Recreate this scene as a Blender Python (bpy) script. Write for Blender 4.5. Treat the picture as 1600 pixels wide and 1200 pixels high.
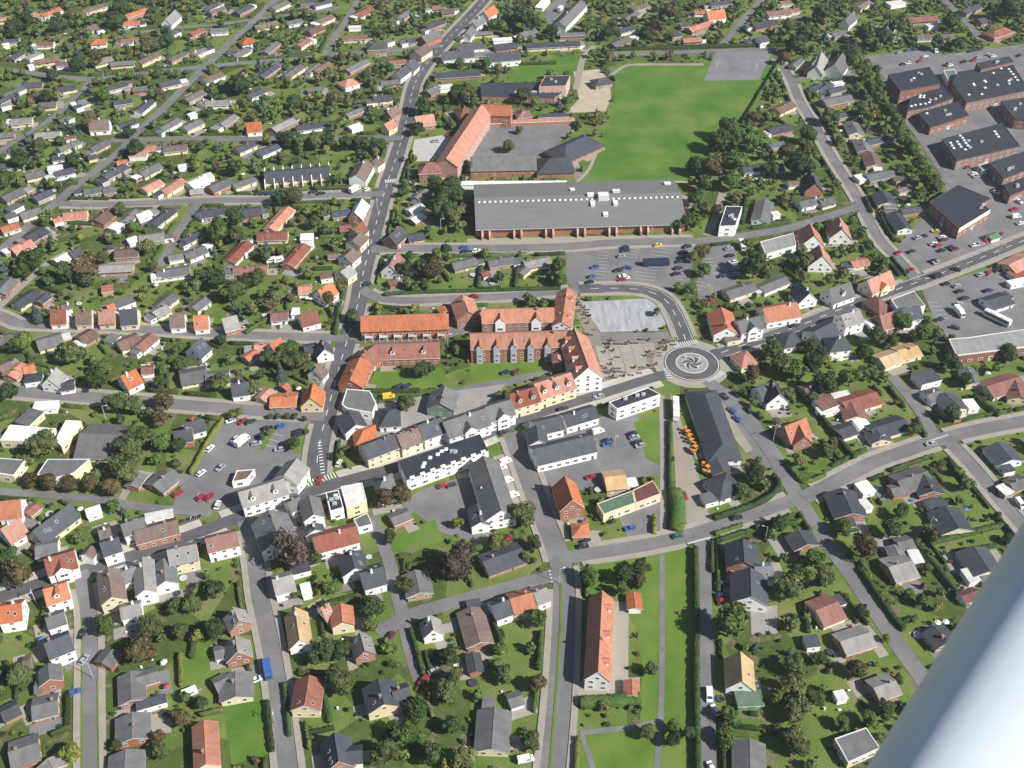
import bpy, math, random
import numpy as np

# ------------------------------------------------------------------ camera, sky, sun, exposure
for o_ in list(bpy.data.objects): bpy.data.objects.remove(o_)
scene = bpy.context.scene
col = scene.collection
CAM_H, PITCH, FPX = 300.0, math.radians(40), 1757.0
cam_d = bpy.data.cameras.new('camera'); cam = bpy.data.objects.new('camera', cam_d); col.objects.link(cam)
cam.location = (0, 0, CAM_H); cam.rotation_euler = (math.radians(90) - PITCH, 0, 0)
cam_d.sensor_width = 36; cam_d.lens = 36 * FPX / 1600; cam_d.clip_start = 0.05; cam_d.clip_end = 20000
scene.camera = cam
cam_d.dof.use_dof = True; cam_d.dof.focus_distance = 470; cam_d.dof.aperture_fstop = 14
SUN_EL, SUN_AZ = math.radians(40), math.radians(119)      # azimuth clockwise from +Y
world = bpy.data.worlds.new('World'); scene.world = world; world.use_nodes = True
wn = world.node_tree; sky = wn.nodes.new('ShaderNodeTexSky'); sky.sky_type = 'NISHITA'; sky.sun_disc = False
sky.sun_elevation = SUN_EL; sky.sun_rotation = SUN_AZ; sky.altitude = 300
wn.links.new(sky.outputs[0], wn.nodes['Background'].inputs[0]); wn.nodes['Background'].inputs[1].default_value = 0.06
sun_d = bpy.data.lights.new('sun', 'SUN'); sun_d.energy = 5.0; sun_d.angle = math.radians(0.53); sun_d.color = (1, 0.97, 0.92)
sun = bpy.data.objects.new('sun', sun_d); col.objects.link(sun)
sd = (math.sin(SUN_AZ) * math.cos(SUN_EL), math.cos(SUN_AZ) * math.cos(SUN_EL), math.sin(SUN_EL))
from mathutils import Vector
sun.rotation_euler = Vector(sd).to_track_quat('Z', 'Y').to_euler(); sun.location = (200, -100, 400)
vs = scene.view_settings; vs.view_transform = 'Standard'; vs.look = 'None'; vs.gamma = 1; vs.exposure = 0.54; vs.use_curve_mapping = False
scene.cycles.max_bounces = 5; scene.cycles.diffuse_bounces = 2; scene.cycles.glossy_bounces = 2
scene.cycles.transparent_max_bounces = 4; scene.cycles.volume_bounces = 0; scene.cycles.caustics_reflective = False; scene.cycles.caustics_refractive = False

# ------------------------------------------------------------------ survey of the town (metres; camera stands over the origin)
ROADS = [('main_road', 8.0, 1, 1, [(-11.5, 805.9), (-21.4, 768.6), (-42.6, 705.6), (-52.5, 674.0), (-59.2, 640.9), (-60.7, 592.2), (-62.9, 554.4), (-65.9, 519.7), (-68.2, 476.0), (-70.0, 436.9), (-69.9, 414.0), (-71.7, 387.9), (-73.3, 361.7), (-74.5, 339.5), (-75.1, 318.8), (-73.9, 301.9)]),
    ('high_street', 5.6, 1, 0, [(-180.5, 241.2), (-173.3, 245.0), (-162.1, 250.8), (-150.6, 256.2), (-138.6, 260.9), (-126.6, 266.8), (-110.4, 275.6), (-97.9, 282.8), (-80.6, 291.9), (-67.2, 298.6), (-55.7, 303.3), (-42.7, 308.2), (-27.3, 316.7), (-10.6, 326.2), (5.1, 336.0), (20.8, 343.8), (36.8, 351.0), (53.2, 358.8), (65.8, 364.2)]),
    ('east_road', 7.2, 1, 1, [(86.2, 376.3), (99.7, 383.4), (111.8, 389.3), (130.6, 399.5), (150.3, 411.0), (183.9, 428.6), (212.5, 444.4), (250.6, 466.7), (283.1, 486.2)]),
    ('square_road', 7.2, 1, 1, [(75.9, 383.4), (74.4, 397.1), (72.1, 410.0), (69.0, 418.4), (61.9, 424.0), (51.7, 426.0), (31.0, 425.5)]),
    ('station_road', 5.9, 0, 0, [(81.3, 359.6), (87.8, 349.4), (93.5, 335.6), (100.3, 316.3), (105.1, 295.9), (110.3, 275.3), (116.0, 258.0), (122.4, 236.4), (126.5, 222.4), (130.8, 209.8), (136.1, 194.2)]),
    ('cross_road', 5.8, 1, 0, [(17.9, 262.6), (27.0, 264.4), (36.1, 266.2), (50.0, 269.2), (64.1, 273.5), (78.8, 279.7), (96.4, 287.3), (107.3, 292.6)]),
    ('south_road', 7.7, 1, 0, [(0.0, 327.7), (5.4, 306.4), (9.9, 288.0), (15.0, 269.2), (17.7, 254.5), (17.3, 238.0), (15.7, 215.1), (13.9, 196.4), (12.1, 181.3), (10.2, 167.2)]),
    ('side_street', 5.4, 0, 0, [(15.9, 255.4), (-4.4, 248.3), (-21.5, 242.3), (-34.1, 237.4), (-39.2, 234.0), (-44.6, 230.6)]),
    ('narrow_lane', 4.5, 0, 0, [(-51.2, 282.2), (-43.8, 263.8), (-40.4, 251.7), (-37.0, 239.3), (-33.3, 225.0), (-29.3, 212.2)]),
    ('west_street', 5.9, 1, 0, [(-96.8, 280.9), (-90.3, 263.2), (-85.5, 246.1), (-81.3, 234.0), (-76.3, 218.7), (-71.8, 203.2), (-67.1, 185.5), (-63.4, 171.1)]),
    ('garden_street', 5.4, 1, 0, [(-149.4, 256.5), (-144.6, 246.1), (-141.1, 238.0), (-135.0, 217.5), (-129.6, 198.7), (-121.5, 171.1)]),
    ('yard_street', 5.4, 1, 0, [(-239.0, 408.6), (-229.0, 404.7), (-221.8, 400.4), (-213.9, 398.1), (-175.0, 395.7), (-134.7, 392.0), (-103.5, 389.7), (-71.2, 388.4)]),
    ('parking_street', 6.3, 1, 0, [(-219.7, 355.5), (-205.5, 352.6), (-167.4, 348.2), (-135.1, 344.2), (-108.5, 341.0), (-75.0, 337.5)]),
    ('curved_road', 5.4, 0, 0, [(-332.3, 666.4), (-319.3, 663.6), (-298.0, 657.1), (-279.4, 650.7), (-257.3, 648.0), (-236.8, 653.5), (-192.0, 665.5), (-145.6, 675.9), (-114.2, 683.6), (-65.9, 692.5), (-45.6, 698.5)]),
    ('diagonal_road', 5.4, 0, 0, [(-159.1, 805.9), (-165.7, 775.6), (-175.6, 730.7), (-184.2, 697.5), (-191.3, 666.4), (-197.9, 638.2), (-205.3, 604.3), (-212.9, 575.9), (-216.5, 554.4), (-228.7, 519.7), (-238.7, 488.0), (-248.5, 452.0)]),
    ('diagonal_lane', 4.5, 0, 0, [(-256.6, 648.0), (-261.3, 616.7), (-264.5, 600.2), (-269.8, 584.4), (-276.1, 570.6), (-283.9, 552.2)]),
    ('cross_street', 5.4, 0, 0, [(-225.0, 569.8), (-172.1, 570.6), (-125.6, 571.3), (-61.8, 572.1)]),
    ('middle_street', 5.4, 1, 0, [(-235.2, 501.6), (-205.3, 500.4), (-158.2, 504.2), (-131.9, 504.8), (-106.1, 508.6), (-66.5, 511.2)]),
    ('closed_street', 4.5, 0, 0, [(-160.6, 502.9), (-165.0, 476.0), (-166.0, 455.9), (-167.3, 443.3)]),
    ('upper_lane', 4.5, 0, 0, [(-251.8, 719.0), (-205.4, 729.6), (-179.6, 738.3), (-148.4, 749.3), (-119.2, 760.6)]),
    ('top_lane', 4.5, 0, 0, [(-118.8, 681.7), (-117.1, 707.6), (-112.1, 737.2), (-107.2, 781.5), (-104.4, 812.1)]),
    ('hall_street', 6.3, 1, 0, [(-68.1, 458.7), (-49.6, 459.3), (-12.4, 459.3), (24.9, 461.0), (50.0, 464.4), (89.2, 466.1)]),
    ('chalet_road', 5.4, 0, 0, [(89.2, 466.1), (100.4, 467.8), (120.0, 472.5), (140.2, 479.0), (178.4, 499.1)]),
    ('arcade_street', 5.4, 1, 0, [(-69.1, 425.5), (-62.9, 419.4), (-52.4, 416.4), (-35.0, 416.9), (-17.5, 418.4), (0.0, 419.9), (31.0, 425.0)]),
    ('terrace_street', 5.4, 0, 0, [(-70.5, 389.7), (-50.2, 387.4), (-28.0, 391.6), (-15.6, 399.5)]),
    ('villa_road', 5.4, 1, 0, [(168.2, 677.8), (170.5, 647.1), (170.4, 616.7), (173.2, 584.4), (174.3, 554.4), (178.6, 506.7), (179.7, 469.0), (184.3, 450.4), (188.6, 432.7)]),
    ('short_lane', 4.0, 0, 0, [(170.5, 645.3), (189.2, 652.6), (212.9, 652.6)]),
    ('service_lane', 6.3, 0, 0, [(229.3, 647.1), (226.9, 604.3), (230.1, 572.9), (230.6, 547.2), (233.4, 513.2)]),
    ('north_lane', 5.4, 0, 0, [(300.6, 805.9), (302.4, 775.6), (305.7, 741.6), (306.5, 703.5)]),
    ('field_lane', 4.5, 0, 0, [(190.0, 805.9), (174.7, 775.6), (150.4, 728.5), (135.7, 697.5)]),
    ('ring_road', 6.3, 1, 0, [(108.1, 291.9), (117.3, 297.5), (137.1, 309.9), (151.1, 316.3), (165.2, 322.5), (184.9, 329.2), (204.3, 334.1), (232.8, 341.4)]),
    ('ring_road_spur', 5.9, 1, 0, [(171.0, 321.7), (175.8, 308.2), (181.2, 288.0), (188.6, 263.2)]),
    ('bungalow_close', 5.0, 0, 0, [(158.8, 362.5), (162.5, 349.4), (165.2, 335.6), (166.2, 323.2)]),
    ('park_street', 5.9, 0, 0, [(68.0, 273.5), (65.8, 254.5), (63.8, 238.0), (61.6, 217.5), (59.6, 200.9), (56.6, 175.1)]),
    ('back_lane', 3.6, 0, 0, [(-198.3, 296.2), (-190.8, 295.2), (-171.1, 293.2), (-151.3, 290.6), (-136.3, 287.3), (-109.7, 283.8)])]
PATHS = [('field_edge_path', 2, 'paving', [(30.9, 519.1), (53.9, 520.4), (89.9, 523.7), (95.7, 521.1)]),
    ('field_edge_path', 1.8, 'paving', [(33.0, 521.1), (42.0, 538.8), (48.6, 567.6)]),
    ('garden_path', 2.4, 'concrete', [(61.4, 350.2), (58.7, 318.8), (54.1, 273.8)]),
    ('park_path', 1.8, 'asphalt', [(52.7, 264.4), (50.0, 238.0), (47.4, 212.6), (45.4, 197.5), (44.1, 189.8), (41.9, 175.1)]),
    ('park_path', 1.7, 'asphalt', [(45.4, 197.5), (39.0, 195.5), (31.1, 194.2), (20.6, 193.1)]),
    ('park_path', 1.7, 'asphalt', [(20.9, 192.4), (22.9, 185.5), (24.4, 178.2)]),
    ('concrete_path', 3.4, 'concrete', [(-220.8, 447.7), (-226.1, 430.7), (-232.9, 407.6)]),
    ('field_path', 5, 'asphalt', [(64.4, 683.6), (98.2, 686.6), (135.6, 690.5), (172.9, 692.5)]),
    ('gravel_path', 3, 'gravel', [(61.2, 653.5), (70.1, 666.4), (80.3, 669.2), (120.5, 669.2)]),
    ('gravel_path', 4, 'gravel', [(110.2, 514.5), (102.6, 488.0), (95.8, 471.3)]),
    ('gravel_path', 4, 'gravel', [(53.0, 697.5), (45.5, 679.8), (42.2, 660.8), (38.6, 633.8)]),
    ('driveway', 3, 'gravel', [(-144.2, 290.6), (-143.8, 297.9), (-143.4, 301.9)])]
AREAS = [('planted_strip', 'lawn', [(-98.4, 318.1), (-96.3, 317.4), (-93.2, 330.7), (-95.1, 331.4)]),
    ('planted_strip', 'lawn', [(-86.5, 318.1), (-81.6, 315.2), (-79.9, 332.2), (-82.2, 332.2), (-83.0, 321.7)]),
    ('sports_field', 'field', [(64.9, 666.4), (120.6, 670.2), (169.7, 683.6), (138.4, 601.9), (112.5, 554.4), (95.8, 521.7), (34.7, 521.1), (43.2, 541.5), (49.3, 567.6), (55.2, 592.2), (60.6, 616.7)]),
    ('ball_court', 'court', [(130.5, 689.5), (167.6, 690.5), (151.3, 647.1), (117.5, 646.2)]),
    ('school_lawn', 'field', [(1.6, 667.4), (45.4, 686.6), (42.4, 665.5), (37.5, 653.5), (20.5, 650.7), (14.8, 643.5), (-1.2, 644.4)]),
    ('school_yard', 'asphalt', [(-15.7, 585.9), (35.3, 590.6), (31.8, 576.7), (21.9, 560.2), (14.7, 548.6), (-20.9, 547.2), (-22.8, 554.4)]),
    ('sand_play_area', 'sand', [(38.1, 659.0), (54.2, 662.7), (59.5, 646.2), (59.1, 623.5), (54.5, 605.1), (40.3, 603.5), (31.3, 603.5), (39.9, 620.9)]),
    ('school_forecourt', 'paleslab', [(-54.5, 570.6), (-36.1, 576.7), (-31.6, 572.1), (-41.0, 545.8), (-52.2, 545.8), (-55.0, 557.3)]),
    ('market_car_park', 'asphalt', [(223.6, 680.7), (269.6, 692.5), (275.3, 683.6), (332.1, 700.5), (368.9, 709.7), (346.6, 651.6), (272.4, 640.9), (229.7, 644.4)]),
    ('market_yard', 'asphalt', [(230.7, 648.0), (347.3, 653.5), (281.0, 480.7), (187.7, 429.6), (187.4, 462.1), (226.8, 513.2), (230.1, 572.9), (229.5, 608.4)]),
    ('dealer_car_park', 'asphalt', [(189.0, 425.5), (216.7, 438.5), (276.5, 469.0), (247.2, 392.5), (190.2, 387.9), (188.1, 401.9)]),
    ('station_yard', 'gravel', [(65.1, 352.6), (67.2, 336.8), (69.2, 318.8), (71.5, 294.5), (71.6, 284.7), (72.5, 280.9), (63.6, 276.5), (61.9, 288.0), (61.3, 297.9), (63.1, 322.5)]),
    ('station_forecourt', 'asphalt', [(82.9, 357.5), (89.8, 354.2), (97.6, 337.5), (108.8, 300.6), (101.9, 301.9), (90.7, 316.7), (82.8, 341.4)]),
    ('station_pavement', 'gravel', [(81.2, 352.6), (84.0, 350.2), (93.4, 318.1), (90.6, 315.9), (80.7, 341.4)]),
    ('hotel_yard', 'asphalt', [(-34.6, 295.9), (-13.4, 305.4), (-8.5, 288.0), (-11.8, 269.8), (-25.2, 274.7), (-35.6, 284.7), (-44.3, 282.8)]),
    ('courtyard', 'asphalt', [(0.0, 322.5), (47.8, 341.4), (57.6, 322.5), (56.0, 304.7), (19.0, 293.9), (12.0, 300.6)]),
    ('town_car_park', 'asphalt', [(-114.9, 336.8), (-80.4, 335.2), (-80.4, 304.0), (-96.8, 284.7), (-124.9, 286.7), (-121.9, 316.7)]),
    ('hall_car_park', 'asphalt', [(26.8, 462.1), (89.9, 464.4), (82.8, 431.7), (73.8, 425.5), (59.1, 426.5), (30.9, 424.0), (25.0, 431.7)]),
    ('hall_car_park_annex', 'asphalt', [(94.3, 459.8), (108.0, 464.4), (107.7, 442.3), (102.2, 425.5), (84.9, 415.5), (85.8, 431.7)]),
    ('hall_forecourt', 'paving', [(-22.0, 468.4), (88.4, 472.5), (87.8, 467.3), (28.1, 463.8), (-21.8, 463.2)]),
    ('hall_side_court', 'gravel', [(87.1, 510.6), (94.7, 508.0), (87.4, 484.9), (79.3, 481.9)]),
    ('white_gravel_square', 'whitegravel', [(31.4, 415.5), (64.3, 418.4), (69.1, 400.4), (64.2, 393.9), (38.8, 392.9)]),
    ('market_square', 'tiles', [(29.4, 423.5), (32.6, 415.5), (38.2, 392.5), (69.1, 392.5), (69.9, 384.3), (64.1, 376.3), (59.9, 366.8), (38.5, 357.5), (34.5, 381.1), (27.8, 411.5)]),
    ('square_lane', 'asphalt', [(38.7, 391.6), (69.1, 392.9), (69.2, 388.4), (38.4, 386.1)]),
    ('estate_lane', 'asphalt', [(-26.4, 354.2), (0.0, 361.7), (16.2, 369.3), (17.5, 365.9), (0.0, 356.7), (-26.2, 348.6)]),
    ('apartment_lawn', 'lawn', [(-17.6, 371.0), (19.1, 374.5), (16.7, 366.8), (0.0, 362.5), (-16.5, 358.4)]),
    ('crescent_lawn', 'lawn', [(-57.6, 365.9), (-29.7, 368.5), (-26.6, 357.5), (-42.2, 352.6), (-59.5, 355.1)]),
    ('shop_yard', 'concrete', [(-67.2, 341.4), (-26.3, 352.6), (-2.7, 357.5), (-10.3, 341.4), (-50.1, 322.5), (-60.9, 329.9)]),
    ('park_lawn', 'lawn', [(24.2, 262.0), (51.9, 265.6), (64.3, 267.4), (53.6, 175.1), (18.6, 175.1), (20.1, 192.0), (39.1, 196.4), (42.6, 227.5), (34.9, 248.9)]),
    ('hotel_lawn', 'field', [(-45.6, 271.6), (-27.9, 280.9), (-24.6, 270.4), (-42.8, 264.4)]),
    ('shop_lawn', 'lawn', [(48.5, 333.7), (60.4, 339.9), (57.1, 308.2), (51.7, 313.1)]),
    ('house_terrace', 'paving', [(20.2, 211.7), (40.5, 213.1), (39.4, 204.2), (20.3, 204.2)]),
    ('house_terrace', 'paving', [(34.1, 243.4), (39.3, 243.4), (36.8, 212.6), (31.3, 212.2)]),
    ('concrete_pad', 'concrete', [(79.9, 240.6), (89.1, 241.7), (87.2, 230.1), (78.5, 229.6)]),
    ('stepped_terrace', 'paving', [(-7.4, 313.8), (-0.5, 316.7), (6.2, 291.2), (0.9, 284.7), (-2.9, 294.5)]),
    ('front_lawn', 'field', [(-89.3, 203.2), (-77.1, 204.2), (-71.1, 186.4), (-82.9, 182.1)]),
    ('back_lawn', 'lawn', [(-106.3, 222.4), (-97.7, 225.0), (-92.1, 212.6), (-103.4, 209.8)]),
    ('apartment_forecourt', 'paving', [(-69.1, 394.8), (-28.3, 398.1), (-16.5, 401.9), (-18.3, 392.5), (-44.4, 385.2), (-67.9, 386.1)]),
    ('row_house_lane', 'asphalt', [(21.8, 748.2), (31.5, 780.4), (41.7, 787.5), (31.0, 735.0), (24.8, 730.7)]),
    ('workshop_yard', 'asphalt', [(37.6, 288.0), (54.7, 293.9), (53.3, 275.3), (41.1, 272.2)])]
# x, y, heading, ridge length, width, form, roof, wall, extras
HOUSES = [(-323.6, 742.8, 0.00, 10.8, 6.0, 'L', 'o', 'y', 0),
    (-313.1, 746.8, 1.01, 15.8, 6.9, 'L', 'o', 'w', 0),
    (-340.8, 735.7, 0.27, 8.1, 6.9, 'L', 'o', 'y', 0),
    (-285.9, 754.1, 0.80, 17.4, 6.9, 'L', 'b', 'y', 0),
    (-255.3, 745.7, 0.87, 17.5, 6.9, 'L', 'o', 'r', 0),
    (-254.1, 729.2, 0.19, 11.6, 6.9, 'L', 'o', 'w', 0),
    (-227.7, 732.2, 1.39, 16.6, 7.9, 'S', 'l', 'w', 0),
    (-206.9, 713.9, 0.92, 11.8, 6.9, 'L', 'r', 'r', 0),
    (-302.0, 717.5, 0.20, 10.5, 6.9, 'L', 'd', 'y', 0),
    (-279.6, 718.2, 1.07, 14.4, 7.7, 'L', 'b', 'y', 0),
    (-271.0, 718.8, 0.65, 7.0, 4.0, 'F', 'g', 'w', 0),
    (-266.5, 697.0, 0.20, 10.3, 8.0, 'P', 'o', 'w', 0),
    (-249.1, 700.5, 0.13, 8.1, 6.9, 'L', 'r', 'w', 0),
    (-240.8, 703.4, 0.26, 8.1, 6.0, 'L', 'r', 'r', 0),
    (-226.7, 707.1, 0.96, 15.1, 6.9, 'L', 'd', 'w', 0),
    (-323.8, 700.0, 0.20, 10.3, 6.9, 'L', 'd', 'y', 0),
    (-325.8, 694.2, 0.44, 4.7, 4.0, 'F', 'w', 'w', 0),
    (-300.1, 695.4, 0.10, 10.4, 6.9, 'L', 'r', 'w', 0),
    (-312.7, 676.6, 1.18, 10.4, 6.0, 'L', 'd', 'b', 0),
    (-301.6, 676.5, 1.03, 11.2, 5.0, 'F', 'l', 'w', 0),
    (-291.6, 670.1, 0.38, 15.3, 7.7, 'L', 'b', 'y', 0),
    (-278.7, 665.7, 0.34, 11.4, 6.9, 'L', 'b', 'w', 0),
    (-298.9, 662.3, 0.51, 3.8, 4.0, 'F', 'w', 'w', 0),
    (-256.4, 669.2, 0.66, 12.5, 7.7, 'L', 'l', 'y', 0),
    (-242.9, 666.2, 0.19, 14.7, 6.9, 'L', 'g', 'y', 0),
    (-228.5, 672.4, 0.99, 16.0, 6.9, 'L', 'b', 'y', 0),
    (-212.0, 674.3, 0.97, 11.7, 6.9, 'L', 'b', 'b', 0),
    (-199.0, 683.0, 0.88, 10.1, 6.9, 'L', 'g', 'w', 0),
    (-288.8, 635.7, 0.16, 11.1, 6.9, 'L', 'd', 'b', 0),
    (-297.3, 625.6, 0.98, 14.5, 6.0, 'L', 'g', 'w', 0),
    (-297.8, 617.1, 1.02, 13.9, 6.0, 'L', 'd', 'r', 0),
    (-296.0, 607.8, 0.60, 5.9, 4.0, 'F', 'l', 'w', 0),
    (-267.5, 630.4, 0.46, 11.9, 6.9, 'L', 'd', 'y', 0),
    (-271.4, 608.8, 0.17, 10.1, 7.7, 'L', 'g', 'y', 0),
    (-279.8, 588.2, 0.20, 11.9, 7.7, 'L', 'l', 'y', 0),
    (-282.8, 571.5, 0.26, 8.8, 6.9, 'L', 'g', 'b', 0),
    (-259.6, 571.6, 0.11, 13.9, 7.7, 'L', 'l', 'y', 0),
    (-245.8, 567.7, 0.28, 5.5, 4.0, 'F', 'r', 'w', 0),
    (-244.2, 558.5, 0.90, 13.1, 6.9, 'L', 'g', 'y', 0),
    (-269.8, 554.1, 0.40, 11.3, 6.9, 'L', 'd', 'b', 0),
    (-227.6, 558.5, 1.02, 12.0, 6.9, 'L', 'g', 'b', 0),
    (-237.5, 633.0, 0.59, 12.6, 6.9, 'L', 'd', 'y', 0),
    (-222.9, 630.0, 0.30, 8.9, 6.9, 'L', 'g', 'r', 0),
    (-206.9, 637.2, 0.52, 12.5, 8.6, 'L', 'd', 'y', 0),
    (-249.0, 614.2, 0.52, 13.4, 6.9, 'L', 'g', 'y', 0),
    (-252.9, 606.2, 0.75, 4.8, 5.0, 'F', 'd', 'w', 0),
    (-228.6, 612.5, 0.31, 10.9, 6.9, 'L', 'd', 'b', 0),
    (-214.4, 606.7, 1.28, 15.5, 6.9, 'L', 'd', 'w', 0),
    (-188.5, 619.8, 0.98, 14.4, 7.7, 'L', 'b', 'b', 0),
    (-181.5, 611.7, 0.97, 6.1, 6.9, 'L', 'g', 'w', 0),
    (-232.4, 579.6, 0.14, 11.2, 8.8, 'S', 'b', 'w', 0),
    (-254.7, 590.1, 1.01, 7.5, 5.0, 'F', 'g', 'w', 0),
    (-218.6, 584.2, 0.77, 11.3, 6.9, 'L', 'd', 'w', 0),
    (-194.4, 583.5, 1.05, 14.4, 6.9, 'L', 'g', 'w', 0),
    (-181.3, 583.1, 0.86, 12.4, 7.7, 'L', 'g', 'y', 0),
    (-184.4, 596.4, 0.71, 4.9, 4.0, 'F', 'w', 'w', 0),
    (-201.5, 555.2, 0.11, 13.0, 7.7, 'L', 'o', 'b', 0),
    (-184.8, 556.0, 0.23, 13.0, 7.7, 'L', 'b', 'y', 0),
    (-206.1, 757.0, 1.06, 10.5, 6.9, 'L', 'd', 'w', 0),
    (-201.2, 750.2, 0.81, 12.5, 6.9, 'L', 'b', 'r', 0),
    (-183.2, 752.1, 1.04, 15.7, 7.7, 'L', 'd', 'r', 0),
    (-159.9, 759.4, 0.97, 15.2, 7.7, 'L', 'g', 'y', 0),
    (-141.5, 765.4, 0.22, 10.5, 6.0, 'L', 'd', 'r', 0),
    (-131.0, 763.1, 0.58, 12.6, 6.0, 'L', 'd', 'w', 0),
    (-192.8, 717.1, 0.18, 11.6, 7.7, 'L', 'g', 'w', 0),
    (-163.5, 725.6, 0.58, 15.6, 7.7, 'L', 'b', 'y', 0),
    (-145.2, 730.9, 0.52, 10.9, 6.9, 'L', 'g', 'w', 0),
    (-130.2, 718.2, 0.93, 13.1, 7.7, 'L', 'b', 'r', 0),
    (-125.7, 735.4, 0.94, 13.6, 7.7, 'L', 'b', 'y', 0),
    (-170.6, 697.9, 0.51, 10.3, 9.0, 'P', 'o', 'w', 0),
    (-178.0, 683.4, 0.60, 7.0, 6.0, 'L', 'd', 'y', 0),
    (-172.3, 681.1, 1.05, 13.5, 6.9, 'L', 'g', 'y', 0),
    (-154.5, 689.0, 1.23, 16.8, 6.9, 'L', 'g', 'r', 0),
    (-134.7, 696.4, 1.09, 12.5, 6.9, 'L', 'r', 'y', 0),
    (-100.7, 747.1, 0.98, 16.2, 8.6, 'L', 'r', 'y', 0),
    (-104.2, 722.5, 0.13, 8.4, 4.0, 'F', 'w', 'w', 0),
    (-102.3, 705.7, 0.12, 16.5, 7.7, 'L', 'r', 'y', 0),
    (-86.6, 689.7, 0.15, 13.0, 10.0, 'P', 'd', 'r', 0),
    (-79.4, 699.2, 0.72, 6.1, 5.0, 'F', 'g', 'w', 0),
    (-69.0, 698.2, 0.34, 6.0, 6.0, 'F', 'g', 'w', 0),
    (-73.8, 741.3, 1.10, 14.9, 6.9, 'L', 'g', 'b', 0),
    (-182.7, 645.2, 0.85, 14.4, 7.7, 'L', 'b', 'w', 0),
    (-167.5, 645.0, 1.16, 13.7, 6.0, 'L', 'b', 'b', 0),
    (-149.8, 653.7, 1.15, 18.1, 6.9, 'L', 'd', 'r', 0),
    (-134.9, 653.7, 1.13, 18.2, 6.9, 'L', 'g', 'y', 0),
    (-123.0, 658.1, 1.18, 14.0, 5.2, 'L', 'g', 'w', 0),
    (-117.9, 659.2, 1.03, 15.2, 6.9, 'L', 'b', 'r', 0),
    (-96.8, 661.7, 0.93, 18.6, 7.7, 'L', 'g', 'r', 0),
    (-71.9, 667.2, 0.25, 11.3, 6.9, 'L', 'r', 'b', 0),
    (-67.5, 649.0, 1.13, 14.1, 7.0, 'S', 'd', 'w', 0),
    (-98.6, 636.7, 0.63, 10.6, 10.0, 'P', 'p', 'w', 0),
    (-74.2, 638.3, 0.32, 11.1, 6.9, 'L', 'g', 'r', 0),
    (-152.1, 623.5, 0.84, 11.5, 6.9, 'L', 'd', 'w', 0),
    (-117.9, 629.0, 0.19, 9.1, 6.0, 'L', 'g', 'b', 0),
    (-172.4, 611.3, 0.11, 14.8, 7.7, 'L', 'l', 'w', 0),
    (-76.6, 617.2, 0.30, 11.5, 7.7, 'L', 'd', 'y', 0),
    (-69.0, 595.8, 1.00, 9.6, 7.0, 'S', 'b', 'r', 0),
    (-69.4, 579.2, 0.94, 7.7, 7.0, 'S', 'o', 'y', 0),
    (-162.3, 588.2, 1.15, 13.8, 6.9, 'L', 'l', 'r', 0),
    (-145.0, 577.5, 0.18, 8.5, 7.9, 'S', 'o', 'w', 0),
    (-130.1, 583.2, 0.88, 16.2, 7.7, 'L', 'l', 'r', 0),
    (-113.3, 582.0, 0.30, 18.2, 7.7, 'L', 'd', 'w', 0),
    (-91.3, 598.9, 0.75, 11.9, 6.0, 'L', 'g', 'r', 0),
    (-88.7, 581.4, 0.66, 7.6, 5.0, 'F', 'w', 'w', 0),
    (-146.9, 557.4, 0.82, 12.0, 7.7, 'L', 'd', 'y', 0),
    (-133.4, 554.5, 0.77, 12.6, 7.7, 'L', 'd', 'w', 0),
    (-52.1, 755.8, 0.36, 6.4, 6.9, 'L', 'r', 'r', 0),
    (-44.4, 749.2, 0.38, 9.2, 7.7, 'L', 'b', 'b', 0),
    (-15.5, 742.6, 1.03, 13.0, 7.9, 'S', 'o', 'w', 0),
    (-52.2, 726.3, 0.80, 15.0, 8.6, 'L', 'd', 'r', 0),
    (-64.1, 700.6, 0.52, 8.2, 7.7, 'L', 'd', 'b', 0),
    (-53.3, 702.2, 0.79, 14.4, 9.0, 'M', 'g', 'r', 0),
    (-57.7, 679.5, 1.06, 13.4, 10.0, 'M', 'b', 'y', 0),
    (-62.6, 658.0, 1.23, 9.9, 8.8, 'S', 'd', 'y', 0),
    (-22.9, 726.3, 1.03, 12.6, 7.0, 'S', 'g', 'w', 0),
    (-27.9, 709.4, 1.22, 11.1, 7.0, 'S', 'g', 'w', 0),
    (-18.9, 712.7, 0.16, 12.7, 6.0, 'L', 'g', 'y', 0),
    (-32.1, 706.9, 0.83, 8.4, 5.2, 'L', 'd', 'y', 0),
    (21.2, 762.9, 1.23, 17.1, 6.0, 'F', 'w', 'w', 0),
    (39.2, 738.9, 1.17, 40.9, 10.0, 'M', 'g', 'w', 0),
    (10.1, 712.6, 0.69, 13.1, 8.6, 'L', 'g', 'r', 0),
    (39.3, 710.6, 0.12, 16.9, 6.0, 'L', 'g', 'r', 0),
    (-26.8, 687.0, 0.24, 16.6, 9.0, 'M', 'd', 'w', 0),
    (-34.1, 674.3, 0.24, 20.5, 11.0, 'M', 'd', 'w', 0),
    (-4.5, 692.1, 0.28, 14.5, 8.6, 'L', 'd', 'r', 0),
    (-5.6, 671.0, 0.18, 21.1, 11.0, 'M', 'd', 'w', 0),
    (-6.2, 702.3, 0.16, 12.6, 5.0, 'F', 'w', 'w', 0),
    (-17.4, 679.6, 0.08, 12.2, 6.9, 'L', 'g', 'y', 0),
    (26.3, 694.1, 0.12, 34.9, 8.6, 'L', 'd', 'y', 0),
    (-33.6, 649.7, 0.16, 28.4, 8.6, 'L', 'd', 'r', 0),
    (-47.8, 628.4, 0.93, 10.8, 7.7, 'L', 'g', 'r', 0),
    (-39.6, 632.5, 0.21, 8.6, 6.0, 'F', 'w', 'w', 0),
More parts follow.
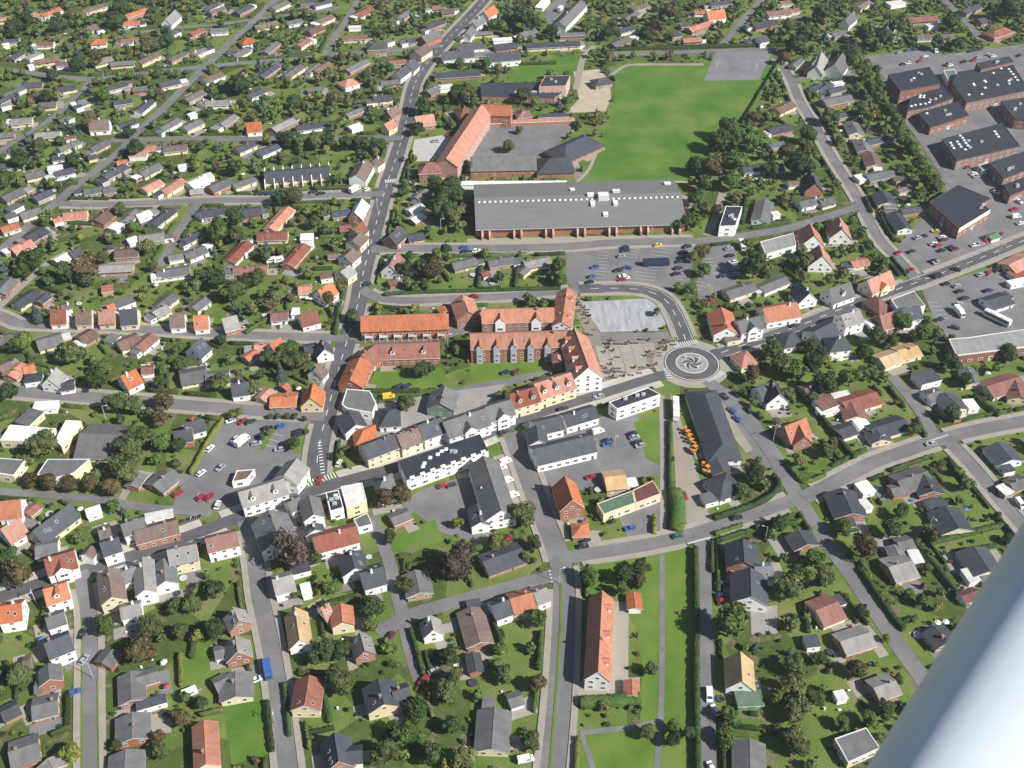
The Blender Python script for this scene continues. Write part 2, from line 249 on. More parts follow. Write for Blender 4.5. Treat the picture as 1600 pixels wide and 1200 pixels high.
    (-27.6, 597.3, 0.39, 9.8, 13.0, 'P', 'r', 'r', 0),
    (-49.6, 585.1, 0.29, 11.1, 8.8, 'S', 'o', 'r', 0),
    (-8.9, 590.7, -0.09, 17.9, 12.0, 'T', 'o', 'r', 0),
    (6.6, 595.4, 0.18, 9.0, 9.0, 'P', 'r', 'r', 0),
    (10.3, 588.1, 0.08, 51.3, 4.0, 'F', 'o', 'r', 0),
    (23.6, 594.8, 0.09, 17.8, 5.0, 'F', 'd', 'w', 0),
    (54.1, 639.0, 0.38, 12.0, 9.0, 'P', 'd', 'b', 0),
    (87.2, 756.6, 0.64, 15.2, 7.7, 'L', 'b', 'b', 0),
    (80.2, 740.2, 0.86, 14.6, 6.9, 'L', 'g', 'b', 0),
    (74.6, 718.2, 0.57, 11.6, 7.7, 'L', 'd', 'y', 0),
    (77.9, 705.8, 0.11, 9.3, 4.0, 'F', 'w', 'w', 0),
    (69.8, 698.6, 0.81, 16.8, 7.7, 'L', 'g', 'r', 0),
    (127.8, 748.5, 0.13, 8.9, 6.9, 'L', 'o', 'w', 0),
    (136.3, 737.8, 0.34, 13.4, 9.0, 'S', 'o', 'w', 0),
    (123.7, 723.0, 0.66, 19.1, 7.7, 'L', 'o', 'r', 0),
    (114.7, 725.4, 0.29, 7.4, 6.0, 'L', 'd', 'r', 0),
    (116.4, 701.6, 0.16, 12.8, 7.7, 'L', 'o', 'b', 0),
    (106.9, 708.4, 0.29, 7.2, 6.0, 'F', 'd', 'b', 0),
    (143.0, 763.4, 0.30, 15.5, 7.7, 'L', 'd', 'b', 0),
    (180.4, 746.0, 0.27, 17.0, 8.6, 'L', 'r', 'w', 0),
    (192.3, 751.3, 0.33, 6.9, 6.9, 'L', 'r', 'y', 0),
    (167.2, 727.4, 0.49, 18.1, 8.6, 'L', 'd', 'r', 0),
    (154.9, 701.0, 0.28, 7.2, 6.9, 'L', 'd', 'w', 0),
    (161.1, 698.3, 0.45, 7.0, 8.0, 'M', 'd', 'w', 0),
    (188.7, 765.0, 0.27, 8.7, 6.9, 'L', 'b', 'y', 0),
    (187.6, 660.6, 1.05, 17.3, 9.0, 'S', 'g', 'b', 0),
    (177.5, 666.2, 0.97, 13.7, 6.0, 'L', 'g', 'b', 0),
    (182.8, 632.2, 0.74, 7.7, 6.9, 'L', 'd', 'w', 0),
    (158.2, 605.2, 0.71, 15.2, 8.6, 'L', 'b', 'y', 0),
    (150.7, 578.5, 0.41, 15.4, 7.7, 'L', 'd', 'r', 0),
    (146.4, 559.5, 0.29, 10.1, 6.0, 'F', 'g', 'b', 0),
    (241.5, 760.4, 0.82, 15.7, 6.9, 'L', 'b', 'y', 0),
    (224.3, 730.4, 0.97, 15.8, 8.0, 'S', 'g', 'w', 0),
    (213.3, 710.9, 0.42, 10.2, 7.7, 'L', 'g', 'b', 0),
    (247.1, 716.5, 1.08, 16.8, 8.0, 'S', 'd', 'y', 0),
    (275.0, 735.5, 0.16, 20.9, 8.6, 'L', 'r', 'b', 0),
    (279.8, 725.7, 0.33, 10.0, 5.0, 'F', 'w', 'w', 0),
    (275.9, 707.3, 0.04, 25.3, 7.7, 'L', 'b', 'w', 0),
    (313.0, 752.7, 0.65, 18.7, 8.6, 'L', 'd', 'b', 0),
    (317.7, 734.9, 0.46, 14.8, 8.6, 'L', 'd', 'r', 0),
    (318.8, 712.2, 0.55, 19.8, 10.0, 'P', 'r', 'r', 0),
    (265.1, 764.0, 0.37, 12.7, 7.0, 'F', 'w', 'w', 0),
    (200.8, 658.0, 1.09, 19.0, 12.0, 'S', 'g', 'w', 0),
    (189.3, 659.5, 1.23, 23.8, 10.0, 'S', 'l', 'w', 0),
    (188.6, 632.2, 0.88, 11.4, 6.9, 'L', 'd', 'w', 0),
    (193.9, 628.7, 0.44, 12.3, 6.9, 'L', 'd', 'b', 0),
    (196.9, 637.8, 0.24, 7.6, 4.0, 'F', 'w', 'w', 0),
    (191.2, 614.8, 0.36, 19.3, 9.5, 'L', 'g', 'r', 0),
    (193.2, 596.9, 0.36, 13.8, 6.9, 'L', 'd', 'b', 0),
    (192.9, 578.6, -1.54, 13.9, 9.5, 'L', 'g', 'y', 0),
    (193.2, 557.5, 1.54, 13.2, 9.5, 'L', 'g', 'r', 0),
    (202.8, 565.1, 0.42, 14.5, 6.9, 'L', 'd', 'r', 0),
    (-269.4, 536.7, 0.39, 11.0, 7.7, 'L', 'd', 'y', 0),
    (-252.7, 527.4, 0.50, 9.8, 7.7, 'L', 'g', 'y', 0),
    (-244.0, 534.3, 0.27, 7.8, 5.0, 'F', 'w', 'w', 0),
    (-237.7, 529.2, 0.57, 10.1, 7.7, 'L', 'd', 'w', 0),
    (-245.6, 545.8, 0.30, 7.3, 6.9, 'L', 'd', 'w', 0),
    (-227.8, 546.4, 0.47, 4.8, 5.2, 'L', 'd', 'y', 0),
    (-211.0, 529.9, 0.95, 15.2, 7.7, 'L', 'd', 'b', 0),
    (-209.9, 540.4, 0.27, 5.3, 5.2, 'L', 'o', 'w', 0),
    (-192.9, 531.9, 0.97, 13.3, 7.7, 'L', 'g', 'y', 0),
    (-217.1, 510.5, 0.30, 8.9, 7.7, 'L', 'g', 'y', 0),
    (-208.6, 510.8, 0.41, 6.5, 6.9, 'L', 'g', 'r', 0),
    (-187.7, 515.1, 0.92, 11.6, 7.7, 'L', 'o', 'y', 0),
    (-176.9, 514.5, 1.05, 15.2, 7.7, 'L', 'o', 'y', 0),
    (-176.4, 536.0, 0.30, 4.7, 4.0, 'F', 'w', 'w', 0),
    (-164.9, 519.1, 0.85, 10.6, 9.5, 'L', 'w', 'w', 0),
    (-163.1, 510.0, 0.18, 7.1, 5.2, 'L', 'l', 'b', 0),
    (-203.3, 549.0, 0.07, 9.6, 6.0, 'F', 'p', 'w', 0),
    (-257.3, 506.3, 0.93, 12.1, 7.7, 'L', 'g', 'b', 0),
    (-241.2, 505.4, 0.85, 10.2, 7.7, 'L', 'd', 'b', 0),
    (-252.2, 494.0, 0.96, 7.6, 6.0, 'F', 'g', 'w', 0),
    (-250.9, 485.4, 0.68, 5.8, 6.0, 'F', 'g', 'w', 0),
    (-242.2, 488.4, 0.64, 10.3, 7.7, 'L', 'g', 'y', 0),
    (-247.9, 474.9, 0.65, 8.8, 7.7, 'L', 'o', 'y', 0),
    (-218.8, 486.3, 0.21, 11.7, 8.6, 'L', 'o', 'y', 0),
    (-226.4, 481.9, 0.54, 4.7, 5.2, 'L', 'o', 'w', 0),
    (-204.5, 484.9, 1.23, 12.9, 9.5, 'L', 'b', 'r', 0),
    (-191.0, 485.1, 1.31, 11.3, 6.9, 'L', 'g', 'y', 0),
    (-185.0, 486.9, 0.70, 7.6, 6.9, 'L', 'w', 'w', 0),
    (-195.7, 475.8, 1.12, 6.6, 6.0, 'F', 'w', 'w', 0),
    (-175.0, 484.2, 1.14, 16.0, 7.7, 'L', 'd', 'y', 0),
    (-175.6, 465.6, 0.29, 12.1, 8.6, 'L', 'l', 'b', 0),
    (-184.7, 463.8, 0.63, 4.9, 6.0, 'L', 'w', 'w', 0),
    (-233.0, 468.2, 1.02, 10.9, 9.5, 'L', 'd', 'r', 0),
    (-236.2, 457.4, 0.83, 10.7, 9.5, 'L', 'p', 'r', 0),
    (-213.5, 447.4, 0.95, 8.7, 8.6, 'L', 'w', 'y', 0),
    (-207.0, 449.6, 0.71, 5.1, 8.0, 'M', 'd', 'y', 0),
    (-184.2, 452.3, 0.15, 11.3, 8.6, 'L', 'b', 'r', 0),
    (-193.4, 456.3, 0.35, 3.5, 5.0, 'F', 'd', 'b', 0),
    (-185.7, 439.5, 0.10, 15.8, 7.7, 'L', 'l', 'b', 0),
    (-158.1, 436.1, 0.25, 15.1, 8.6, 'L', 'g', 'w', 0),
    (-164.7, 432.5, 0.18, 3.5, 4.0, 'F', 'w', 'w', 0),
    (-156.3, 465.5, 0.86, 9.1, 6.9, 'L', 'd', 'y', 0),
    (-155.6, 487.2, 0.78, 5.2, 7.7, 'L', 'd', 'w', 0),
    (-160.0, 449.0, 0.31, 7.1, 6.0, 'L', 'g', 'w', 0),
    (-151.3, 452.6, 0.71, 10.2, 8.6, 'L', 'g', 'w', 0),
    (-232.4, 424.7, 1.39, 13.5, 7.7, 'L', 'g', 'r', 0),
    (-220.0, 414.6, 1.05, 12.6, 7.7, 'L', 'd', 'y', 0),
    (-212.3, 414.6, 1.14, 6.5, 6.0, 'L', 'd', 'r', 0),
    (-174.8, 412.2, 0.63, 8.4, 7.0, 'F', 'g', 'w', 0),
    (-180.0, 408.7, 0.59, 3.5, 6.0, 'L', 'o', 'w', 0),
    (-200.3, 408.7, 0.64, 4.1, 6.9, 'L', 'b', 'w', 0),
    (-156.4, 412.1, 1.09, 11.1, 7.7, 'L', 'g', 'y', 0),
    (-140.5, 410.4, 1.03, 9.1, 6.9, 'L', 'g', 'y', 0),
    (-185.4, 422.4, 0.30, 5.1, 6.0, 'F', 'p', 'b', 0),
    (-152.2, 515.8, 0.77, 13.2, 9.5, 'L', 'g', 'r', 0),
    (-160.5, 525.7, 0.57, 5.0, 6.0, 'F', 'w', 'w', 0),
    (-140.6, 518.7, 0.69, 12.5, 6.9, 'L', 'g', 'y', 0),
    (-79.5, 527.1, 1.39, 16.6, 10.0, 'M', 'b', 'w', 0),
    (-72.9, 537.1, 1.05, 6.5, 8.0, 'M', 'b', 'w', 0),
    (-149.2, 489.0, 0.39, 12.8, 7.7, 'L', 'd', 'b', 0),
    (-132.2, 489.4, 0.31, 12.1, 8.6, 'L', 'd', 'r', 0),
    (-116.1, 482.5, 1.26, 21.5, 7.7, 'L', 'o', 'y', 0),
    (-116.9, 467.3, 0.08, 15.1, 8.6, 'L', 'r', 'y', 0),
    (-100.0, 466.2, 0.09, 6.5, 6.0, 'F', 'w', 'w', 0),
    (-131.0, 452.4, 1.22, 17.7, 7.7, 'L', 'r', 'y', 0),
    (-102.8, 449.7, 1.25, 18.6, 7.7, 'L', 'r', 'r', 0),
    (-122.5, 438.2, 0.07, 16.0, 7.7, 'L', 'r', 'r', 0),
    (-76.8, 488.0, 1.39, 13.7, 7.9, 'S', 'w', 'r', 0),
    (-85.8, 488.1, 0.26, 9.7, 6.9, 'L', 'd', 'r', 0),
    (-82.1, 474.3, 0.20, 6.0, 6.9, 'L', 'r', 'r', 0),
    (-75.1, 469.4, 1.09, 7.9, 7.9, 'S', 'r', 'y', 0),
    (-74.8, 460.4, 1.16, 8.7, 9.0, 'M', 'b', 'y', 0),
    (-77.0, 446.4, 1.08, 7.4, 9.0, 'M', 'b', 'w', 0),
    (-77.3, 433.0, 0.98, 6.8, 9.0, 'M', 'l', 'y', 0),
    (-85.0, 449.5, 0.10, 5.4, 5.2, 'L', 'b', 'r', 0),
    (-94.9, 422.1, 0.17, 6.1, 7.7, 'L', 'o', 'w', 0),
    (-84.6, 417.3, 0.91, 8.9, 8.8, 'S', 'o', 'w', 0),
    (-86.3, 432.7, 0.27, 6.0, 5.0, 'F', 'b', 'w', 0),
    (-56.6, 464.0, 1.09, 10.4, 8.8, 'S', 'd', 'r', 0),
    (-55.5, 439.2, 1.34, 11.6, 9.7, 'S', 'r', 'w', 0),
    (-55.2, 427.9, 0.48, 4.5, 5.2, 'L', 'b', 'r', 0),
    (-46.7, 506.3, 1.02, 11.3, 7.7, 'L', 'g', 'b', 0),
    (-48.8, 492.4, 0.75, 9.1, 6.9, 'L', 'w', 'w', 0),
    (-47.6, 483.8, 0.85, 8.1, 6.9, 'L', 'w', 'r', 0),
    (-47.1, 466.7, 0.28, 8.3, 6.9, 'L', 'd', 'b', 0),
    (-22.6, 443.3, 0.41, 12.3, 7.7, 'L', 'g', 'b', 0),
    (-5.7, 444.7, 0.28, 11.9, 7.7, 'L', 'g', 'b', 0),
    (11.8, 444.1, 0.33, 13.5, 7.7, 'L', 'l', 'y', 0),
    (5.4, 436.8, 0.97, 6.4, 5.2, 'L', 'g', 'y', 0),
    (-12.7, 434.7, 0.58, 3.9, 5.2, 'L', 'r', 'w', 0),
    (-42.2, 442.2, 0.35, 6.3, 6.9, 'L', 'd', 'r', 0),
    (128.9, 533.6, 0.26, 13.3, 7.7, 'L', 'd', 'w', 0),
    (140.8, 534.9, 0.16, 8.6, 6.9, 'L', 'd', 'b', 0),
    (156.1, 514.8, 1.54, 13.2, 10.0, 'S', 'd', 'r', 0),
    (147.2, 518.2, 0.27, 7.3, 5.2, 'L', 'b', 'w', 0),
    (151.6, 499.0, 0.39, 13.1, 7.7, 'L', 'g', 'w', 0),
    (126.2, 489.8, 1.28, 20.6, 9.5, 'L', 'g', 'w', 0),
    (132.4, 487.8, 0.29, 4.3, 4.0, 'F', 'w', 'w', 0),
    (144.4, 462.3, -1.55, 10.9, 12.0, 'S', 'o', 'w', 0),
    (104.0, 421.4, 0.47, 15.6, 8.6, 'L', 'g', 'y', 0),
    (120.1, 426.2, 0.56, 15.6, 7.7, 'L', 'g', 'w', 0),
    (131.8, 415.4, -1.27, 9.4, 10.0, 'S', 'd', 'w', 0),
    (194.3, 542.1, 1.51, 14.8, 9.5, 'L', 'b', 'y', 0),
    (159.9, 469.2, 1.51, 11.7, 11.0, 'S', 'o', 'w', 0),
    (144.9, 444.1, 1.54, 9.8, 12.0, 'S', 'o', 'w', 0),
    (194.0, 526.1, 0.34, 16.1, 8.6, 'L', 'g', 'r', 0),
    (204.0, 522.0, 0.28, 7.2, 5.0, 'F', 'b', 'r', 0),
    (203.0, 511.7, 0.41, 8.2, 5.2, 'L', 'b', 'y', 0),
    (190.6, 501.7, -1.55, 12.1, 10.3, 'L', 'd', 'y', 0),
    (201.1, 491.4, 0.29, 11.0, 5.2, 'L', 'd', 'r', 0),
    (192.5, 479.8, -1.45, 15.7, 8.6, 'L', 'd', 'w', 0),
    (160.2, 499.6, 0.44, 8.8, 7.7, 'L', 'g', 'y', 0),
    (167.5, 425.1, 0.57, 15.3, 10.0, 'S', 'o', 'y', [('bay', 1, 'y')]),
    (164.1, 444.3, 0.24, 9.2, 6.9, 'L', 'o', 'y', 0),
    (147.8, 416.9, 0.49, 12.7, 10.0, 'S', 'g', 'w', [('dormer', 1, 'w')]),
    (164.1, 408.9, 0.50, 9.1, 12.0, 'P', 'r', 'r', 0),
    (238.8, 442.9, 0.58, 15.8, 12.0, 'L', 'o', 'y', 0),
    (236.7, 435.1, 0.48, 9.1, 7.0, 'F', 'r', 'w', 0),
    (233.5, 428.3, 0.32, 9.8, 4.0, 'F', 'w', 'w', 0),
    (218.8, 412.9, 0.41, 12.5, 10.3, 'L', 'd', 'w', 0),
    (235.1, 467.2, 0.42, 5.6, 5.2, 'L', 'n', 'w', 0),
    (-199.3, 399.1, 0.08, 7.1, 9.4, 'S', 'r', 'w', 0),
    (-188.0, 398.6, 0.07, 7.1, 9.4, 'S', 'b', 'y', 0),
    (-178.1, 399.1, 0.07, 7.2, 9.4, 'S', 'o', 'y', 0),
    (-168.4, 398.8, 0.12, 7.7, 10.1, 'S', 'd', 'y', 0),
    (-157.0, 405.2, 0.87, 7.6, 8.1, 'L', 'l', 'y', 0),
    (-146.6, 396.1, 0.14, 6.6, 8.6, 'S', 'b', 'w', 0),
    (-136.0, 395.1, 0.16, 6.4, 8.6, 'S', 'o', 'w', 0),
    (-218.8, 385.1, 0.45, 6.3, 8.1, 'L', 'g', 'y', 0),
    (-199.4, 383.5, 0.48, 10.7, 9.9, 'L', 'g', 'y', 0),
    (-184.4, 386.7, 0.93, 8.0, 9.0, 'L', 'b', 'r', 0),
    (-173.0, 385.3, 1.16, 5.9, 5.4, 'F', 'g', 'w', 0),
    (-165.4, 383.1, 0.69, 10.0, 9.0, 'L', 'b', 'y', 0),
    (-158.1, 382.4, 1.13, 10.9, 8.1, 'L', 'r', 'w', 0),
    (-133.5, 376.0, 1.11, 7.1, 9.4, 'S', 'd', 'w', 0),
    (-207.1, 362.9, 1.23, 9.0, 8.1, 'L', 'o', 'b', 0),
    (-202.1, 364.9, 0.45, 4.9, 7.2, 'L', 'o', 'r', 0),
    (-198.2, 358.4, 0.24, 7.1, 6.3, 'F', 'd', 'w', 0),
    (-188.4, 355.6, 1.39, 7.5, 8.6, 'S', 'l', 'w', 0),
    (-182.8, 353.9, 0.27, 6.0, 7.2, 'L', 'd', 'w', 0),
    (-157.1, 355.5, 0.78, 7.1, 9.4, 'S', 'o', 'w', 0),
    (-152.3, 364.1, 0.16, 5.2, 6.3, 'L', 'r', 'w', 0),
    (-132.3, 360.1, 0.31, 10.9, 10.8, 'L', 'g', 'y', 0),
    (-212.8, 366.0, 0.83, 5.8, 7.2, 'L', 'b', 'b', 0),
    (-191.4, 333.4, 1.19, 9.0, 7.2, 'F', 'g', 'y', 0),
    (-187.7, 341.1, 0.08, 9.6, 5.4, 'F', 'w', 'w', 0),
    (-156.6, 320.0, -0.05, 21.1, 19.8, 'L', 'g', 'y', 0),
    (-124.5, 327.1, 0.39, 7.9, 7.0, 'S', 'd', 'w', 0),
    (-127.5, 321.9, 0.20, 7.3, 7.0, 'S', 'd', 'r', 0),
    (-123.3, 394.2, 0.43, 6.8, 8.6, 'S', 'l', 'r', 0),
    (-103.2, 401.8, 0.12, 7.8, 8.1, 'L', 'r', 'w', 0),
    (-89.3, 397.7, 0.41, 8.4, 8.6, 'S', 'r', 'w', 0),
    (-96.6, 404.9, 0.00, 3.5, 5.4, 'F', 'w', 'w', 0),
    (-107.5, 379.0, 0.15, 5.9, 7.2, 'L', 'o', 'b', 0),
    (-110.8, 373.3, 0.89, 6.7, 7.2, 'L', 'o', 'b', 0),
    (-100.7, 377.7, 0.90, 6.2, 7.8, 'S', 'o', 'w', 0),
    (-86.1, 378.6, 0.30, 6.0, 7.2, 'L', 'd', 'y', 0),
    (-80.0, 375.3, -1.26, 7.4, 7.8, 'S', 'd', 'w', 0),
    (-80.6, 360.7, 1.20, 5.4, 7.8, 'S', 'b', 'w', 0),
    (-110.7, 349.9, 0.23, 7.2, 7.8, 'S', 'd', 'w', 0),
    (-122.1, 359.3, 0.17, 9.9, 9.0, 'L', 'g', 'y', 0),
    (-100.4, 347.6, 1.12, 7.1, 6.3, 'L', 'o', 'y', 0),
    (-92.4, 344.6, 0.07, 11.0, 9.0, 'L', 'o', 'r', 0),
    (-80.5, 344.2, -1.57, 9.5, 9.4, 'S', 'o', 'y', 0),
    (-93.4, 353.1, 0.96, 3.0, 5.2, 'L', 'o', 'r', 0),
    (-48.6, 333.6, 0.11, 8.8, 11.7, 'P', 'd', 'w', 0),
    (-62.9, 329.1, -1.11, 10.1, 9.9, 'M', 'd', 'w', 0),
    (-57.3, 322.4, 0.17, 9.4, 12.6, 'P', 'o', 'r', 0),
    (-50.7, 314.3, 0.53, 14.2, 9.9, 'N', 'd', 'y', 0),
    (-40.3, 318.9, 0.50, 9.1, 9.9, 'N', 'b', 'y', 0),
    (-31.6, 324.4, 0.50, 10.3, 10.8, 'N', 'd', 'w', 0),
    (-27.9, 342.2, 1.43, 11.0, 11.7, 'M', 'g', 'n', 0),
    (13.5, 327.9, 0.33, 11.7, 9.9, 'M', 'd', 'w', 0),
    (26.4, 333.3, 0.41, 14.3, 9.0, 'M', 'd', 'w', 0),
    (9.8, 320.8, -1.45, 8.8, 8.1, 'M', 'd', 'w', 0),
    (19.4, 314.1, 0.33, 24.5, 11.7, 'M', 'd', 'w', 0),
    (79.1, 329.2, -1.47, 41.6, 13.5, 'P', 'd', 'w', 0),
    (92.4, 393.8, -1.52, 15.9, 11.7, 'M', 'o', 'w', 0),
    (95.1, 386.2, 0.28, 6.6, 6.3, 'F', 'b', 'y', 0),
    (102.6, 391.2, 0.34, 11.2, 9.9, 'N', 'g', 'w', [('bay', 1, 'w')]),
    (118.4, 402.6, 0.29, 16.8, 12.0, 'M', 'o', 'w', 0),
    (119.3, 383.7, 0.28, 9.7, 10.8, 'P', 'd', 'w', 0),
    (98.0, 370.3, 0.40, 8.8, 9.9, 'P', 'o', 'y', 0),
    (101.8, 348.4, 0.50, 6.1, 8.1, 'S', 'd', 'w', 0),
    (106.1, 346.3, -1.40, 9.7, 9.9, 'S', 'd', 'w', 0),
    (122.7, 351.7, 0.49, 8.6, 8.1, 'L', 'b', 'b', 0),
    (110.1, 325.0, 0.50, 10.8, 9.9, 'S', 'o', 'r', 0),
    (111.8, 322.4, -1.43, 9.7, 8.1, 'S', 'o', 'r', 0),
    (134.2, 386.7, 0.61, 11.9, 12.6, 'M', 'd', 'w', 0),
    (147.7, 395.8, 0.39, 10.0, 9.9, 'N', 'l', 'w', 0),
    (163.8, 396.1, 0.36, 7.9, 9.9, 'S', 'r', 'r', 0),
    (175.2, 399.6, 0.22, 8.6, 10.0, 'N', 'd', 'w', 0),
    (138.3, 377.5, 0.17, 10.3, 9.9, 'V', 'd', 'w', 0),
    (158.8, 371.4, 0.46, 9.7, 9.9, 'L', 't', 'y', 0),
    (168.2, 376.2, 0.35, 10.3, 9.9, 'L', 't', 'y', 0),
    (171.6, 358.4, 0.34, 10.0, 8.1, 'F', 'd', 'w', 0),
    (140.3, 344.2, 0.39, 16.7, 10.8, 'L', 'r', 'y', 0),
    (136.5, 337.0, -1.50, 8.5, 9.9, 'L', 'r', 'y', 0),
    (134.0, 347.4, 0.32, 7.7, 4.5, 'F', 'w', 'w', 0),
    (126.5, 342.4, 0.46, 8.0, 8.1, 'F', 'r', 'w', 0),
    (126.5, 338.9, 0.32, 8.7, 4.5, 'F', 'w', 'w', 0),
    (171.2, 347.4, 0.49, 7.7, 8.1, 'L', 'g', 'w', 0),
    (177.1, 342.1, -1.19, 10.6, 10.8, 'L', 'd', 'y', 0),
    (184.9, 341.9, 0.16, 4.9, 6.3, 'F', 'w', 'w', 0),
    (130.8, 326.4, 0.42, 7.3, 8.1, 'L', 'd', 'w', 0),
    (138.2, 330.5, 0.35, 5.6, 5.4, 'F', 'w', 'w', 0),
    (147.6, 328.2, 0.38, 16.3, 9.9, 'L', 'd', 'y', 0),
    (142.9, 322.9, -1.37, 6.8, 9.0, 'L', 'd', 'y', 0),
    (201.6, 353.9, 0.39, 17.1, 10.8, 'L', 'r', 'y', 0),
    (206.2, 350.1, 1.43, 11.4, 9.9, 'L', 'r', 'y', 0),
    (190.0, 359.3, -1.54, 10.8, 7.2, 'L', 'g', 'y', 0),
    (188.1, 312.6, -1.32, 10.3, 11.7, 'L', 'd', 'w', 0),
    (-140.5, 298.4, 1.34, 6.9, 6.4, 'L', 'g', 'r', 0),
    (-130.8, 297.6, 1.02, 7.9, 10.4, 'L', 'g', 'r', 0),
    (-180.9, 282.9, 0.16, 8.0, 9.6, 'S', 'o', 'w', 0),
    (-176.9, 271.9, 0.85, 7.4, 9.6, 'S', 'o', 'w', 0),
    (-174.4, 283.8, 1.03, 5.2, 5.2, 'L', 'r', 'b', 0),
    (-163.3, 275.2, 0.97, 16.5, 8.8, 'S', 'd', 'y', 0),
    (-151.8, 282.8, 0.48, 5.5, 4.8, 'F', 'w', 'w', 0),
    (-163.0, 265.3, 0.23, 7.7, 8.8, 'L', 'g', 'w', 0),
    (-154.5, 256.3, 0.41, 10.1, 10.4, 'N', 'r', 'w', [('bay', 1, 'w')]),
    (-146.8, 261.6, 1.32, 4.2, 5.6, 'M', 'b', 'w', 0),
    (-139.6, 263.5, 0.47, 6.6, 8.8, 'N', 'd', 'w', 0),
    (-145.0, 272.8, 0.43, 4.4, 7.2, 'L', 'b', 'w', 0),
    (-134.1, 272.8, 0.47, 8.1, 8.0, 'N', 'g', 'w', 0),
    (-126.0, 272.0, 0.37, 15.1, 8.8, 'M', 'b', 'r', 0),
    (-127.6, 280.9, 0.26, 9.9, 4.0, 'F', 'w', 'w', 0),
    (-151.9, 242.9, 0.43, 7.8, 9.6, 'N', 'o', 'w', [('dormer', 1, 'w')]),
    (-164.2, 235.1, 0.21, 7.6, 9.6, 'N', 'o', 'w', 0),
    (-134.3, 245.1, -1.21, 13.5, 8.8, 'N', 'b', 'y', 0),
    (-130.6, 252.0, 0.54, 6.6, 8.0, 'M', 'g', 'w', 0),
    (-124.2, 249.2, -1.27, 15.2, 7.2, 'N', 'l', 'w', 0),
    (-125.8, 236.8, 0.31, 6.9, 7.2, 'M', 'l', 'w', 0),
    (-113.7, 260.1, 0.30, 9.9, 9.6, 'N', 'l', 'y', 0),
    (-118.2, 252.0, -1.26, 10.7, 8.0, 'M', 'g', 'w', 0),
    (-91.2, 289.5, 0.43, 17.1, 10.4, 'N', 'l', 'w', [('dormer', 2, 'w')]),
    (-82.0, 299.4, 1.20, 9.5, 10.4, 'N', 'l', 'w', 0),
    (-101.3, 265.9, 0.33, 11.0, 8.8, 'N', 'r', 'w', 0),
    (-83.5, 269.9, -1.14, 14.7, 13.6, 'N', 'g', 'w', 0),
    (-79.3, 285.0, 0.66, 5.3, 7.2, 'M', 'g', 'w', 0),
    (-72.0, 280.8, -1.26, 10.3, 8.0, 'N', 'g', 'w', 0),
    (-70.1, 272.2, -1.21, 3.9, 7.2, 'M', 'd', 'w', 0),
    (-46.9, 293.4, 0.27, 7.8, 10.4, 'V', 'g', 'w', 0),
    (-62.3, 268.5, 0.36, 15.6, 10.4, 'M', 'r', 'w', 0),
    (-40.3, 280.1, 0.52, 7.6, 6.4, 'L', 'g', 'r', 0),
    (-54.7, 256.4, -1.25, 9.1, 9.6, 'M', 'd', 'w', 0),
    (-47.6, 251.1, 0.36, 8.0, 10.4, 'M', 'd', 'w', 0),
    (-77.3, 248.2, 0.35, 7.2, 9.6, 'M', 'l', 'w', 0),
    (-73.0, 256.2, 0.35, 6.7, 5.6, 'F', 'd', 'w', 0),
    (-69.6, 246.6, 0.32, 3.5, 5.6, 'F', 'w', 'w', 0),
    (-7.3, 290.6, -1.33, 29.0, 12.0, 'N', 'g', 'w', 0),
    (-11.9, 278.7, -1.40, 9.5, 7.2, 'M', 'd', 'w', 0),
    (-9.8, 290.1, 0.21, 4.8, 7.2, 'M', 'g', 'w', 0),
    (20.4, 286.9, -1.37, 12.6, 9.5, 'K', 'o', 'r', 0),
    (24.3, 273.3, -1.55, 6.8, 6.4, 'P', 'o', 'r', 0),
    (-3.3, 260.3, 0.44, 15.1, 10.4, 'L', 'd', 'r', 0),
    (-32.1, 248.8, -1.34, 10.3, 9.6, 'L', 'g', 'b', 0),
    (3.0, 240.3, 0.34, 8.1, 9.6, 'M', 'o', 'y', 0),
    (-3.7, 237.6, 0.43, 6.6, 8.8, 'M', 'd', 'w', 0),
    (9.3, 243.1, 0.45, 5.0, 8.0, 'M', 'l', 'w', 0),
    (38.4, 298.9, 0.16, 8.3, 10.4, 'L', 't', 't', 0),
    (78.5, 295.3, 0.48, 11.5, 11.7, 'P', 'd', 'w', 0),
    (72.6, 289.6, 0.35, 5.8, 5.4, 'F', 'g', 'w', 0),
    (78.5, 305.5, -1.37, 7.1, 8.1, 'L', 'd', 'r', 0),
    (79.7, 259.9, 1.47, 11.1, 11.7, 'M', 'd', 'r', 0),
    (79.8, 245.5, 1.44, 12.8, 12.6, 'M', 'd', 'w', 0),
    (85.7, 253.4, 0.09, 6.4, 8.1, 'M', 'g', 'w', 0),
    (102.3, 268.7, -1.28, 7.4, 9.9, 'L', 'd', 'r', 0),
    (40.9, 241.5, -1.56, 7.0, 5.2, 'L', 'o', 'w', 0),
    (121.7, 286.0, -1.47, 13.0, 12.6, 'L', 'd', 'r', 0),
    (131.0, 294.9, 0.36, 5.6, 6.3, 'F', 'w', 'w', 0),
    (129.1, 286.3, 0.37, 3.6, 5.4, 'F', 'w', 'w', 0),
    (149.3, 298.9, 0.40, 14.0, 10.8, 'L', 'g', 'r', 0),
    (154.2, 295.9, -1.46, 9.7, 9.9, 'L', 'd', 'r', 0),
    (142.1, 293.7, 0.28, 4.8, 6.3, 'L', 'g', 'r', 0),
    (157.5, 277.8, -1.40, 11.4, 12.6, 'L', 'd', 'y', 0),
    (155.2, 286.7, 0.34, 7.7, 5.4, 'F', 'd', 'y', 0),
    (133.4, 256.0, 0.31, 9.5, 11.7, 'L', 'l', 'r', 0),
    (140.5, 261.1, 0.14, 4.2, 6.3, 'F', 'w', 'w', 0),
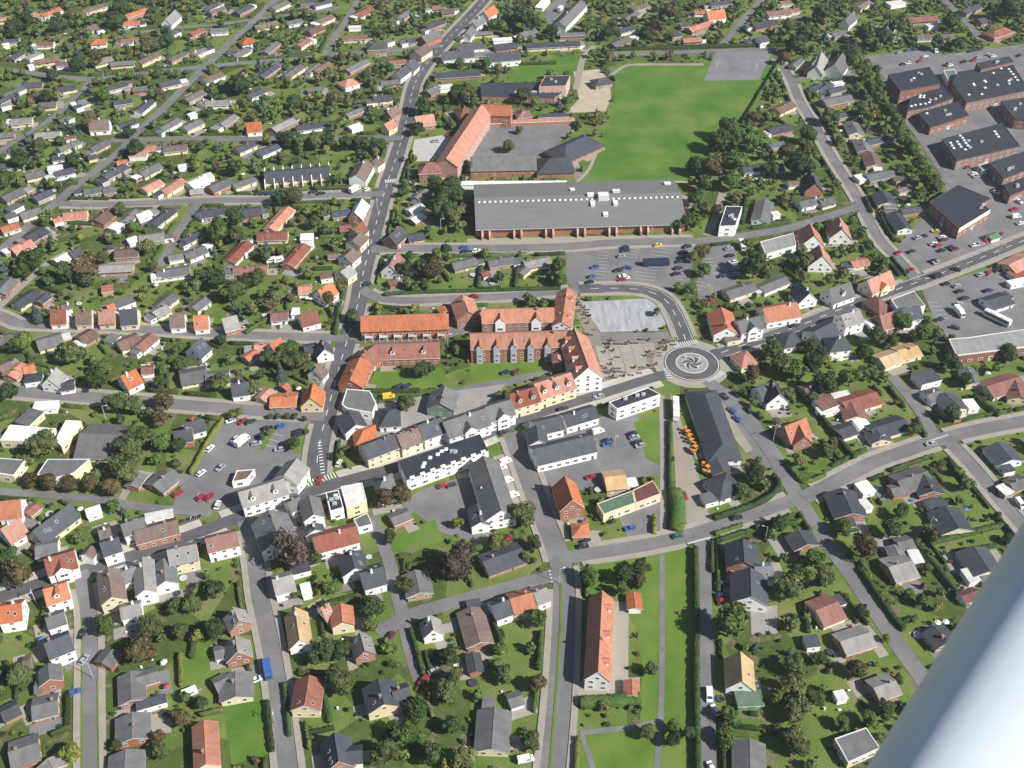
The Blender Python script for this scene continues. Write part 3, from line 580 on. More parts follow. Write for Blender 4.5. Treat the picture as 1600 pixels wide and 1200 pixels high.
    (134.0, 263.6, -1.46, 4.8, 6.3, 'L', 'g', 'r', 0),
    (138.2, 267.5, 0.30, 6.2, 6.3, 'L', 'g', 'r', 0),
    (161.8, 258.5, -1.40, 11.8, 12.6, 'L', 'd', 'y', 0),
    (157.0, 252.8, 0.26, 4.4, 6.3, 'F', 'w', 'w', 0),
    (153.7, 244.1, 0.40, 7.0, 5.4, 'L', 'm', 'w', 0),
    (188.0, 297.2, 0.45, 7.6, 7.2, 'L', 'g', 'r', 0),
    (104.2, 237.8, 0.42, 9.2, 11.7, 'L', 'r', 'y', 0),
    (-144.7, 221.6, 0.52, 8.0, 9.4, 'N', 'd', 'w', 0),
    (-149.5, 232.9, 0.45, 6.1, 7.2, 'M', 'g', 'w', 0),
    (-144.5, 211.0, -1.21, 6.6, 7.2, 'M', 'g', 'r', 0),
    (-147.5, 207.8, 0.27, 2.7, 5.2, 'L', 'g', 'r', 0),
    (-128.9, 218.5, 1.19, 5.8, 7.2, 'L', 'g', 'r', 0),
    (-118.4, 207.3, -1.28, 11.2, 8.6, 'L', 'g', 'r', 0),
    (-114.7, 211.4, 0.38, 7.1, 6.5, 'L', 'g', 'r', 0),
    (-114.2, 192.9, -1.32, 9.5, 10.8, 'L', 'g', 'r', 0),
    (-111.0, 202.1, 0.35, 9.2, 3.6, 'F', 'd', 'w', 0),
    (-113.1, 180.9, -1.36, 8.1, 10.8, 'L', 'g', 'b', 0),
    (-90.6, 186.2, -1.32, 15.4, 7.9, 'M', 'o', 'y', 0),
    (-143.1, 200.7, 0.29, 7.8, 8.6, 'L', 'g', 'r', 0),
    (-153.5, 199.2, 0.63, 5.4, 6.5, 'L', 'd', 'r', 0),
    (-144.4, 185.4, 0.40, 8.6, 10.1, 'L', 'g', 'r', 0),
    (-134.8, 180.4, -0.89, 4.8, 7.9, 'L', 'l', 'r', 0),
    (-154.1, 216.9, 0.37, 2.7, 5.8, 'L', 'b', 'b', 0),
    (-90.1, 232.6, -1.07, 6.6, 7.9, 'S', 'l', 'r', 0),
    (-87.6, 220.6, -1.27, 6.8, 8.6, 'S', 'l', 'r', 0),
    (-85.9, 207.7, -1.36, 9.6, 10.8, 'L', 'g', 'y', 0),
    (-90.7, 209.4, 0.59, 5.1, 6.5, 'L', 'g', 'r', 0),
    (-69.5, 228.8, -1.31, 13.8, 7.9, 'S', 't', 'w', 0),
    (-55.8, 233.8, -1.38, 8.0, 7.9, 'M', 'o', 'y', 0),
    (-47.8, 221.9, -1.25, 7.4, 7.2, 'S', 'l', 'r', 0),
    (-62.9, 203.7, 1.57, 11.1, 9.4, 'M', 'r', 'y', 0),
    (-40.1, 203.0, -1.28, 9.6, 10.8, 'M', 'd', 'y', 0),
    (-34.2, 204.3, 0.37, 5.7, 7.2, 'M', 'd', 'y', 0),
    (-51.3, 183.4, -1.32, 10.0, 9.4, 'S', 'd', 'r', 0),
    (-47.1, 183.2, 0.13, 6.3, 6.5, 'M', 'd', 'w', 0),
    (-93.8, 220.9, 0.31, 3.2, 5.8, 'L', 'g', 'w', 0),
    (-61.6, 236.3, 0.67, 3.4, 7.2, 'S', 'o', 'w', 0),
    (-26.1, 229.5, -1.32, 6.4, 7.2, 'S', 'l', 'w', 0),
    (-12.1, 230.6, -1.32, 15.0, 9.4, 'L', 'b', 'r', 0),
    (-12.0, 216.8, -1.38, 7.5, 5.2, 'L', 'd', 'r', 0),
    (-5.7, 192.1, 1.52, 14.5, 10.8, 'L', 'g', 'y', 0),
    (1.0, 203.3, 0.36, 4.6, 5.8, 'L', 'g', 'w', 0),
    (28.1, 224.0, 1.47, 32.3, 8.6, 'K', 'o', 'w', [('dormer', 3, 'w')]),
    (37.3, 207.2, 1.52, 6.1, 5.2, 'L', 'o', 'b', 0),
    (71.4, 211.7, 1.47, 11.3, 9.4, 'S', 't', 'w', 0),
    (73.3, 203.5, 0.06, 8.4, 5.8, 'F', 'n', 'n', 0),
    (69.9, 183.2, 1.43, 10.8, 10.1, 'L', 'g', 'r', 0),
    (110.8, 225.6, 0.34, 11.4, 9.4, 'L', 'l', 'r', 0),
    (115.8, 207.7, 0.36, 8.2, 8.6, 'L', 'l', 'r', 0),
    (101.7, 204.7, 0.23, 3.8, 3.6, 'F', 'w', 'w', 0),
    (138.8, 226.9, -1.16, 7.1, 9.4, 'L', 'd', 'b', 0),
    (97.0, 225.1, 0.13, 4.8, 5.0, 'F', 'd', 'w', 0),
    (-20.6, 402.3, -1.33, 13.3, 11.0, 'N', 'o', 'r', 0),
    (-30.3, 406.0, -1.00, 4.6, 5.0, 'L', 'o', 'r', 0),
    (-46.6, 393.0, 0.05, 38.2, 12.0, 'N', 'o', 'r', [('balcony', 6, 'w')]),
    (-44.0, 375.3, 0.05, 26.7, 12.0, 'M', 'r', 'r', [('dormer', 2, 'w')]),
    (-60.4, 371.1, 0.90, 8.9, 11.0, 'M', 'r', 'r', 0),
    (-64.7, 359.0, 1.39, 15.7, 11.0, 'M', 'o', 'r', 0),
    (4.0, 378.2, 0.05, 43.6, 12.0, 'T', 'o', 'r', [('bay', 6, 'g')]),
    (28.6, 365.2, -1.39, 26.9, 13.0, 'J', 'o', 'w', [('dormer', 4, 'w')]),
    (19.0, 368.2, 1.54, 4.7, 5.0, 'N', 'o', 'r', 0),
    (2.5, 395.6, 0.04, 31.8, 11.0, 'T', 'o', 'r', [('bay', 2, 'w')]),
    (23.0, 399.8, 1.45, 25.9, 9.0, 'T', 'o', 'w', [('dormer', 2, 'w')]),
    (21.7, 393.7, 0.24, 7.5, 10.0, 'V', 'd', 'r', 0),
    (-18.6, 327.4, 0.47, 18.2, 12.0, 'N', 'g', 'w', [('bay', 1, 'w')]),
    (-5.5, 335.0, 0.43, 11.1, 11.0, 'N', 'g', 'w', [('bay', 1, 'w')]),
    (4.4, 342.8, 0.41, 11.8, 11.0, 'N', 'r', 'y', [('dormer', 2, 'g')]),
    (16.4, 350.0, 0.45, 16.9, 12.0, 'N', 'o', 'y', [('dormer', 3, 'w')]),
    (-26.0, 558.9, 1.30, 64.6, 13.0, 'T', 'o', 'p', 0),
    (-43.7, 528.1, 0.11, 12.1, 12.0, 'V', 'r', 'r', 0),
    (-4.7, 535.9, 0.04, 35.4, 15.0, 'M', 'g', 'r', 0),
    (22.5, 535.9, 0.07, 20.5, 17.0, 'P', 'd', 'r', 0),
    (34.3, 554.8, 0.72, 30.9, 18.0, 'P', 'd', 'r', 0),
    (1.0, 518.0, 0.01, 55.6, 4.0, 'F', 'w', 'w', 0),
    (33.1, 492.9, 0.05, 104.0, 44.0, 'H', 'g', 'r', [('buttress', 14, 'r'), ('domes', 38, 'w'), ('vents', 1, 'w')]),
    (-113.7, 527.7, 0.18, 34.5, 13.0, 'L', 'd', 'y', [('fins', 8, 'w')])]
# height, roof, wall, outline, rooflights
FLATS = [(4.0, 'd', 'r', [(-18.1, 617.7), (24.8, 615.2), (32.1, 627.1), (16.2, 635.8), (-19.2, 634.1)], []),
    (8.0, 'd', 'p', [(15.9, 621.2), (31.8, 622.1), (35.0, 636.0), (20.0, 636.0)], []),
    (9.0, 'd', 'r', [(226.9, 613.1), (252.8, 622.5), (253.2, 646.4), (225.6, 635.6)], [(239.4, 630.3)]),
    (6.0, 'd', 'r', [(226.5, 593.8), (241.3, 599.5), (257.8, 610.2), (256.0, 627.2), (233.3, 611.0)], [(239.3, 613.5), (241.5, 613.5), (238.2, 611.0), (240.5, 611.0), (230.2, 599.5), (232.9, 601.1), (236.1, 601.9), (239.2, 602.7), (241.9, 604.4)]),
    (5.0, 'd', 'r', [(234.7, 575.4), (260.8, 590.2), (260.4, 608.1), (232.5, 593.4)], [(237.4, 592.6)]),
    (7.0, 'd', 'r', [(262.6, 602.3), (304.7, 619.0), (305.3, 629.4), (307.0, 654.6), (270.3, 643.6), (262.0, 627.7)], [(302.2, 647.2), (302.2, 643.6), (302.4, 640.0), (302.2, 635.9), (302.2, 632.0), (282.2, 631.1), (282.4, 629.4), (274.3, 626.8), (274.2, 625.1), (287.4, 625.1), (279.5, 621.6), (267.1, 612.3), (274.9, 613.1), (291.0, 641.8), (297.8, 648.1), (296.7, 631.1)]),
    (9.0, 'd', 'r', [(283.5, 642.8), (306.9, 653.8), (306.3, 661.2), (283.0, 651.0)], []),
    (4.0, 'n', 'w', [(263.4, 637.6), (270.5, 643.0), (272.2, 653.8), (264.6, 652.0)], []),
    (6.0, 'd', 'r', [(284.5, 583.5), (290.5, 581.9), (300.7, 611.0), (284.0, 606.0)], []),
    (6.0, 'd', 'r', [(237.0, 535.6), (276.4, 551.9), (275.7, 578.8), (236.3, 559.9)], [(247.3, 563.6), (247.8, 561.0), (247.8, 558.0), (247.8, 555.1), (248.0, 552.2), (243.6, 556.7), (243.7, 553.8), (243.8, 550.9), (245.3, 547.8), (239.5, 555.2), (239.4, 552.2), (239.5, 549.3), (268.0, 568.4), (267.9, 565.4), (268.0, 562.4)]),
    (6.0, 'd', 'r', [(255.6, 516.6), (269.9, 525.3), (277.2, 546.1), (253.8, 533.5)], []),
    (5.0, 'd', 'r', [(253.8, 500.8), (263.9, 507.2), (268.5, 520.3), (254.5, 512.4)], []),
    (3.0, 'g', 'w', [(250.2, 530.6), (255.9, 533.4), (255.7, 538.9), (249.3, 536.1)], []),
    (6.0, 'k', 'r', [(217.4, 467.6), (238.5, 485.5), (236.6, 491.6), (242.4, 496.6), (229.6, 510.0), (210.2, 492.8)], []),
    (6.0, 'g', 'w', [(170.4, 400.4), (183.3, 404.2), (181.3, 415.5), (169.3, 409.1)], []),
    (6.0, 'd', 'w', [(101.2, 470.0), (109.4, 470.5), (115.4, 488.5), (107.2, 489.1)], [(109.7, 476.4)]),
    (3.5, 'l', 'w', [(120.5, 449.0), (136.6, 456.7), (137.5, 468.1), (119.9, 460.1)], []),
    (4.0, 'w', 'y', [(-176.9, 318.2), (-178.2, 325.5), (-196.9, 327.7), (-197.9, 318.9)], []),
    (4.0, 'w', 'y', [(-176.5, 321.8), (-175.9, 318.2), (-173.0, 315.3), (-169.7, 330.0), (-175.9, 330.4)], []),
    (3.5, 'g', 'w', [(-68.4, 340.6), (-66.5, 338.2), (-55.5, 335.1), (-54.5, 341.3), (-57.9, 348.9), (-67.4, 350.1)], []),
    (6.0, 'd', 'w', [(41.6, 334.6), (59.7, 343.6), (55.0, 348.0), (38.6, 338.9)], []),
    (5.0, 'l', 'r', [(186.9, 370.0), (219.7, 376.1), (224.1, 388.7), (195.0, 382.3), (187.0, 381.4)], []),
    (4.0, 'g', 'y', [(-192.4, 300.6), (-185.8, 299.3), (-184.3, 307.9), (-195.4, 308.9)], []),
    (5.0, 'g', 'y', [(-169.5, 296.9), (-163.2, 299.6), (-159.6, 307.2), (-175.6, 307.2), (-176.8, 298.9)], []),
    (3.0, 'b', 'w', [(-98.8, 298.3), (-96.9, 303.7), (-103.5, 303.0), (-104.1, 296.9)], []),
    (5.0, 'd', 'w', [(-65.3, 280.0), (-60.7, 281.9), (-63.6, 290.9), (-68.2, 289.6)], [(-64.4, 288.0)]),
    (6.0, 'w', 'y', [(-59.6, 281.3), (-52.6, 284.8), (-55.1, 293.6), (-62.9, 291.6)], []),
    (3.0, 'g', 'w', [(-54.7, 273.8), (-49.9, 275.6), (-52.3, 281.3), (-57.0, 278.1)], []),
    (4.0, 'n', 'y', [(32.9, 279.4), (44.9, 285.1), (44.1, 291.4), (30.8, 284.9)], []),
    (4.0, 'm', 'y', [(45.0, 285.1), (54.6, 289.8), (52.3, 296.8), (44.3, 291.6)], []),
    (3.0, 'g', 'y', [(98.5, 181.0), (109.1, 185.8), (106.5, 192.8), (96.2, 189.0)], []),
    (5.8, 'd', 'w', [(-38.8, 295.4), (-9.0, 311.2), (-12.4, 320.2), (-42.9, 305.3)], [(-33.3, 302.2), (-32.9, 303.9), (-28.1, 308.8), (-26.7, 310.5), (-25.1, 311.6), (-30.9, 307.0)])]
VEHICLES = [('c', 247.2, 685.9, 0.40, 's'),
    ('c', 253.7, 689.6, 0.33, 'b'),
    ('c', 258.2, 691.1, 0.37, 'n'),
    ('c', 244.9, 668.2, 0.22, 'd'),
    ('c', 248.5, 669.7, 0.22, 'w'),
    ('c', 256.8, 673.4, 0.64, 'r'),
    ('c', 262.1, 680.1, 0.43, 'w'),
    ('v', 271.0, 688.2, -1.55, 'w'),
    ('c', 272.0, 667.7, 0.57, 'd'),
    ('c', 273.9, 666.7, 0.42, 'w'),
    ('c', 284.2, 672.1, 0.35, 'd'),
    ('c', 290.8, 674.0, 0.35, 'r'),
    ('c', 295.3, 678.5, 0.39, 's'),
    ('c', 303.1, 682.0, -0.64, 'w'),
    ('c', 305.4, 680.3, 0.31, 'w'),
    ('c', 293.1, 687.6, 0.36, 'd'),
    ('c', 296.7, 689.6, 0.40, 'd'),
    ('c', 300.4, 690.9, 0.35, 'd'),
    ('c', 322.5, 681.7, 0.55, 'd'),
    ('c', 199.0, 468.2, 0.42, 's'),
    ('c', 201.9, 469.6, 0.35, 'd'),
    ('c', 209.3, 474.0, -0.19, 'y'),
    ('c', 210.9, 468.8, 0.44, 'w'),
    ('c', 211.1, 466.3, 0.32, 'm'),
    ('c', 205.1, 462.7, 0.27, 'w'),
    ('c', 206.7, 461.3, 0.41, 'r'),
    ('c', 192.4, 456.0, 0.48, 'd'),
    ('c', 207.2, 456.9, 0.37, 'd'),
    ('c', 212.7, 459.9, 0.47, 'n'),
    ('c', 213.8, 458.0, 0.39, 'm'),
    ('c', 200.5, 447.9, 0.34, 'n'),
    ('c', 201.8, 446.5, 0.36, 's'),
    ('c', 224.8, 461.6, 0.29, 'w'),
    ('c', 227.6, 462.6, 0.34, 's'),
    ('c', 230.3, 464.4, 0.54, 'r'),
    ('c', 232.8, 466.0, 0.62, 'r'),
    ('c', 240.3, 471.1, 0.81, 'r'),
    ('c', 185.9, 454.9, 0.55, 'r'),
    ('c', 187.8, 440.2, 0.54, 'r'),
    ('v', 199.1, 435.2, 0.42, 'd'),
    ('c', 209.3, 440.7, -0.54, 'd'),
    ('c', 223.7, 438.0, 0.80, 'r'),
    ('c', 219.4, 436.4, 0.46, 's'),
    ('c', 228.6, 440.2, 0.56, 'd'),
    ('c', 200.9, 428.9, 0.31, 'd'),
    ('c', 205.6, 427.3, 0.44, 's'),
    ('c', 205.6, 423.0, 0.35, 'd'),
    ('c', 206.1, 417.5, 0.36, 'd'),
    ('c', 202.2, 413.3, 0.43, 's'),
    ('c', 218.8, 423.5, 0.30, 'n'),
    ('c', 251.4, 511.7, -0.77, 'w'),
    ('c', 260.2, 502.4, -0.97, 'w'),
    ('c', 255.2, 494.8, 0.30, 'r'),
    ('v', 253.7, 487.6, 0.22, 'w'),
    ('c', 253.9, 481.4, 0.32, 'w'),
    ('c', 245.0, 538.2, 0.30, 'r'),
    ('c', 246.0, 531.0, 0.34, 'w'),
    ('c', 246.5, 528.2, 0.38, 's'),
    ('c', 189.9, 401.3, 0.37, 'n'),
    ('c', 195.1, 395.4, -0.40, 'g'),
    ('u', 215.4, 401.2, -0.84, 'w'),
    ('k', 200.0, 405.8, -1.33, 'w'),
    ('k', 157.2, 394.7, -1.17, 'w'),
    ('c', 163.1, 320.4, 0.23, 's'),
    ('c', 70.8, 461.5, 0.23, 'y'),
    ('U', 68.2, 445.1, 0.06, 'n'),
    ('c', 54.5, 459.6, 0.32, 'n'),
    ('c', 54.7, 457.1, 0.22, 'd'),
    ('c', 52.4, 451.9, 0.18, 's'),
    ('c', 54.6, 442.3, -0.27, 'b'),
    ('c', 50.0, 440.0, 0.20, 'd'),
    ('c', 51.8, 435.1, 0.17, 'w'),
    ('c', 53.0, 433.7, 0.22, 'w'),
    ('c', 51.2, 432.0, 0.14, 'r'),
    ('c', 82.6, 455.4, 0.28, 'd'),
    ('c', 81.4, 451.0, 0.28, 'd'),
    ('c', 79.8, 447.5, 0.20, 'n'),
    ('c', 78.5, 441.8, 0.28, 'n'),
    ('c', 77.1, 437.0, 0.28, 'd'),
    ('c', 84.9, 460.5, 0.37, 'd'),
    ('k', 111.4, 460.1, -1.48, 'w'),
    ('c', 104.9, 458.6, 0.24, 's'),
    ('c', 104.6, 452.5, 0.27, 'd'),
    ('c', 105.1, 446.9, 0.19, 'w'),
    ('c', 105.0, 441.1, 0.23, 's'),
    ('c', 105.0, 436.8, 0.23, 's'),
    ('c', 98.5, 435.4, 0.24, 'n'),
    ('c', 89.9, 415.2, 0.61, 'r'),
    ('c', -22.8, 459.5, 0.08, 'b'),
    ('c', -22.5, 455.9, 0.12, 'n'),
    ('c', -17.2, 456.7, 0.20, 'w'),
    ('c', 39.3, 442.8, 0.28, 'b'),
    ('c', 37.4, 434.9, 0.33, 'b'),
    ('c', 35.9, 430.2, 0.28, 'd'),
    ('c', -16.9, 419.0, -0.21, 'r'),
    ('c', -6.2, 663.2, 0.10, 'p'),
    ('c', -12.3, 662.5, 0.29, 'd'),
    ('c', -10.9, 644.0, 0.43, 'd'),
    ('c', -42.5, 567.4, 0.15, 's'),
    ('c', -35.8, 574.9, 0.76, 'r'),
    ('k', 33.3, 755.7, 1.17, 'w'),
    ('c', -131.4, 510.0, 0.30, 'd'),
    ('c', -128.8, 510.0, 0.30, 'd'),
    ('c', -125.9, 510.0, 0.34, 'n'),
    ('c', -103.3, 512.0, 0.43, 'd'),
    ('c', -99.1, 510.5, 0.31, 'd'),
    ('c', -86.4, 513.9, 0.48, 'm'),
    ('k', -81.9, 513.2, 0.93, 'w'),
    ('c', -75.9, 514.5, 0.95, 'w'),
    ('c', -67.1, 428.6, 0.27, 'd'),
    ('a', -114.5, 447.5, 0.36, 'w'),
    ('a', -111.0, 448.0, 0.40, 'w'),
    ('a', -125.4, 451.6, 0.42, 'w'),
    ('c', -59.5, 546.6, 1.48, 'd'),
    ('c', -107.2, 333.5, 0.78, 'r'),
    ('c', -112.2, 333.9, 0.56, 'w'),
    ('c', -104.1, 333.3, 0.54, 'g'),
    ('c', -96.8, 329.4, 0.34, 'd'),
    ('c', -98.5, 325.4, 0.38, 'n'),
    ('c', -91.4, 330.6, 0.40, 'b'),
    ('c', -99.5, 320.7, 0.30, 's'),
    ('c', -84.4, 327.6, 0.27, 'd'),
    ('c', -84.3, 325.8, 0.25, 'd'),
    ('k', -105.2, 321.2, 1.00, 'w'),
    ('c', -108.2, 322.8, 1.05, 'w'),
    ('c', -117.1, 317.7, 1.12, 'w'),
    ('c', -46.9, 355.0, 0.84, 'n'),
    ('c', -43.5, 355.3, 0.74, 'n'),
    ('v', -50.4, 348.6, 0.22, 'y'),
    ('c', -90.0, 317.3, 0.21, 's'),
    ('c', -37.2, 388.8, 0.22, 'r'),
    ('c', 35.6, 348.8, 0.39, 's'),
    ('c', 20.4, 341.2, 0.36, 'd'),
    ('c', -3.3, 327.3, 0.57, 'd'),
    ('c', 1.6, 364.6, 0.87, 'm'),
    ('c', -2.8, 364.2, 0.36, 'n'),
    ('v', 34.0, 327.5, 0.42, 'w'),
    ('c', 37.1, 320.3, 0.31, 'b'),
    ('c', 37.4, 322.3, 0.25, 'n'),
    ('v', -2.4, 310.5, 0.54, 'w'),
    ('c', -25.8, 297.7, 0.54, 'r'),
    ('c', -22.7, 297.9, 0.39, 'g'),
    ('c', 29.7, 302.1, 0.31, 'r'),
    ('c', 26.0, 270.5, 0.35, 'd'),
    ('c', 25.1, 267.5, 0.22, 'd'),
    ('v', -4.4, 307.1, 0.34, 'w'),
    ('v', -1.9, 300.1, 0.47, 'w'),
    ('v', 0.2, 292.4, 0.41, 'w'),
    ('c', -1.2, 270.7, 1.21, 'r'),
    ('c', 86.8, 348.8, -1.03, 'd'),
    ('c', 88.7, 340.1, -0.94, 'b'),
    ('c', 90.2, 335.0, -0.94, 'b'),
    ('c', 95.4, 340.3, -1.11, 'd'),
    ('c', 99.1, 337.0, -1.11, 'd'),
    ('c', 91.8, 350.2, -0.82, 'd'),
    ('c', 122.3, 399.1, 0.42, 'd'),
    ('c', 124.7, 396.8, 0.39, 'd'),
    ('c', 47.3, 326.2, 0.34, 'd'),
    ('c', 48.0, 324.3, 0.32, 's'),
    ('c', 48.9, 321.2, 0.41, 'd'),
    ('c', 49.8, 319.5, 0.34, 's'),
    ('x', 68.9, 327.9, -0.48, 'o'),
    ('x', 69.4, 325.7, -0.48, 'o'),
    ('x', 69.8, 323.1, -0.48, 'o'),
    ('x', 70.3, 320.9, -0.48, 'o'),
    ('X', 70.8, 316.7, 0.68, 'o'),
    ('U', 65.9, 339.9, -1.66, 'w'),
    ('c', 62.5, 292.9, 0.29, 'm'),
    ('c', 63.0, 290.7, 0.30, 'r'),
    ('c', 59.1, 272.4, 0.31, 't'),
    ('c', 81.5, 281.3, 0.29, 'd'),
    ('c', 71.5, 250.4, 0.20, 'b'),
    ('c', 70.8, 245.5, 0.14, 'n'),
    ('c', 71.2, 243.2, 0.17, 'r'),
    ('X', 74.1, 305.6, 0.68, 'o'),
    ('x', 73.4, 308.0, -0.47, 'o'),
    ('x', 74.9, 303.2, -0.47, 'o'),
    ('c', 42.4, 276.1, 0.26, 'b'),
    ('c', -72.3, 300.4, 1.38, 'r'),
    ('c', -68.7, 285.2, 1.31, 'r'),
    ('c', -111.8, 291.7, 0.98, 'r'),
    ('c', -108.1, 287.6, 1.48, 'w'),
    ('c', -110.9, 307.1, 1.04, 's'),
    ('c', -66.2, 309.5, 1.34, 'w'),
    ('c', -123.9, 293.4, 0.83, 'r'),
    ('c', -115.0, 291.4, 0.89, 'r'),
    ('c', -117.7, 304.3, 0.94, 'w'),
    ('c', -140.7, 229.4, 1.41, 'd'),
    ('c', -137.2, 219.2, 1.25, 's'),
    ('c', -136.6, 207.0, 0.47, 'b'),
    ('a', -100.4, 206.5, 0.50, 'w'),
    ('k', -77.4, 214.7, -1.30, 'b'),
    ('c', -80.7, 211.7, 0.45, 'w'),
    ('c', -39.6, 228.4, 0.94, 'm'),
    ('v', 4.0, 183.6, 0.24, 'w'),
    ('c', -24.7, 214.9, 0.51, 's'),
    ('c', -27.8, 211.5, 0.98, 'r'),
    ('v', 61.4, 205.8, -1.65, 'w'),
    ('c', 62.5, 200.6, -1.24, 'w'),
    ('c', 58.6, 181.2, -1.31, 'w'),
    ('c', 180.4, 294.7, -0.22, 'd'),
    ('v', 186.5, 288.0, -1.34, 'w'),
    ('c', -166.2, 466.7, 1.11, 'r')]
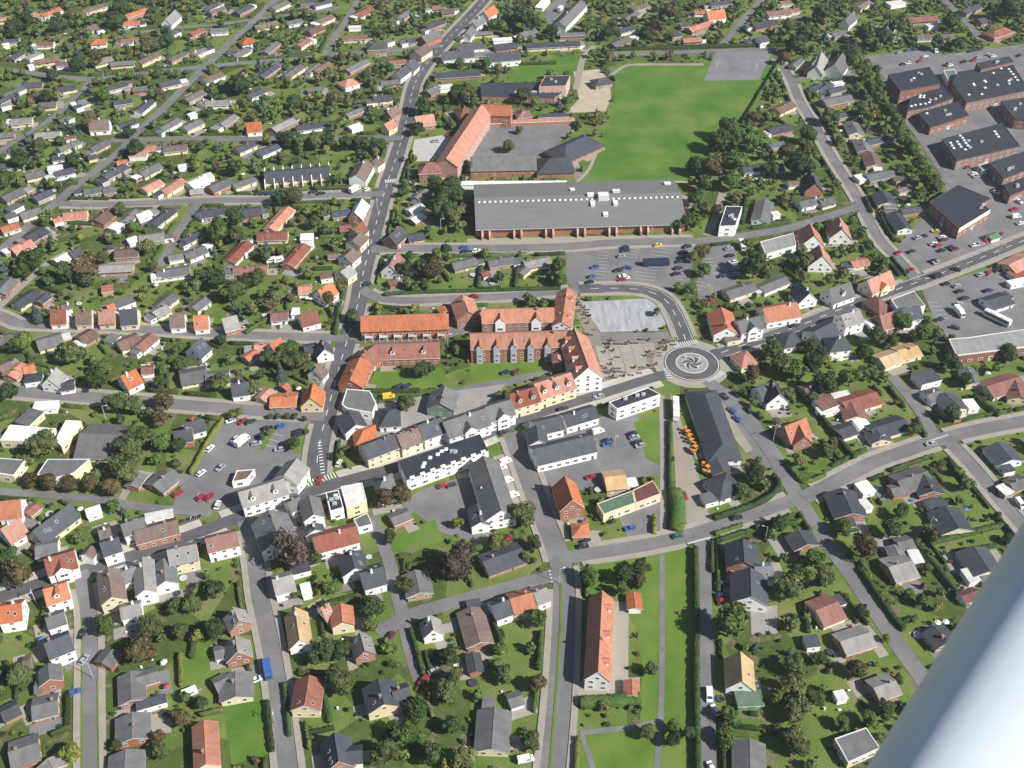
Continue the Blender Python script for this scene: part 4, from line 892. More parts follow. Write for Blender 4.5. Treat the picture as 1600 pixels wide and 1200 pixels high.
TREES = [(-75.6, 258.4, 7.2, 'p'),
    (-18.7, 253.6, 6.3, 'p'),
    (4.1, 278.5, 4.7, 'o'),
    (-5.4, 265.6, 3.6, 'y'),
    (70.7, 229.0, 6.6, 'g'),
    (8.4, 232.6, 3.2, 'g'),
    (-20.5, 204.3, 4.0, 'o'),
    (-2.8, 211.1, 3.2, 'o'),
    (8.0, 207.8, 3.2, 'b'),
    (5.7, 187.7, 3.1, 'o'),
    (-28.8, 198.3, 3.6, 'g'),
    (-18.1, 193.4, 2.9, 'd'),
    (-23.3, 183.3, 3.8, 'd'),
    (-14.2, 181.2, 3.8, 'o'),
    (-20.3, 217.8, 3.3, 'd'),
    (-4.1, 221.4, 2.5, 'g'),
    (-18.0, 210.3, 3.0, 'o'),
    (-28.6, 189.5, 2.9, 'g'),
    (-53.4, 207.4, 4.8, 'o'),
    (-59.7, 219.2, 4.6, 'd'),
    (-54.7, 220.2, 3.3, 'd'),
    (-61.2, 209.4, 1.8, 'p'),
    (-32.0, 189.1, 3.5, 'g'),
    (-37.5, 182.8, 4.6, 'o'),
    (-35.3, 191.7, 2.9, 'g'),
    (-96.4, 228.9, 3.8, 'd'),
    (-46.1, 231.7, 3.0, 'g'),
    (-153.5, 209.9, 4.1, 'o'),
    (-118.5, 218.8, 5.0, 'b'),
    (-118.0, 228.9, 3.8, 'o'),
    (-132.5, 229.8, 3.4, 'd'),
    (-130.2, 184.3, 3.1, 'y'),
    (-118.0, 187.2, 1.9, 'o'),
    (-100.3, 195.9, 3.1, 'b'),
    (-95.9, 201.9, 2.4, 'd'),
    (-108.0, 228.1, 2.9, 'o'),
    (-105.9, 189.5, 2.3, 'b'),
    (-167.3, 249.5, 5.3, 'b'),
    (-179.0, 297.8, 3.1, 'b'),
    (-171.7, 295.9, 3.4, 'b'),
    (-163.8, 295.5, 3.4, 'b'),
    (-156.4, 295.5, 3.4, 'b'),
    (-147.5, 292.7, 3.8, 'b'),
    (-144.9, 300.6, 5.4, 'o'),
    (-174.2, 259.2, 3.6, 'd'),
    (-106.1, 238.7, 3.4, 'o'),
    (-145.3, 284.9, 2.4, 'g'),
    (-46.6, 287.2, 3.8, 'b'),
    (-40.7, 289.1, 3.8, 'b'),
    (-43.4, 270.1, 2.7, 'd'),
    (-60.4, 246.6, 3.1, 'g'),
    (-100.4, 244.7, 3.9, 'd'),
    (-35.9, 247.9, 2.9, 'o'),
    (-46.6, 238.3, 3.9, 'd'),
    (-67.9, 259.9, 2.2, 'g'),
    (-73.3, 244.6, 1.7, 'o'),
    (8.1, 266.5, 2.7, 'd'),
    (4.4, 260.2, 2.0, 'o'),
    (26.1, 250.9, 3.3, 'g'),
    (-19.3, 277.0, 2.1, 'y'),
    (38.2, 250.8, 4.0, 'd'),
    (43.9, 254.8, 3.3, 'd'),
    (42.9, 248.5, 2.9, 'o'),
    (37.1, 246.0, 2.6, 'o'),
    (90.7, 300.0, 4.1, 'd'),
    (84.7, 291.2, 3.1, 'o'),
    (95.4, 275.1, 3.2, 'd'),
    (92.2, 245.0, 4.8, 'o'),
    (99.1, 250.6, 3.5, 'g'),
    (104.3, 258.8, 3.4, 'g'),
    (122.6, 263.0, 5.0, 'b'),
    (118.2, 273.3, 3.2, 'g'),
    (134.2, 272.2, 3.7, 'd'),
    (140.3, 281.0, 3.0, 'd'),
    (148.4, 270.1, 2.7, 'b'),
    (105.9, 250.2, 4.0, 'o'),
    (175.7, 280.6, 1.6, 'b'),
    (175.6, 269.6, 2.1, 'd'),
    (142.8, 256.1, 2.0, 'o'),
    (89.0, 214.1, 3.7, 'o'),
    (86.7, 206.7, 4.0, 'o'),
    (92.9, 203.0, 2.8, 'g'),
    (84.0, 189.4, 3.1, 'o'),
    (108.6, 213.2, 3.3, 'b'),
    (98.1, 217.7, 2.3, 'd'),
    (114.1, 198.8, 3.0, 'd'),
    (121.6, 226.8, 1.3, 'y'),
    (115.2, 236.3, 2.8, 'd'),
    (100.1, 194.3, 2.3, 'g'),
    (108.4, 195.1, 2.7, 'g'),
    (121.4, 210.8, 1.8, 'd'),
    (85.6, 198.9, 4.0, 'o'),
    (84.3, 185.7, 3.5, 'o'),
    (43.6, 214.1, 2.4, 'o'),
    (48.7, 193.6, 2.1, 'g'),
    (48.1, 188.5, 2.5, 'd'),
    (53.4, 191.4, 2.1, 'd'),
    (40.7, 191.3, 2.3, 'o'),
    (66.0, 196.5, 2.9, 'g'),
    (64.1, 189.0, 3.1, 'g'),
    (-37.7, 361.2, 3.5, 'd'),
    (-42.3, 340.4, 3.9, 'o'),
    (-35.2, 362.8, 3.2, 'd'),
    (109.9, 373.6, 4.4, 'd'),
    (111.9, 364.3, 4.9, 'o'),
    (116.6, 360.9, 4.3, 'g'),
    (125.4, 365.2, 4.9, 'd'),
    (99.4, 358.4, 3.8, 'b'),
    (126.6, 377.9, 3.3, 'd'),
    (110.9, 346.2, 3.2, 'o'),
    (121.7, 345.3, 2.6, 'o'),
    (128.1, 350.4, 4.8, 'd'),
    (139.4, 356.0, 4.3, 'g'),
    (148.4, 360.0, 3.8, 'o'),
    (170.1, 394.1, 4.0, 'g'),
    (181.8, 396.8, 2.8, 'd'),
    (176.2, 385.9, 3.9, 'o'),
    (184.3, 365.0, 3.8, 'd'),
    (156.6, 383.3, 4.5, 'd'),
    (163.1, 381.9, 3.6, 'd'),
    (187.0, 355.8, 3.2, 'o'),
    (157.1, 325.5, 3.0, 'o'),
    (210.2, 373.6, 3.9, 'd'),
    (175.2, 334.2, 3.3, 'd'),
    (120.5, 313.2, 3.0, 'o'),
    (148.9, 373.6, 3.9, 'd'),
    (105.3, 528.4, 5.9, 'b'),
    (97.5, 530.5, 5.5, 'd'),
    (116.2, 530.3, 7.0, 'g'),
    (114.1, 514.6, 5.4, 'g'),
    (99.3, 512.1, 4.7, 'g'),
    (93.5, 498.1, 4.6, 'g'),
    (96.4, 489.5, 3.9, 'g'),
    (88.3, 476.4, 4.5, 'g'),
    (81.2, 474.1, 3.2, 'd'),
    (150.4, 526.2, 7.6, 'd'),
    (136.6, 528.0, 4.1, 'o'),
    (112.6, 434.4, 6.1, 'd'),
    (137.0, 441.7, 4.3, 'o'),
    (90.7, 450.3, 3.7, 'b'),
    (86.1, 447.1, 3.1, 'y'),
    (89.4, 435.4, 3.6, 'g'),
    (103.1, 490.2, 2.9, 'b'),
    (120.4, 567.2, 6.5, 'd'),
    (112.9, 554.1, 6.4, 'd'),
    (122.0, 558.5, 5.7, 'g'),
    (132.4, 554.1, 6.4, 'g'),
    (180.3, 682.4, 6.6, 'd'),
    (170.0, 668.0, 4.1, 'b'),
    (105.2, 735.9, 6.1, 'b'),
    (95.0, 710.6, 6.0, 'b'),
    (87.4, 707.2, 4.2, 'd'),
    (188.7, 696.2, 6.7, 'd'),
    (181.9, 715.1, 5.1, 'o'),
    (138.6, 589.1, 3.7, 'b'),
    (164.1, 564.5, 5.1, 'd'),
    (159.8, 550.0, 5.0, 'o'),
    (148.8, 547.2, 4.9, 'b'),
    (210.7, 673.2, 5.7, 'd'),
    (212.4, 662.2, 4.9, 'g'),
    (213.4, 643.8, 5.6, 'g'),
    (213.4, 622.1, 5.8, 'g'),
    (214.5, 608.0, 5.3, 'o'),
    (215.3, 593.6, 5.2, 'g'),
    (215.7, 578.0, 5.1, 'g'),
    (215.6, 561.6, 5.0, 'o'),
    (216.3, 548.6, 5.0, 'g'),
    (217.6, 535.4, 4.5, 'd'),
    (216.7, 522.5, 4.8, 'g'),
    (215.8, 508.8, 5.7, 'o'),
    (207.8, 501.9, 4.0, 'g'),
    (238.9, 692.5, 5.9, 'd'),
    (253.6, 713.9, 5.6, 'o'),
    (226.9, 700.5, 5.9, 'd'),
    (290.3, 721.3, 5.2, 'o'),
    (284.2, 689.2, 4.2, 'd'),
    (180.3, 587.3, 5.2, 'o'),
    (200.9, 594.4, 4.9, 'o'),
    (332.4, 734.7, 8.8, 'd'),
    (271.4, 690.8, 5.0, 'd'),
    (207.5, 733.7, 6.1, 'd'),
    (6.8, 726.5, 7.9, 'd'),
    (12.6, 716.5, 6.9, 'd'),
    (-8.4, 715.1, 5.1, 'g'),
    (-26.3, 615.4, 5.8, 'o'),
    (-33.1, 615.6, 5.0, 'd'),
    (6.8, 614.8, 4.6, 'd'),
    (-32.6, 662.7, 3.2, 'o'),
    (-15.9, 662.7, 3.2, 'g'),
    (-1.4, 555.3, 3.2, 'o'),
    (4.3, 577.0, 2.2, 'o'),
    (25.0, 708.0, 4.7, 'd'),
    (49.5, 716.3, 4.7, 'g'),
    (62.2, 704.8, 5.1, 'd'),
    (-51.6, 599.9, 5.3, 'd'),
    (-53.0, 574.4, 4.0, 'd'),
    (-31.1, 497.9, 7.3, 'd'),
    (-34.9, 483.3, 7.2, 'd'),
    (-29.8, 481.1, 5.2, 'o'),
    (-39.7, 512.1, 4.7, 'g'),
    (-31.2, 514.0, 4.4, 'd'),
    (-36.2, 434.4, 5.5, 'b'),
    (21.5, 436.9, 3.9, 'g'),
    (21.8, 427.1, 3.6, 'g'),
    (-31.9, 454.2, 2.8, 'd'),
    (-42.3, 436.4, 4.2, 'd'),
    (-5.9, 430.6, 2.7, 'd'),
    (-111.8, 498.7, 5.0, 'o'),
    (-118.4, 498.8, 4.3, 'd'),
    (-94.0, 485.9, 3.9, 'o'),
    (-98.0, 477.0, 3.5, 'o'),
    (-136.3, 477.5, 5.2, 'd'),
    (-118.1, 429.1, 3.6, 'o'),
    (-125.4, 414.2, 5.9, 'o'),
    (-135.3, 425.1, 4.8, 'd'),
    (-147.0, 530.0, 4.5, 'd'),
    (-142.5, 464.8, 5.7, 'g'),
    (-122.1, 425.1, 3.6, 'd'),
    (-82.4, 412.6, 3.2, 'b'),
    (-50.6, 434.9, 3.9, 'd'),
    (-134.7, 464.8, 4.4, 'o'),
    (-198.3, 433.3, 6.1, 'b'),
    (-204.6, 430.2, 5.4, 'd'),
    (-225.1, 440.7, 5.5, 'd'),
    (-226.3, 432.3, 4.2, 'g'),
    (-263.9, 517.9, 5.1, 'd'),
    (-235.4, 537.5, 4.2, 'd'),
    (-262.5, 536.0, 5.6, 'd'),
    (-196.5, 488.3, 3.3, 'o'),
    (-174.6, 454.7, 3.7, 'o'),
    (-193.8, 446.5, 3.4, 'b'),
    (-168.5, 439.0, 2.7, 'b'),
    (-144.4, 430.7, 3.3, 'd'),
    (-158.8, 340.1, 4.2, 'o'),
    (-151.4, 338.9, 3.9, 'o'),
    (-139.0, 340.8, 4.2, 'b'),
    (-138.7, 331.6, 3.6, 'b'),
    (-179.8, 314.4, 5.5, 'o'),
    (-145.9, 311.6, 5.5, 'o'),
    (-144.3, 320.0, 4.5, 'g'),
    (-134.5, 317.3, 3.8, 'g'),
    (-170.6, 353.6, 4.8, 'd'),
    (-170.5, 363.3, 3.8, 'g'),
    (-185.3, 371.1, 4.9, 'o'),
    (-190.1, 371.8, 3.8, 'd'),
    (-208.3, 377.2, 5.0, 'g'),
    (-204.5, 347.9, 4.2, 'd'),
    (-210.4, 400.6, 3.4, 'c'),
    (-155.2, 332.5, 2.3, 'd'),
    (-128.5, 316.5, 3.2, 'd'),
    (-144.5, 354.2, 3.2, 'd'),
    (-139.2, 365.8, 3.3, 'd'),
    (-103.3, 369.3, 3.8, 'o'),
    (-97.7, 368.0, 4.1, 'o'),
    (-91.9, 365.9, 4.4, 'o'),
    (-88.2, 368.8, 3.5, 'o'),
    (-94.4, 374.9, 4.1, 'g'),
    (-96.1, 360.3, 3.0, 'c'),
    (-125.0, 383.1, 2.8, 'd'),
    (-105.7, 351.3, 2.9, 'o'),
    (-119.4, 352.6, 3.7, 'o'),
    (-70.6, 399.7, 3.4, 'o'),
    (-110.0, 335.2, 2.6, 'g'),
    (-84.5, 317.8, 2.8, 'g'),
    (-96.2, 335.3, 1.3, 'o'),
    (-93.4, 335.3, 1.3, 'o'),
    (-89.8, 335.3, 1.3, 'o'),
    (-86.8, 335.3, 1.3, 'o'),
    (-82.5, 333.8, 1.3, 'o'),
    (139.8, 249.1, 1.1, 'c'),
    (133.9, 245.3, 1.5, 'g'),
    (-162.6, 626.2, 6.2, 'd'),
    (-126.8, 608.2, 4.6, 'd'),
    (-104.7, 610.8, 4.2, 'b'),
    (-123.0, 558.8, 4.3, 'd'),
    (-108.7, 557.3, 4.3, 'o'),
    (-91.2, 557.3, 4.3, 'd'),
    (-84.3, 558.1, 3.9, 'g'),
    (-267.8, 656.7, 4.8, 'd'),
    (-260.9, 720.6, 6.9, 'd'),
    (-262.7, 742.4, 6.2, 'd'),
    (-258.6, 665.9, 4.9, 'b'),
    (-296.6, 712.7, 6.0, 'd'),
    (-325.9, 712.7, 6.0, 'd'),
    (-320.9, 723.1, 6.1, 'd'),
    (-239.6, 612.2, 5.0, 'g'),
    (-238.0, 580.4, 4.8, 'b'),
    (-214.3, 571.5, 3.6, 'd'),
    (-257.7, 551.6, 4.3, 'o'),
    (-279.9, 644.3, 4.0, 'd'),
    (-274.5, 615.0, 3.8, 'd'),
    (-231.5, 685.0, 5.0, 'o'),
    (-221.2, 693.7, 5.4, 'd'),
    (-204.9, 550.0, 5.0, 'd'),
    (64.7, 404.7, 2.0, 'o'),
    (-97.6, 322.6, 1.3, 'g'),
    (-95.4, 325.5, 1.3, 'o'),
    (-83.9, 319.8, 1.8, 'g'),
    (-80.9, 326.3, 1.3, 'o'),
    (-127.3, 563.3, 3.6, 'd'),
    (-116.1, 559.5, 4.3, 'o'),
    (-102.1, 560.2, 4.3, 'd'),
    (-78.9, 557.3, 4.3, 'o'),
    (-73.5, 555.2, 3.9, 'g'),
    (-22.1, 532.2, 2.8, 'o')]
HEDGES = [(2.4, 2, 'd', [(64.6, 266.2), (61.5, 238.0), (57.4, 205.5), (54.5, 179.2)]),
    (2.2, 2, 'd', [(65.7, 690.5), (123.8, 694.5), (178.8, 697.5)]),
    (2.2, 2, 'g', [(177.2, 691.5), (132.0, 589.1)]),
    (1.8, 1.6, 'y', [(-114.9, 336.8), (-118.0, 324.3), (-121.6, 304.0)]),
    (3, 5, 'g', [(60.5, 294.5), (60.8, 284.7), (58.8, 274.7)]),
    (1.6, 1.2, 'd', [(62.8, 333.7), (60.6, 313.4), (58.7, 295.2)]),
    (2.2, 1.8, 'd', [(98.1, 302.6), (99.9, 297.9), (93.9, 290.6), (83.3, 285.1), (72.9, 280.9)]),
    (1.8, 1.5, 'g', [(104.5, 311.0), (109.2, 299.9), (118.1, 303.3)]),
    (1.8, 1.5, 'd', [(104.5, 283.5), (106.8, 274.1)]),
    (2, 1.8, 'd', [(3.7, 454.3), (1.5, 426.5)]),
    (2, 1.8, 'd', [(-13.5, 454.3), (-15.7, 426.5)]),
    (1.6, 1.6, 'd', [(-58.6, 420.4), (-41.1, 422.0), (-11.8, 423.5), (22.4, 425.5)]),
    (2, 2, 'd', [(167.3, 311.0), (170.9, 297.2)]),
    (1.8, 1.8, 'd', [(148.1, 269.2), (162.6, 273.5), (176.8, 277.8)]),
    (2.2, 2.2, 'd', [(142.8, 269.8), (147.8, 255.7), (152.6, 241.2)]),
    (2, 2, 'd', [(120.6, 256.8), (125.8, 239.0), (128.8, 231.1)]),
    (2, 2, 'd', [(123.3, 337.5), (127.2, 324.7), (131.6, 312.4)]),
    (1.6, 1.6, 'd', [(155.6, 355.1), (158.5, 342.2)]),
    (1.6, 1.6, 'g', [(161.7, 335.2), (162.3, 324.7)]),
    (2, 2, 'd', [(188.7, 349.4), (195.0, 336.8)]),
    (1.8, 1.6, 'd', [(-75.9, 203.7), (-71.4, 186.4)]),
    (1.6, 1.4, 'd', [(-71.5, 210.2), (-67.1, 191.6)]),
    (1.5, 1.2, 'd', [(-64.0, 238.0), (-61.6, 228.5)]),
    (1.8, 1.6, 'd', [(-58.3, 206.0), (-55.5, 196.4)]),
    (2.2, 2, 'd', [(9.7, 230.1), (8.6, 215.5)]),
    (1.8, 1.5, 'd', [(-6.8, 236.9), (-3.3, 225.5)]),
    (1.8, 1.5, 'd', [(-33.3, 231.1), (-28.0, 213.6)]),
    (1.6, 1.6, 'y', [(19.7, 191.1), (18.7, 178.2)]),
    (2.5, 4, 'g', [(21.0, 203.2), (29.8, 203.7), (39.8, 204.6)]),
    (2, 1.6, 'y', [(-106.7, 221.4), (-103.7, 209.3)]),
    (1.8, 1.6, 'y', [(50.8, 273.5), (51.7, 282.2)]),
    (1.4, 1.4, 'd', [(-38.3, 297.9), (-24.4, 306.8)]),
    (2, 1.8, 'd', [(-77.4, 405.7), (-77.3, 390.6)]),
    (1.8, 1.6, 'g', [(-116.7, 391.6), (-108.3, 401.9)]),
    (1.6, 1.4, 'd', [(-61.7, 352.6), (-51.6, 352.2), (-37.9, 352.6)]),
    (1.8, 1.5, 'd', [(-261.8, 672.1), (-225.3, 677.8)]),
    (1.8, 1.5, 'd', [(-221.4, 481.9), (-208.2, 480.7)]),
    (1.8, 1.5, 'd', [(-247.3, 521.1), (-228.4, 521.1)]),
    (1.8, 1.5, 'd', [(-227.8, 505.4), (-207.8, 504.8)]),
    (1.8, 1.5, 'd', [(-208.4, 575.1), (-191.2, 575.9)]),
    (1.8, 1.5, 'd', [(-185.5, 673.0), (-150.3, 679.8)]),
    (1.8, 1.5, 'd', [(-142.1, 679.8), (-126.4, 683.6)]),
    (1.8, 1.5, 'd', [(-140.7, 575.9), (-119.2, 576.7)]),
    (2, 1.8, 'd', [(121.0, 506.7), (115.2, 481.9)]),
    (1.6, 1.5, 'd', [(118.9, 477.2), (139.5, 483.7)]),
    (1.6, 1.5, 'd', [(181.9, 506.7), (182.2, 491.7)]),
    (1.6, 1.5, 'd', [(184.2, 486.8), (186.7, 466.7)]),
    (1.6, 1.5, 'd', [(181.4, 450.9), (184.7, 435.9)]),
    (1.8, 1.5, 'd', [(3.2, 668.3), (28.1, 670.2)]),
    (1.8, 1.5, 'd', [(-46.4, 666.4), (-24.1, 668.3)]),
    (1.8, 1.5, 'd', [(51.2, 687.5), (65.7, 689.5)]),
    (1.6, 1.5, 'd', [(70.9, 269.8), (69.2, 255.7)]),
    (1.6, 1.5, 'd', [(-93.7, 441.2), (-84.7, 441.7)]),
    (1.6, 1.5, 'g', [(-94.3, 469.0), (-81.8, 469.6)]),
    (1.8, 1.5, 'd', [(-104.3, 232.7), (-102.8, 220.0)]),
    (1.8, 1.6, 'd', [(98.2, 238.0), (97.0, 230.1)]),
    (1.5, 1.5, 'g', [(72.4, 273.5), (83.1, 277.8)]),
    (1.6, 1.4, 'd', [(-139.3, 192.0), (-134.0, 195.1)])]
LAMPS = [(-304.4, 757.2), (-248.5, 644.4), (-139.4, 598.6), (-234.9, 515.8), (-213.0, 492.9), (-222.3, 464.4), (-162.1, 334.8), (-160.1, 242.5), (-35.1, 474.2), (68.4, 467.8), (6.2, 589.9), (-112.9, 689.5), (-5.3, 752.7), (-218.2, 720.1), (33.1, 346.2), (102.1, 322.5), (90.4, 417.4), (16.2, 251.1), (89.9, 270.4), (141.4, 317.4), (149.4, 275.3), (-27.6, 381.1), (-68.3, 494.1), (-67.9, 550.8), (172.3, 494.1), (233.6, 453.1), (-72.3, 196.4), (-132.4, 212.6), (39.8, 318.8)]
ROUNDABOUT = (76.3, 371.0)
VERGES = [[(16.7, 251.1), (16.4, 238.0), (15.0, 220.0), (13.2, 200.9), (11.3, 181.3), (10.1, 171.1)], [(-143.3, 236.6), (-136.3, 212.6), (-130.8, 194.2), (-125.4, 175.1)], [(-131.0, 212.6), (-125.6, 194.2), (-120.0, 175.1)]]
MOTO = [(-119.6, 280.0), (-113.2, 282.5)]
GOALS = [(128.0, 665.5), (152.8, 665.5)]
STRIPES = [((-77.1, 298.9), (-64.6, 305.0), 12, 3),
    ((-75.4, 322.5), (-71.5, 304.0), 11, 1.6),
    ((-67.3, 523.7), (-60.3, 525.1), 8, 3.5),
    ((69.7, 382.9), (80.6, 386.1), 11, 3),
    ((81.0, 359.6), (89.0, 365.1), 10, 3),
    ((62.2, 269.2), (71.0, 272.2), 14, 0.7),
    ((162.1, 322.1), (171.8, 326.2), 12, 0.7),
    ((64.9, 368.0), (65.7, 360.9), 6, 2.4),
    ((12.9, 257.4), (13.8, 251.1), 4, 0.6)]
STALLS = [((38.2, 411.5), (61.6, 414.5), 4.6),
    ((41.4, 398.5), (64.4, 401.4), 4.6),
    ((58.4, 461.0), (55.7, 450.4), 8),
    ((72.7, 461.0), (70.5, 451.5), 9.5),
    ((64.4, 445.5), (61.4, 431.7), 9.5),
    ((44.7, 460.4), (40.4, 430.1), 5),
    ((84.5, 461.0), (78.1, 431.7), 5),
    ((94.2, 452.0), (95.8, 436.9), 5),
    ((87.7, 432.7), (84.8, 423.5), 4.6),
    ((-91.4, 327.7), (-94.4, 318.1), 4.8),
    ((225.8, 679.8), (246.5, 687.5), 4.8),
    ((229.9, 663.6), (245.2, 670.2), 5),
    ((273.5, 681.7), (291.6, 687.5), 4.8),
    ((191.1, 416.4), (192.4, 400.9), 4.8),
    ((-118.7, 292.9), (-111.3, 291.2), 4.6)]

HAZE = 0.00009
R = random.Random(11)
NR = np.random.RandomState(5)
def project(x, y, z=0.0):
    dep = math.cos(PITCH) * y - math.sin(PITCH) * (z - CAM_H)
    up = math.sin(PITCH) * y + math.cos(PITCH) * (z - CAM_H)
    return 800 + FPX * x / dep, 600 - FPX * up / dep, dep

# ------------------------------------------------------------------ materials
def nodes(name):
    m = bpy.data.materials.new(name); m.use_nodes = True
    nt = m.node_tree; b = nt.nodes['Principled BSDF']
    return m, nt, b
def N(nt, t, **k):
    n = nt.nodes.new(t)
    for a, v in k.items(): setattr(n, a, v)
    return n
def math_n(nt, op, a, b):
    n = N(nt, 'ShaderNodeMath', operation=op)
    for i, v in enumerate((a, b)):
        if v is None: continue
        if isinstance(v, (int, float)): n.inputs[i].default_value = v
        else: nt.links.new(v, n.inputs[i])
    return n.outputs[0]
def noise(nt, vec, scale, detail=3, rough=.55):
    n = N(nt, 'ShaderNodeTexNoise'); n.inputs['Scale'].default_value = scale
    n.inputs['Detail'].default_value = detail; n.inputs['Roughness'].default_value = rough
    if vec is not None: nt.links.new(vec, n.inputs['Vector'])
    return n.outputs['Fac']
def ramp(nt, fac, stops):
    n = N(nt, 'ShaderNodeValToRGB'); e = n.color_ramp.elements
    while len(e) < len(stops): e.new(.5)
    for i, (p, c) in enumerate(stops): e[i].position = p; e[i].color = (*c, 1)
    nt.links.new(fac, n.inputs[0]); return n.outputs[0]
def mix(nt, f, a, b, mode='MIX'):
    n = N(nt, 'ShaderNodeMix', data_type='RGBA', blend_type=mode)
    for i, v in ((0, f), (6, a), (7, b)):
        if isinstance(v, (int, float)): n.inputs[i].default_value = v
        elif isinstance(v, tuple): n.inputs[i].default_value = (*v, 1)
        else: nt.links.new(v, n.inputs[i])
    return n.outputs[2]
def mul(c, k): return tuple(min(1, v * k) for v in c)
MATS = {}
def paint(name, c, rough=.8, var=.25, scale=.6, rnd=.18, spec=.2, stretch=None, bump=0.0, fine=6.0, world_pos=False):
    """plain surface colour with wear: large blotches, fine grain, a little difference from object to object"""
    if name in MATS: return MATS[name]
    m, nt, b = nodes(name)
    if world_pos: vec = N(nt, 'ShaderNodeNewGeometry').outputs['Position']
    else: vec = N(nt, 'ShaderNodeTexCoord').outputs['Object']
    if stretch:
        mp = N(nt, 'ShaderNodeMapping'); mp.inputs['Scale'].default_value = stretch; nt.links.new(vec, mp.inputs[0]); v2 = mp.outputs[0]
    else: v2 = vec
    f = math_n(nt, 'ADD', math_n(nt, 'MULTIPLY', noise(nt, v2, scale, 4), .65), math_n(nt, 'MULTIPLY', noise(nt, vec, fine, 2), .35))
    cc = ramp(nt, f, [(.28, mul(c, 1 - var)), (.5, c), (.74, mul(c, 1 + var))])
    if rnd:
        oi = N(nt, 'ShaderNodeObjectInfo').outputs['Random']
        h = N(nt, 'ShaderNodeHueSaturation'); nt.links.new(cc, h.inputs['Color'])
        mr = N(nt, 'ShaderNodeMapRange'); mr.inputs[3].default_value = 1 - rnd; mr.inputs[4].default_value = 1 + rnd
        nt.links.new(oi, mr.inputs[0]); nt.links.new(mr.outputs[0], h.inputs['Value'])
        mr2 = N(nt, 'ShaderNodeMapRange'); mr2.inputs[3].default_value = .75; mr2.inputs[4].default_value = 1.12
        fr = math_n(nt, 'FRACT', math_n(nt, 'MULTIPLY', oi, 17.3), None); nt.links.new(fr, mr2.inputs[0]); nt.links.new(mr2.outputs[0], h.inputs['Saturation'])
        cc = h.outputs[0]
    nt.links.new(cc, b.inputs['Base Color']); b.inputs['Roughness'].default_value = rough; b.inputs['Specular IOR Level'].default_value = spec
    if bump:
        bp = N(nt, 'ShaderNodeBump'); bp.inputs['Strength'].default_value = bump; bp.inputs['Distance'].default_value = .05
        nt.links.new(noise(nt, vec, fine * 1.5, 2), bp.inputs['Height']); nt.links.new(bp.outputs[0], b.inputs['Normal'])
    MATS[name] = m; return m

ROOFC = dict(o=(.40, .150, .080), r=(.22, .085, .06), b=(.155, .105, .085), g=(.135, .134, .134), l=(.245, .235, .22), d=(.062, .066, .08), k=(.035, .038, .05), w=(.66, .65, .62), p=(.42, .19, .14), t=(.50, .35, .19), n=(.11, .19, .12), m=(.14, .05, .05))
ROOFN = dict(o='orange_clay_tiles', r='red_brown_tiles', b='brown_tiles', g='grey_fibre_cement', l='pale_fibre_cement', d='dark_roofing', k='black_felt', w='white_sheet_roof', p='pink_weathered_tiles', t='new_timber_roof', n='green_roof', m='maroon_roof')
WALLC = dict(w=(.80, .79, .76), y=(.68, .57, .36), r=(.34, .155, .10), b=(.36, .27, .19), g=(.38, .40, .44), n=(.16, .26, .17), t=(.5, .36, .2), p=(.5, .3, .24))
WALLN = dict(w='white_render', y='cream_render', r='red_brick', b='tan_brick', g='grey_cladding', n='green_cladding', t='raw_timber', p='pink_render')
def roofm(c):
    tile = c in 'orbp'
    return paint(ROOFN[c], ROOFC[c], .75, .38 if tile else .32, .4, .18, .25, (1.6, .35, 1) if tile else (.9, .5, 1), .3, 5)
def wallm(c): return paint(WALLN[c], WALLC[c], .85, .12, .5, .08, .2)
TRIM = paint('white_trim', (.70, .70, .68), .6, .08, 1, .12)
WOOD = paint('brown_trim', (.16, .10, .07), .7, .2, 1, .3)
def glass_mat():
    m, nt, b = nodes('window_glass'); b.inputs['Base Color'].default_value = (.035, .045, .06, 1); b.inputs['Roughness'].default_value = .12; b.inputs['Specular IOR Level'].default_value = .6
    return m
GLASS = glass_mat()
TYRE = paint('black_rubber', (.025, .025, .027), .85, .1, 2, 0)
METAL = paint('galvanised_metal', (.45, .46, .47), .45, .1, 2, .1, .5)

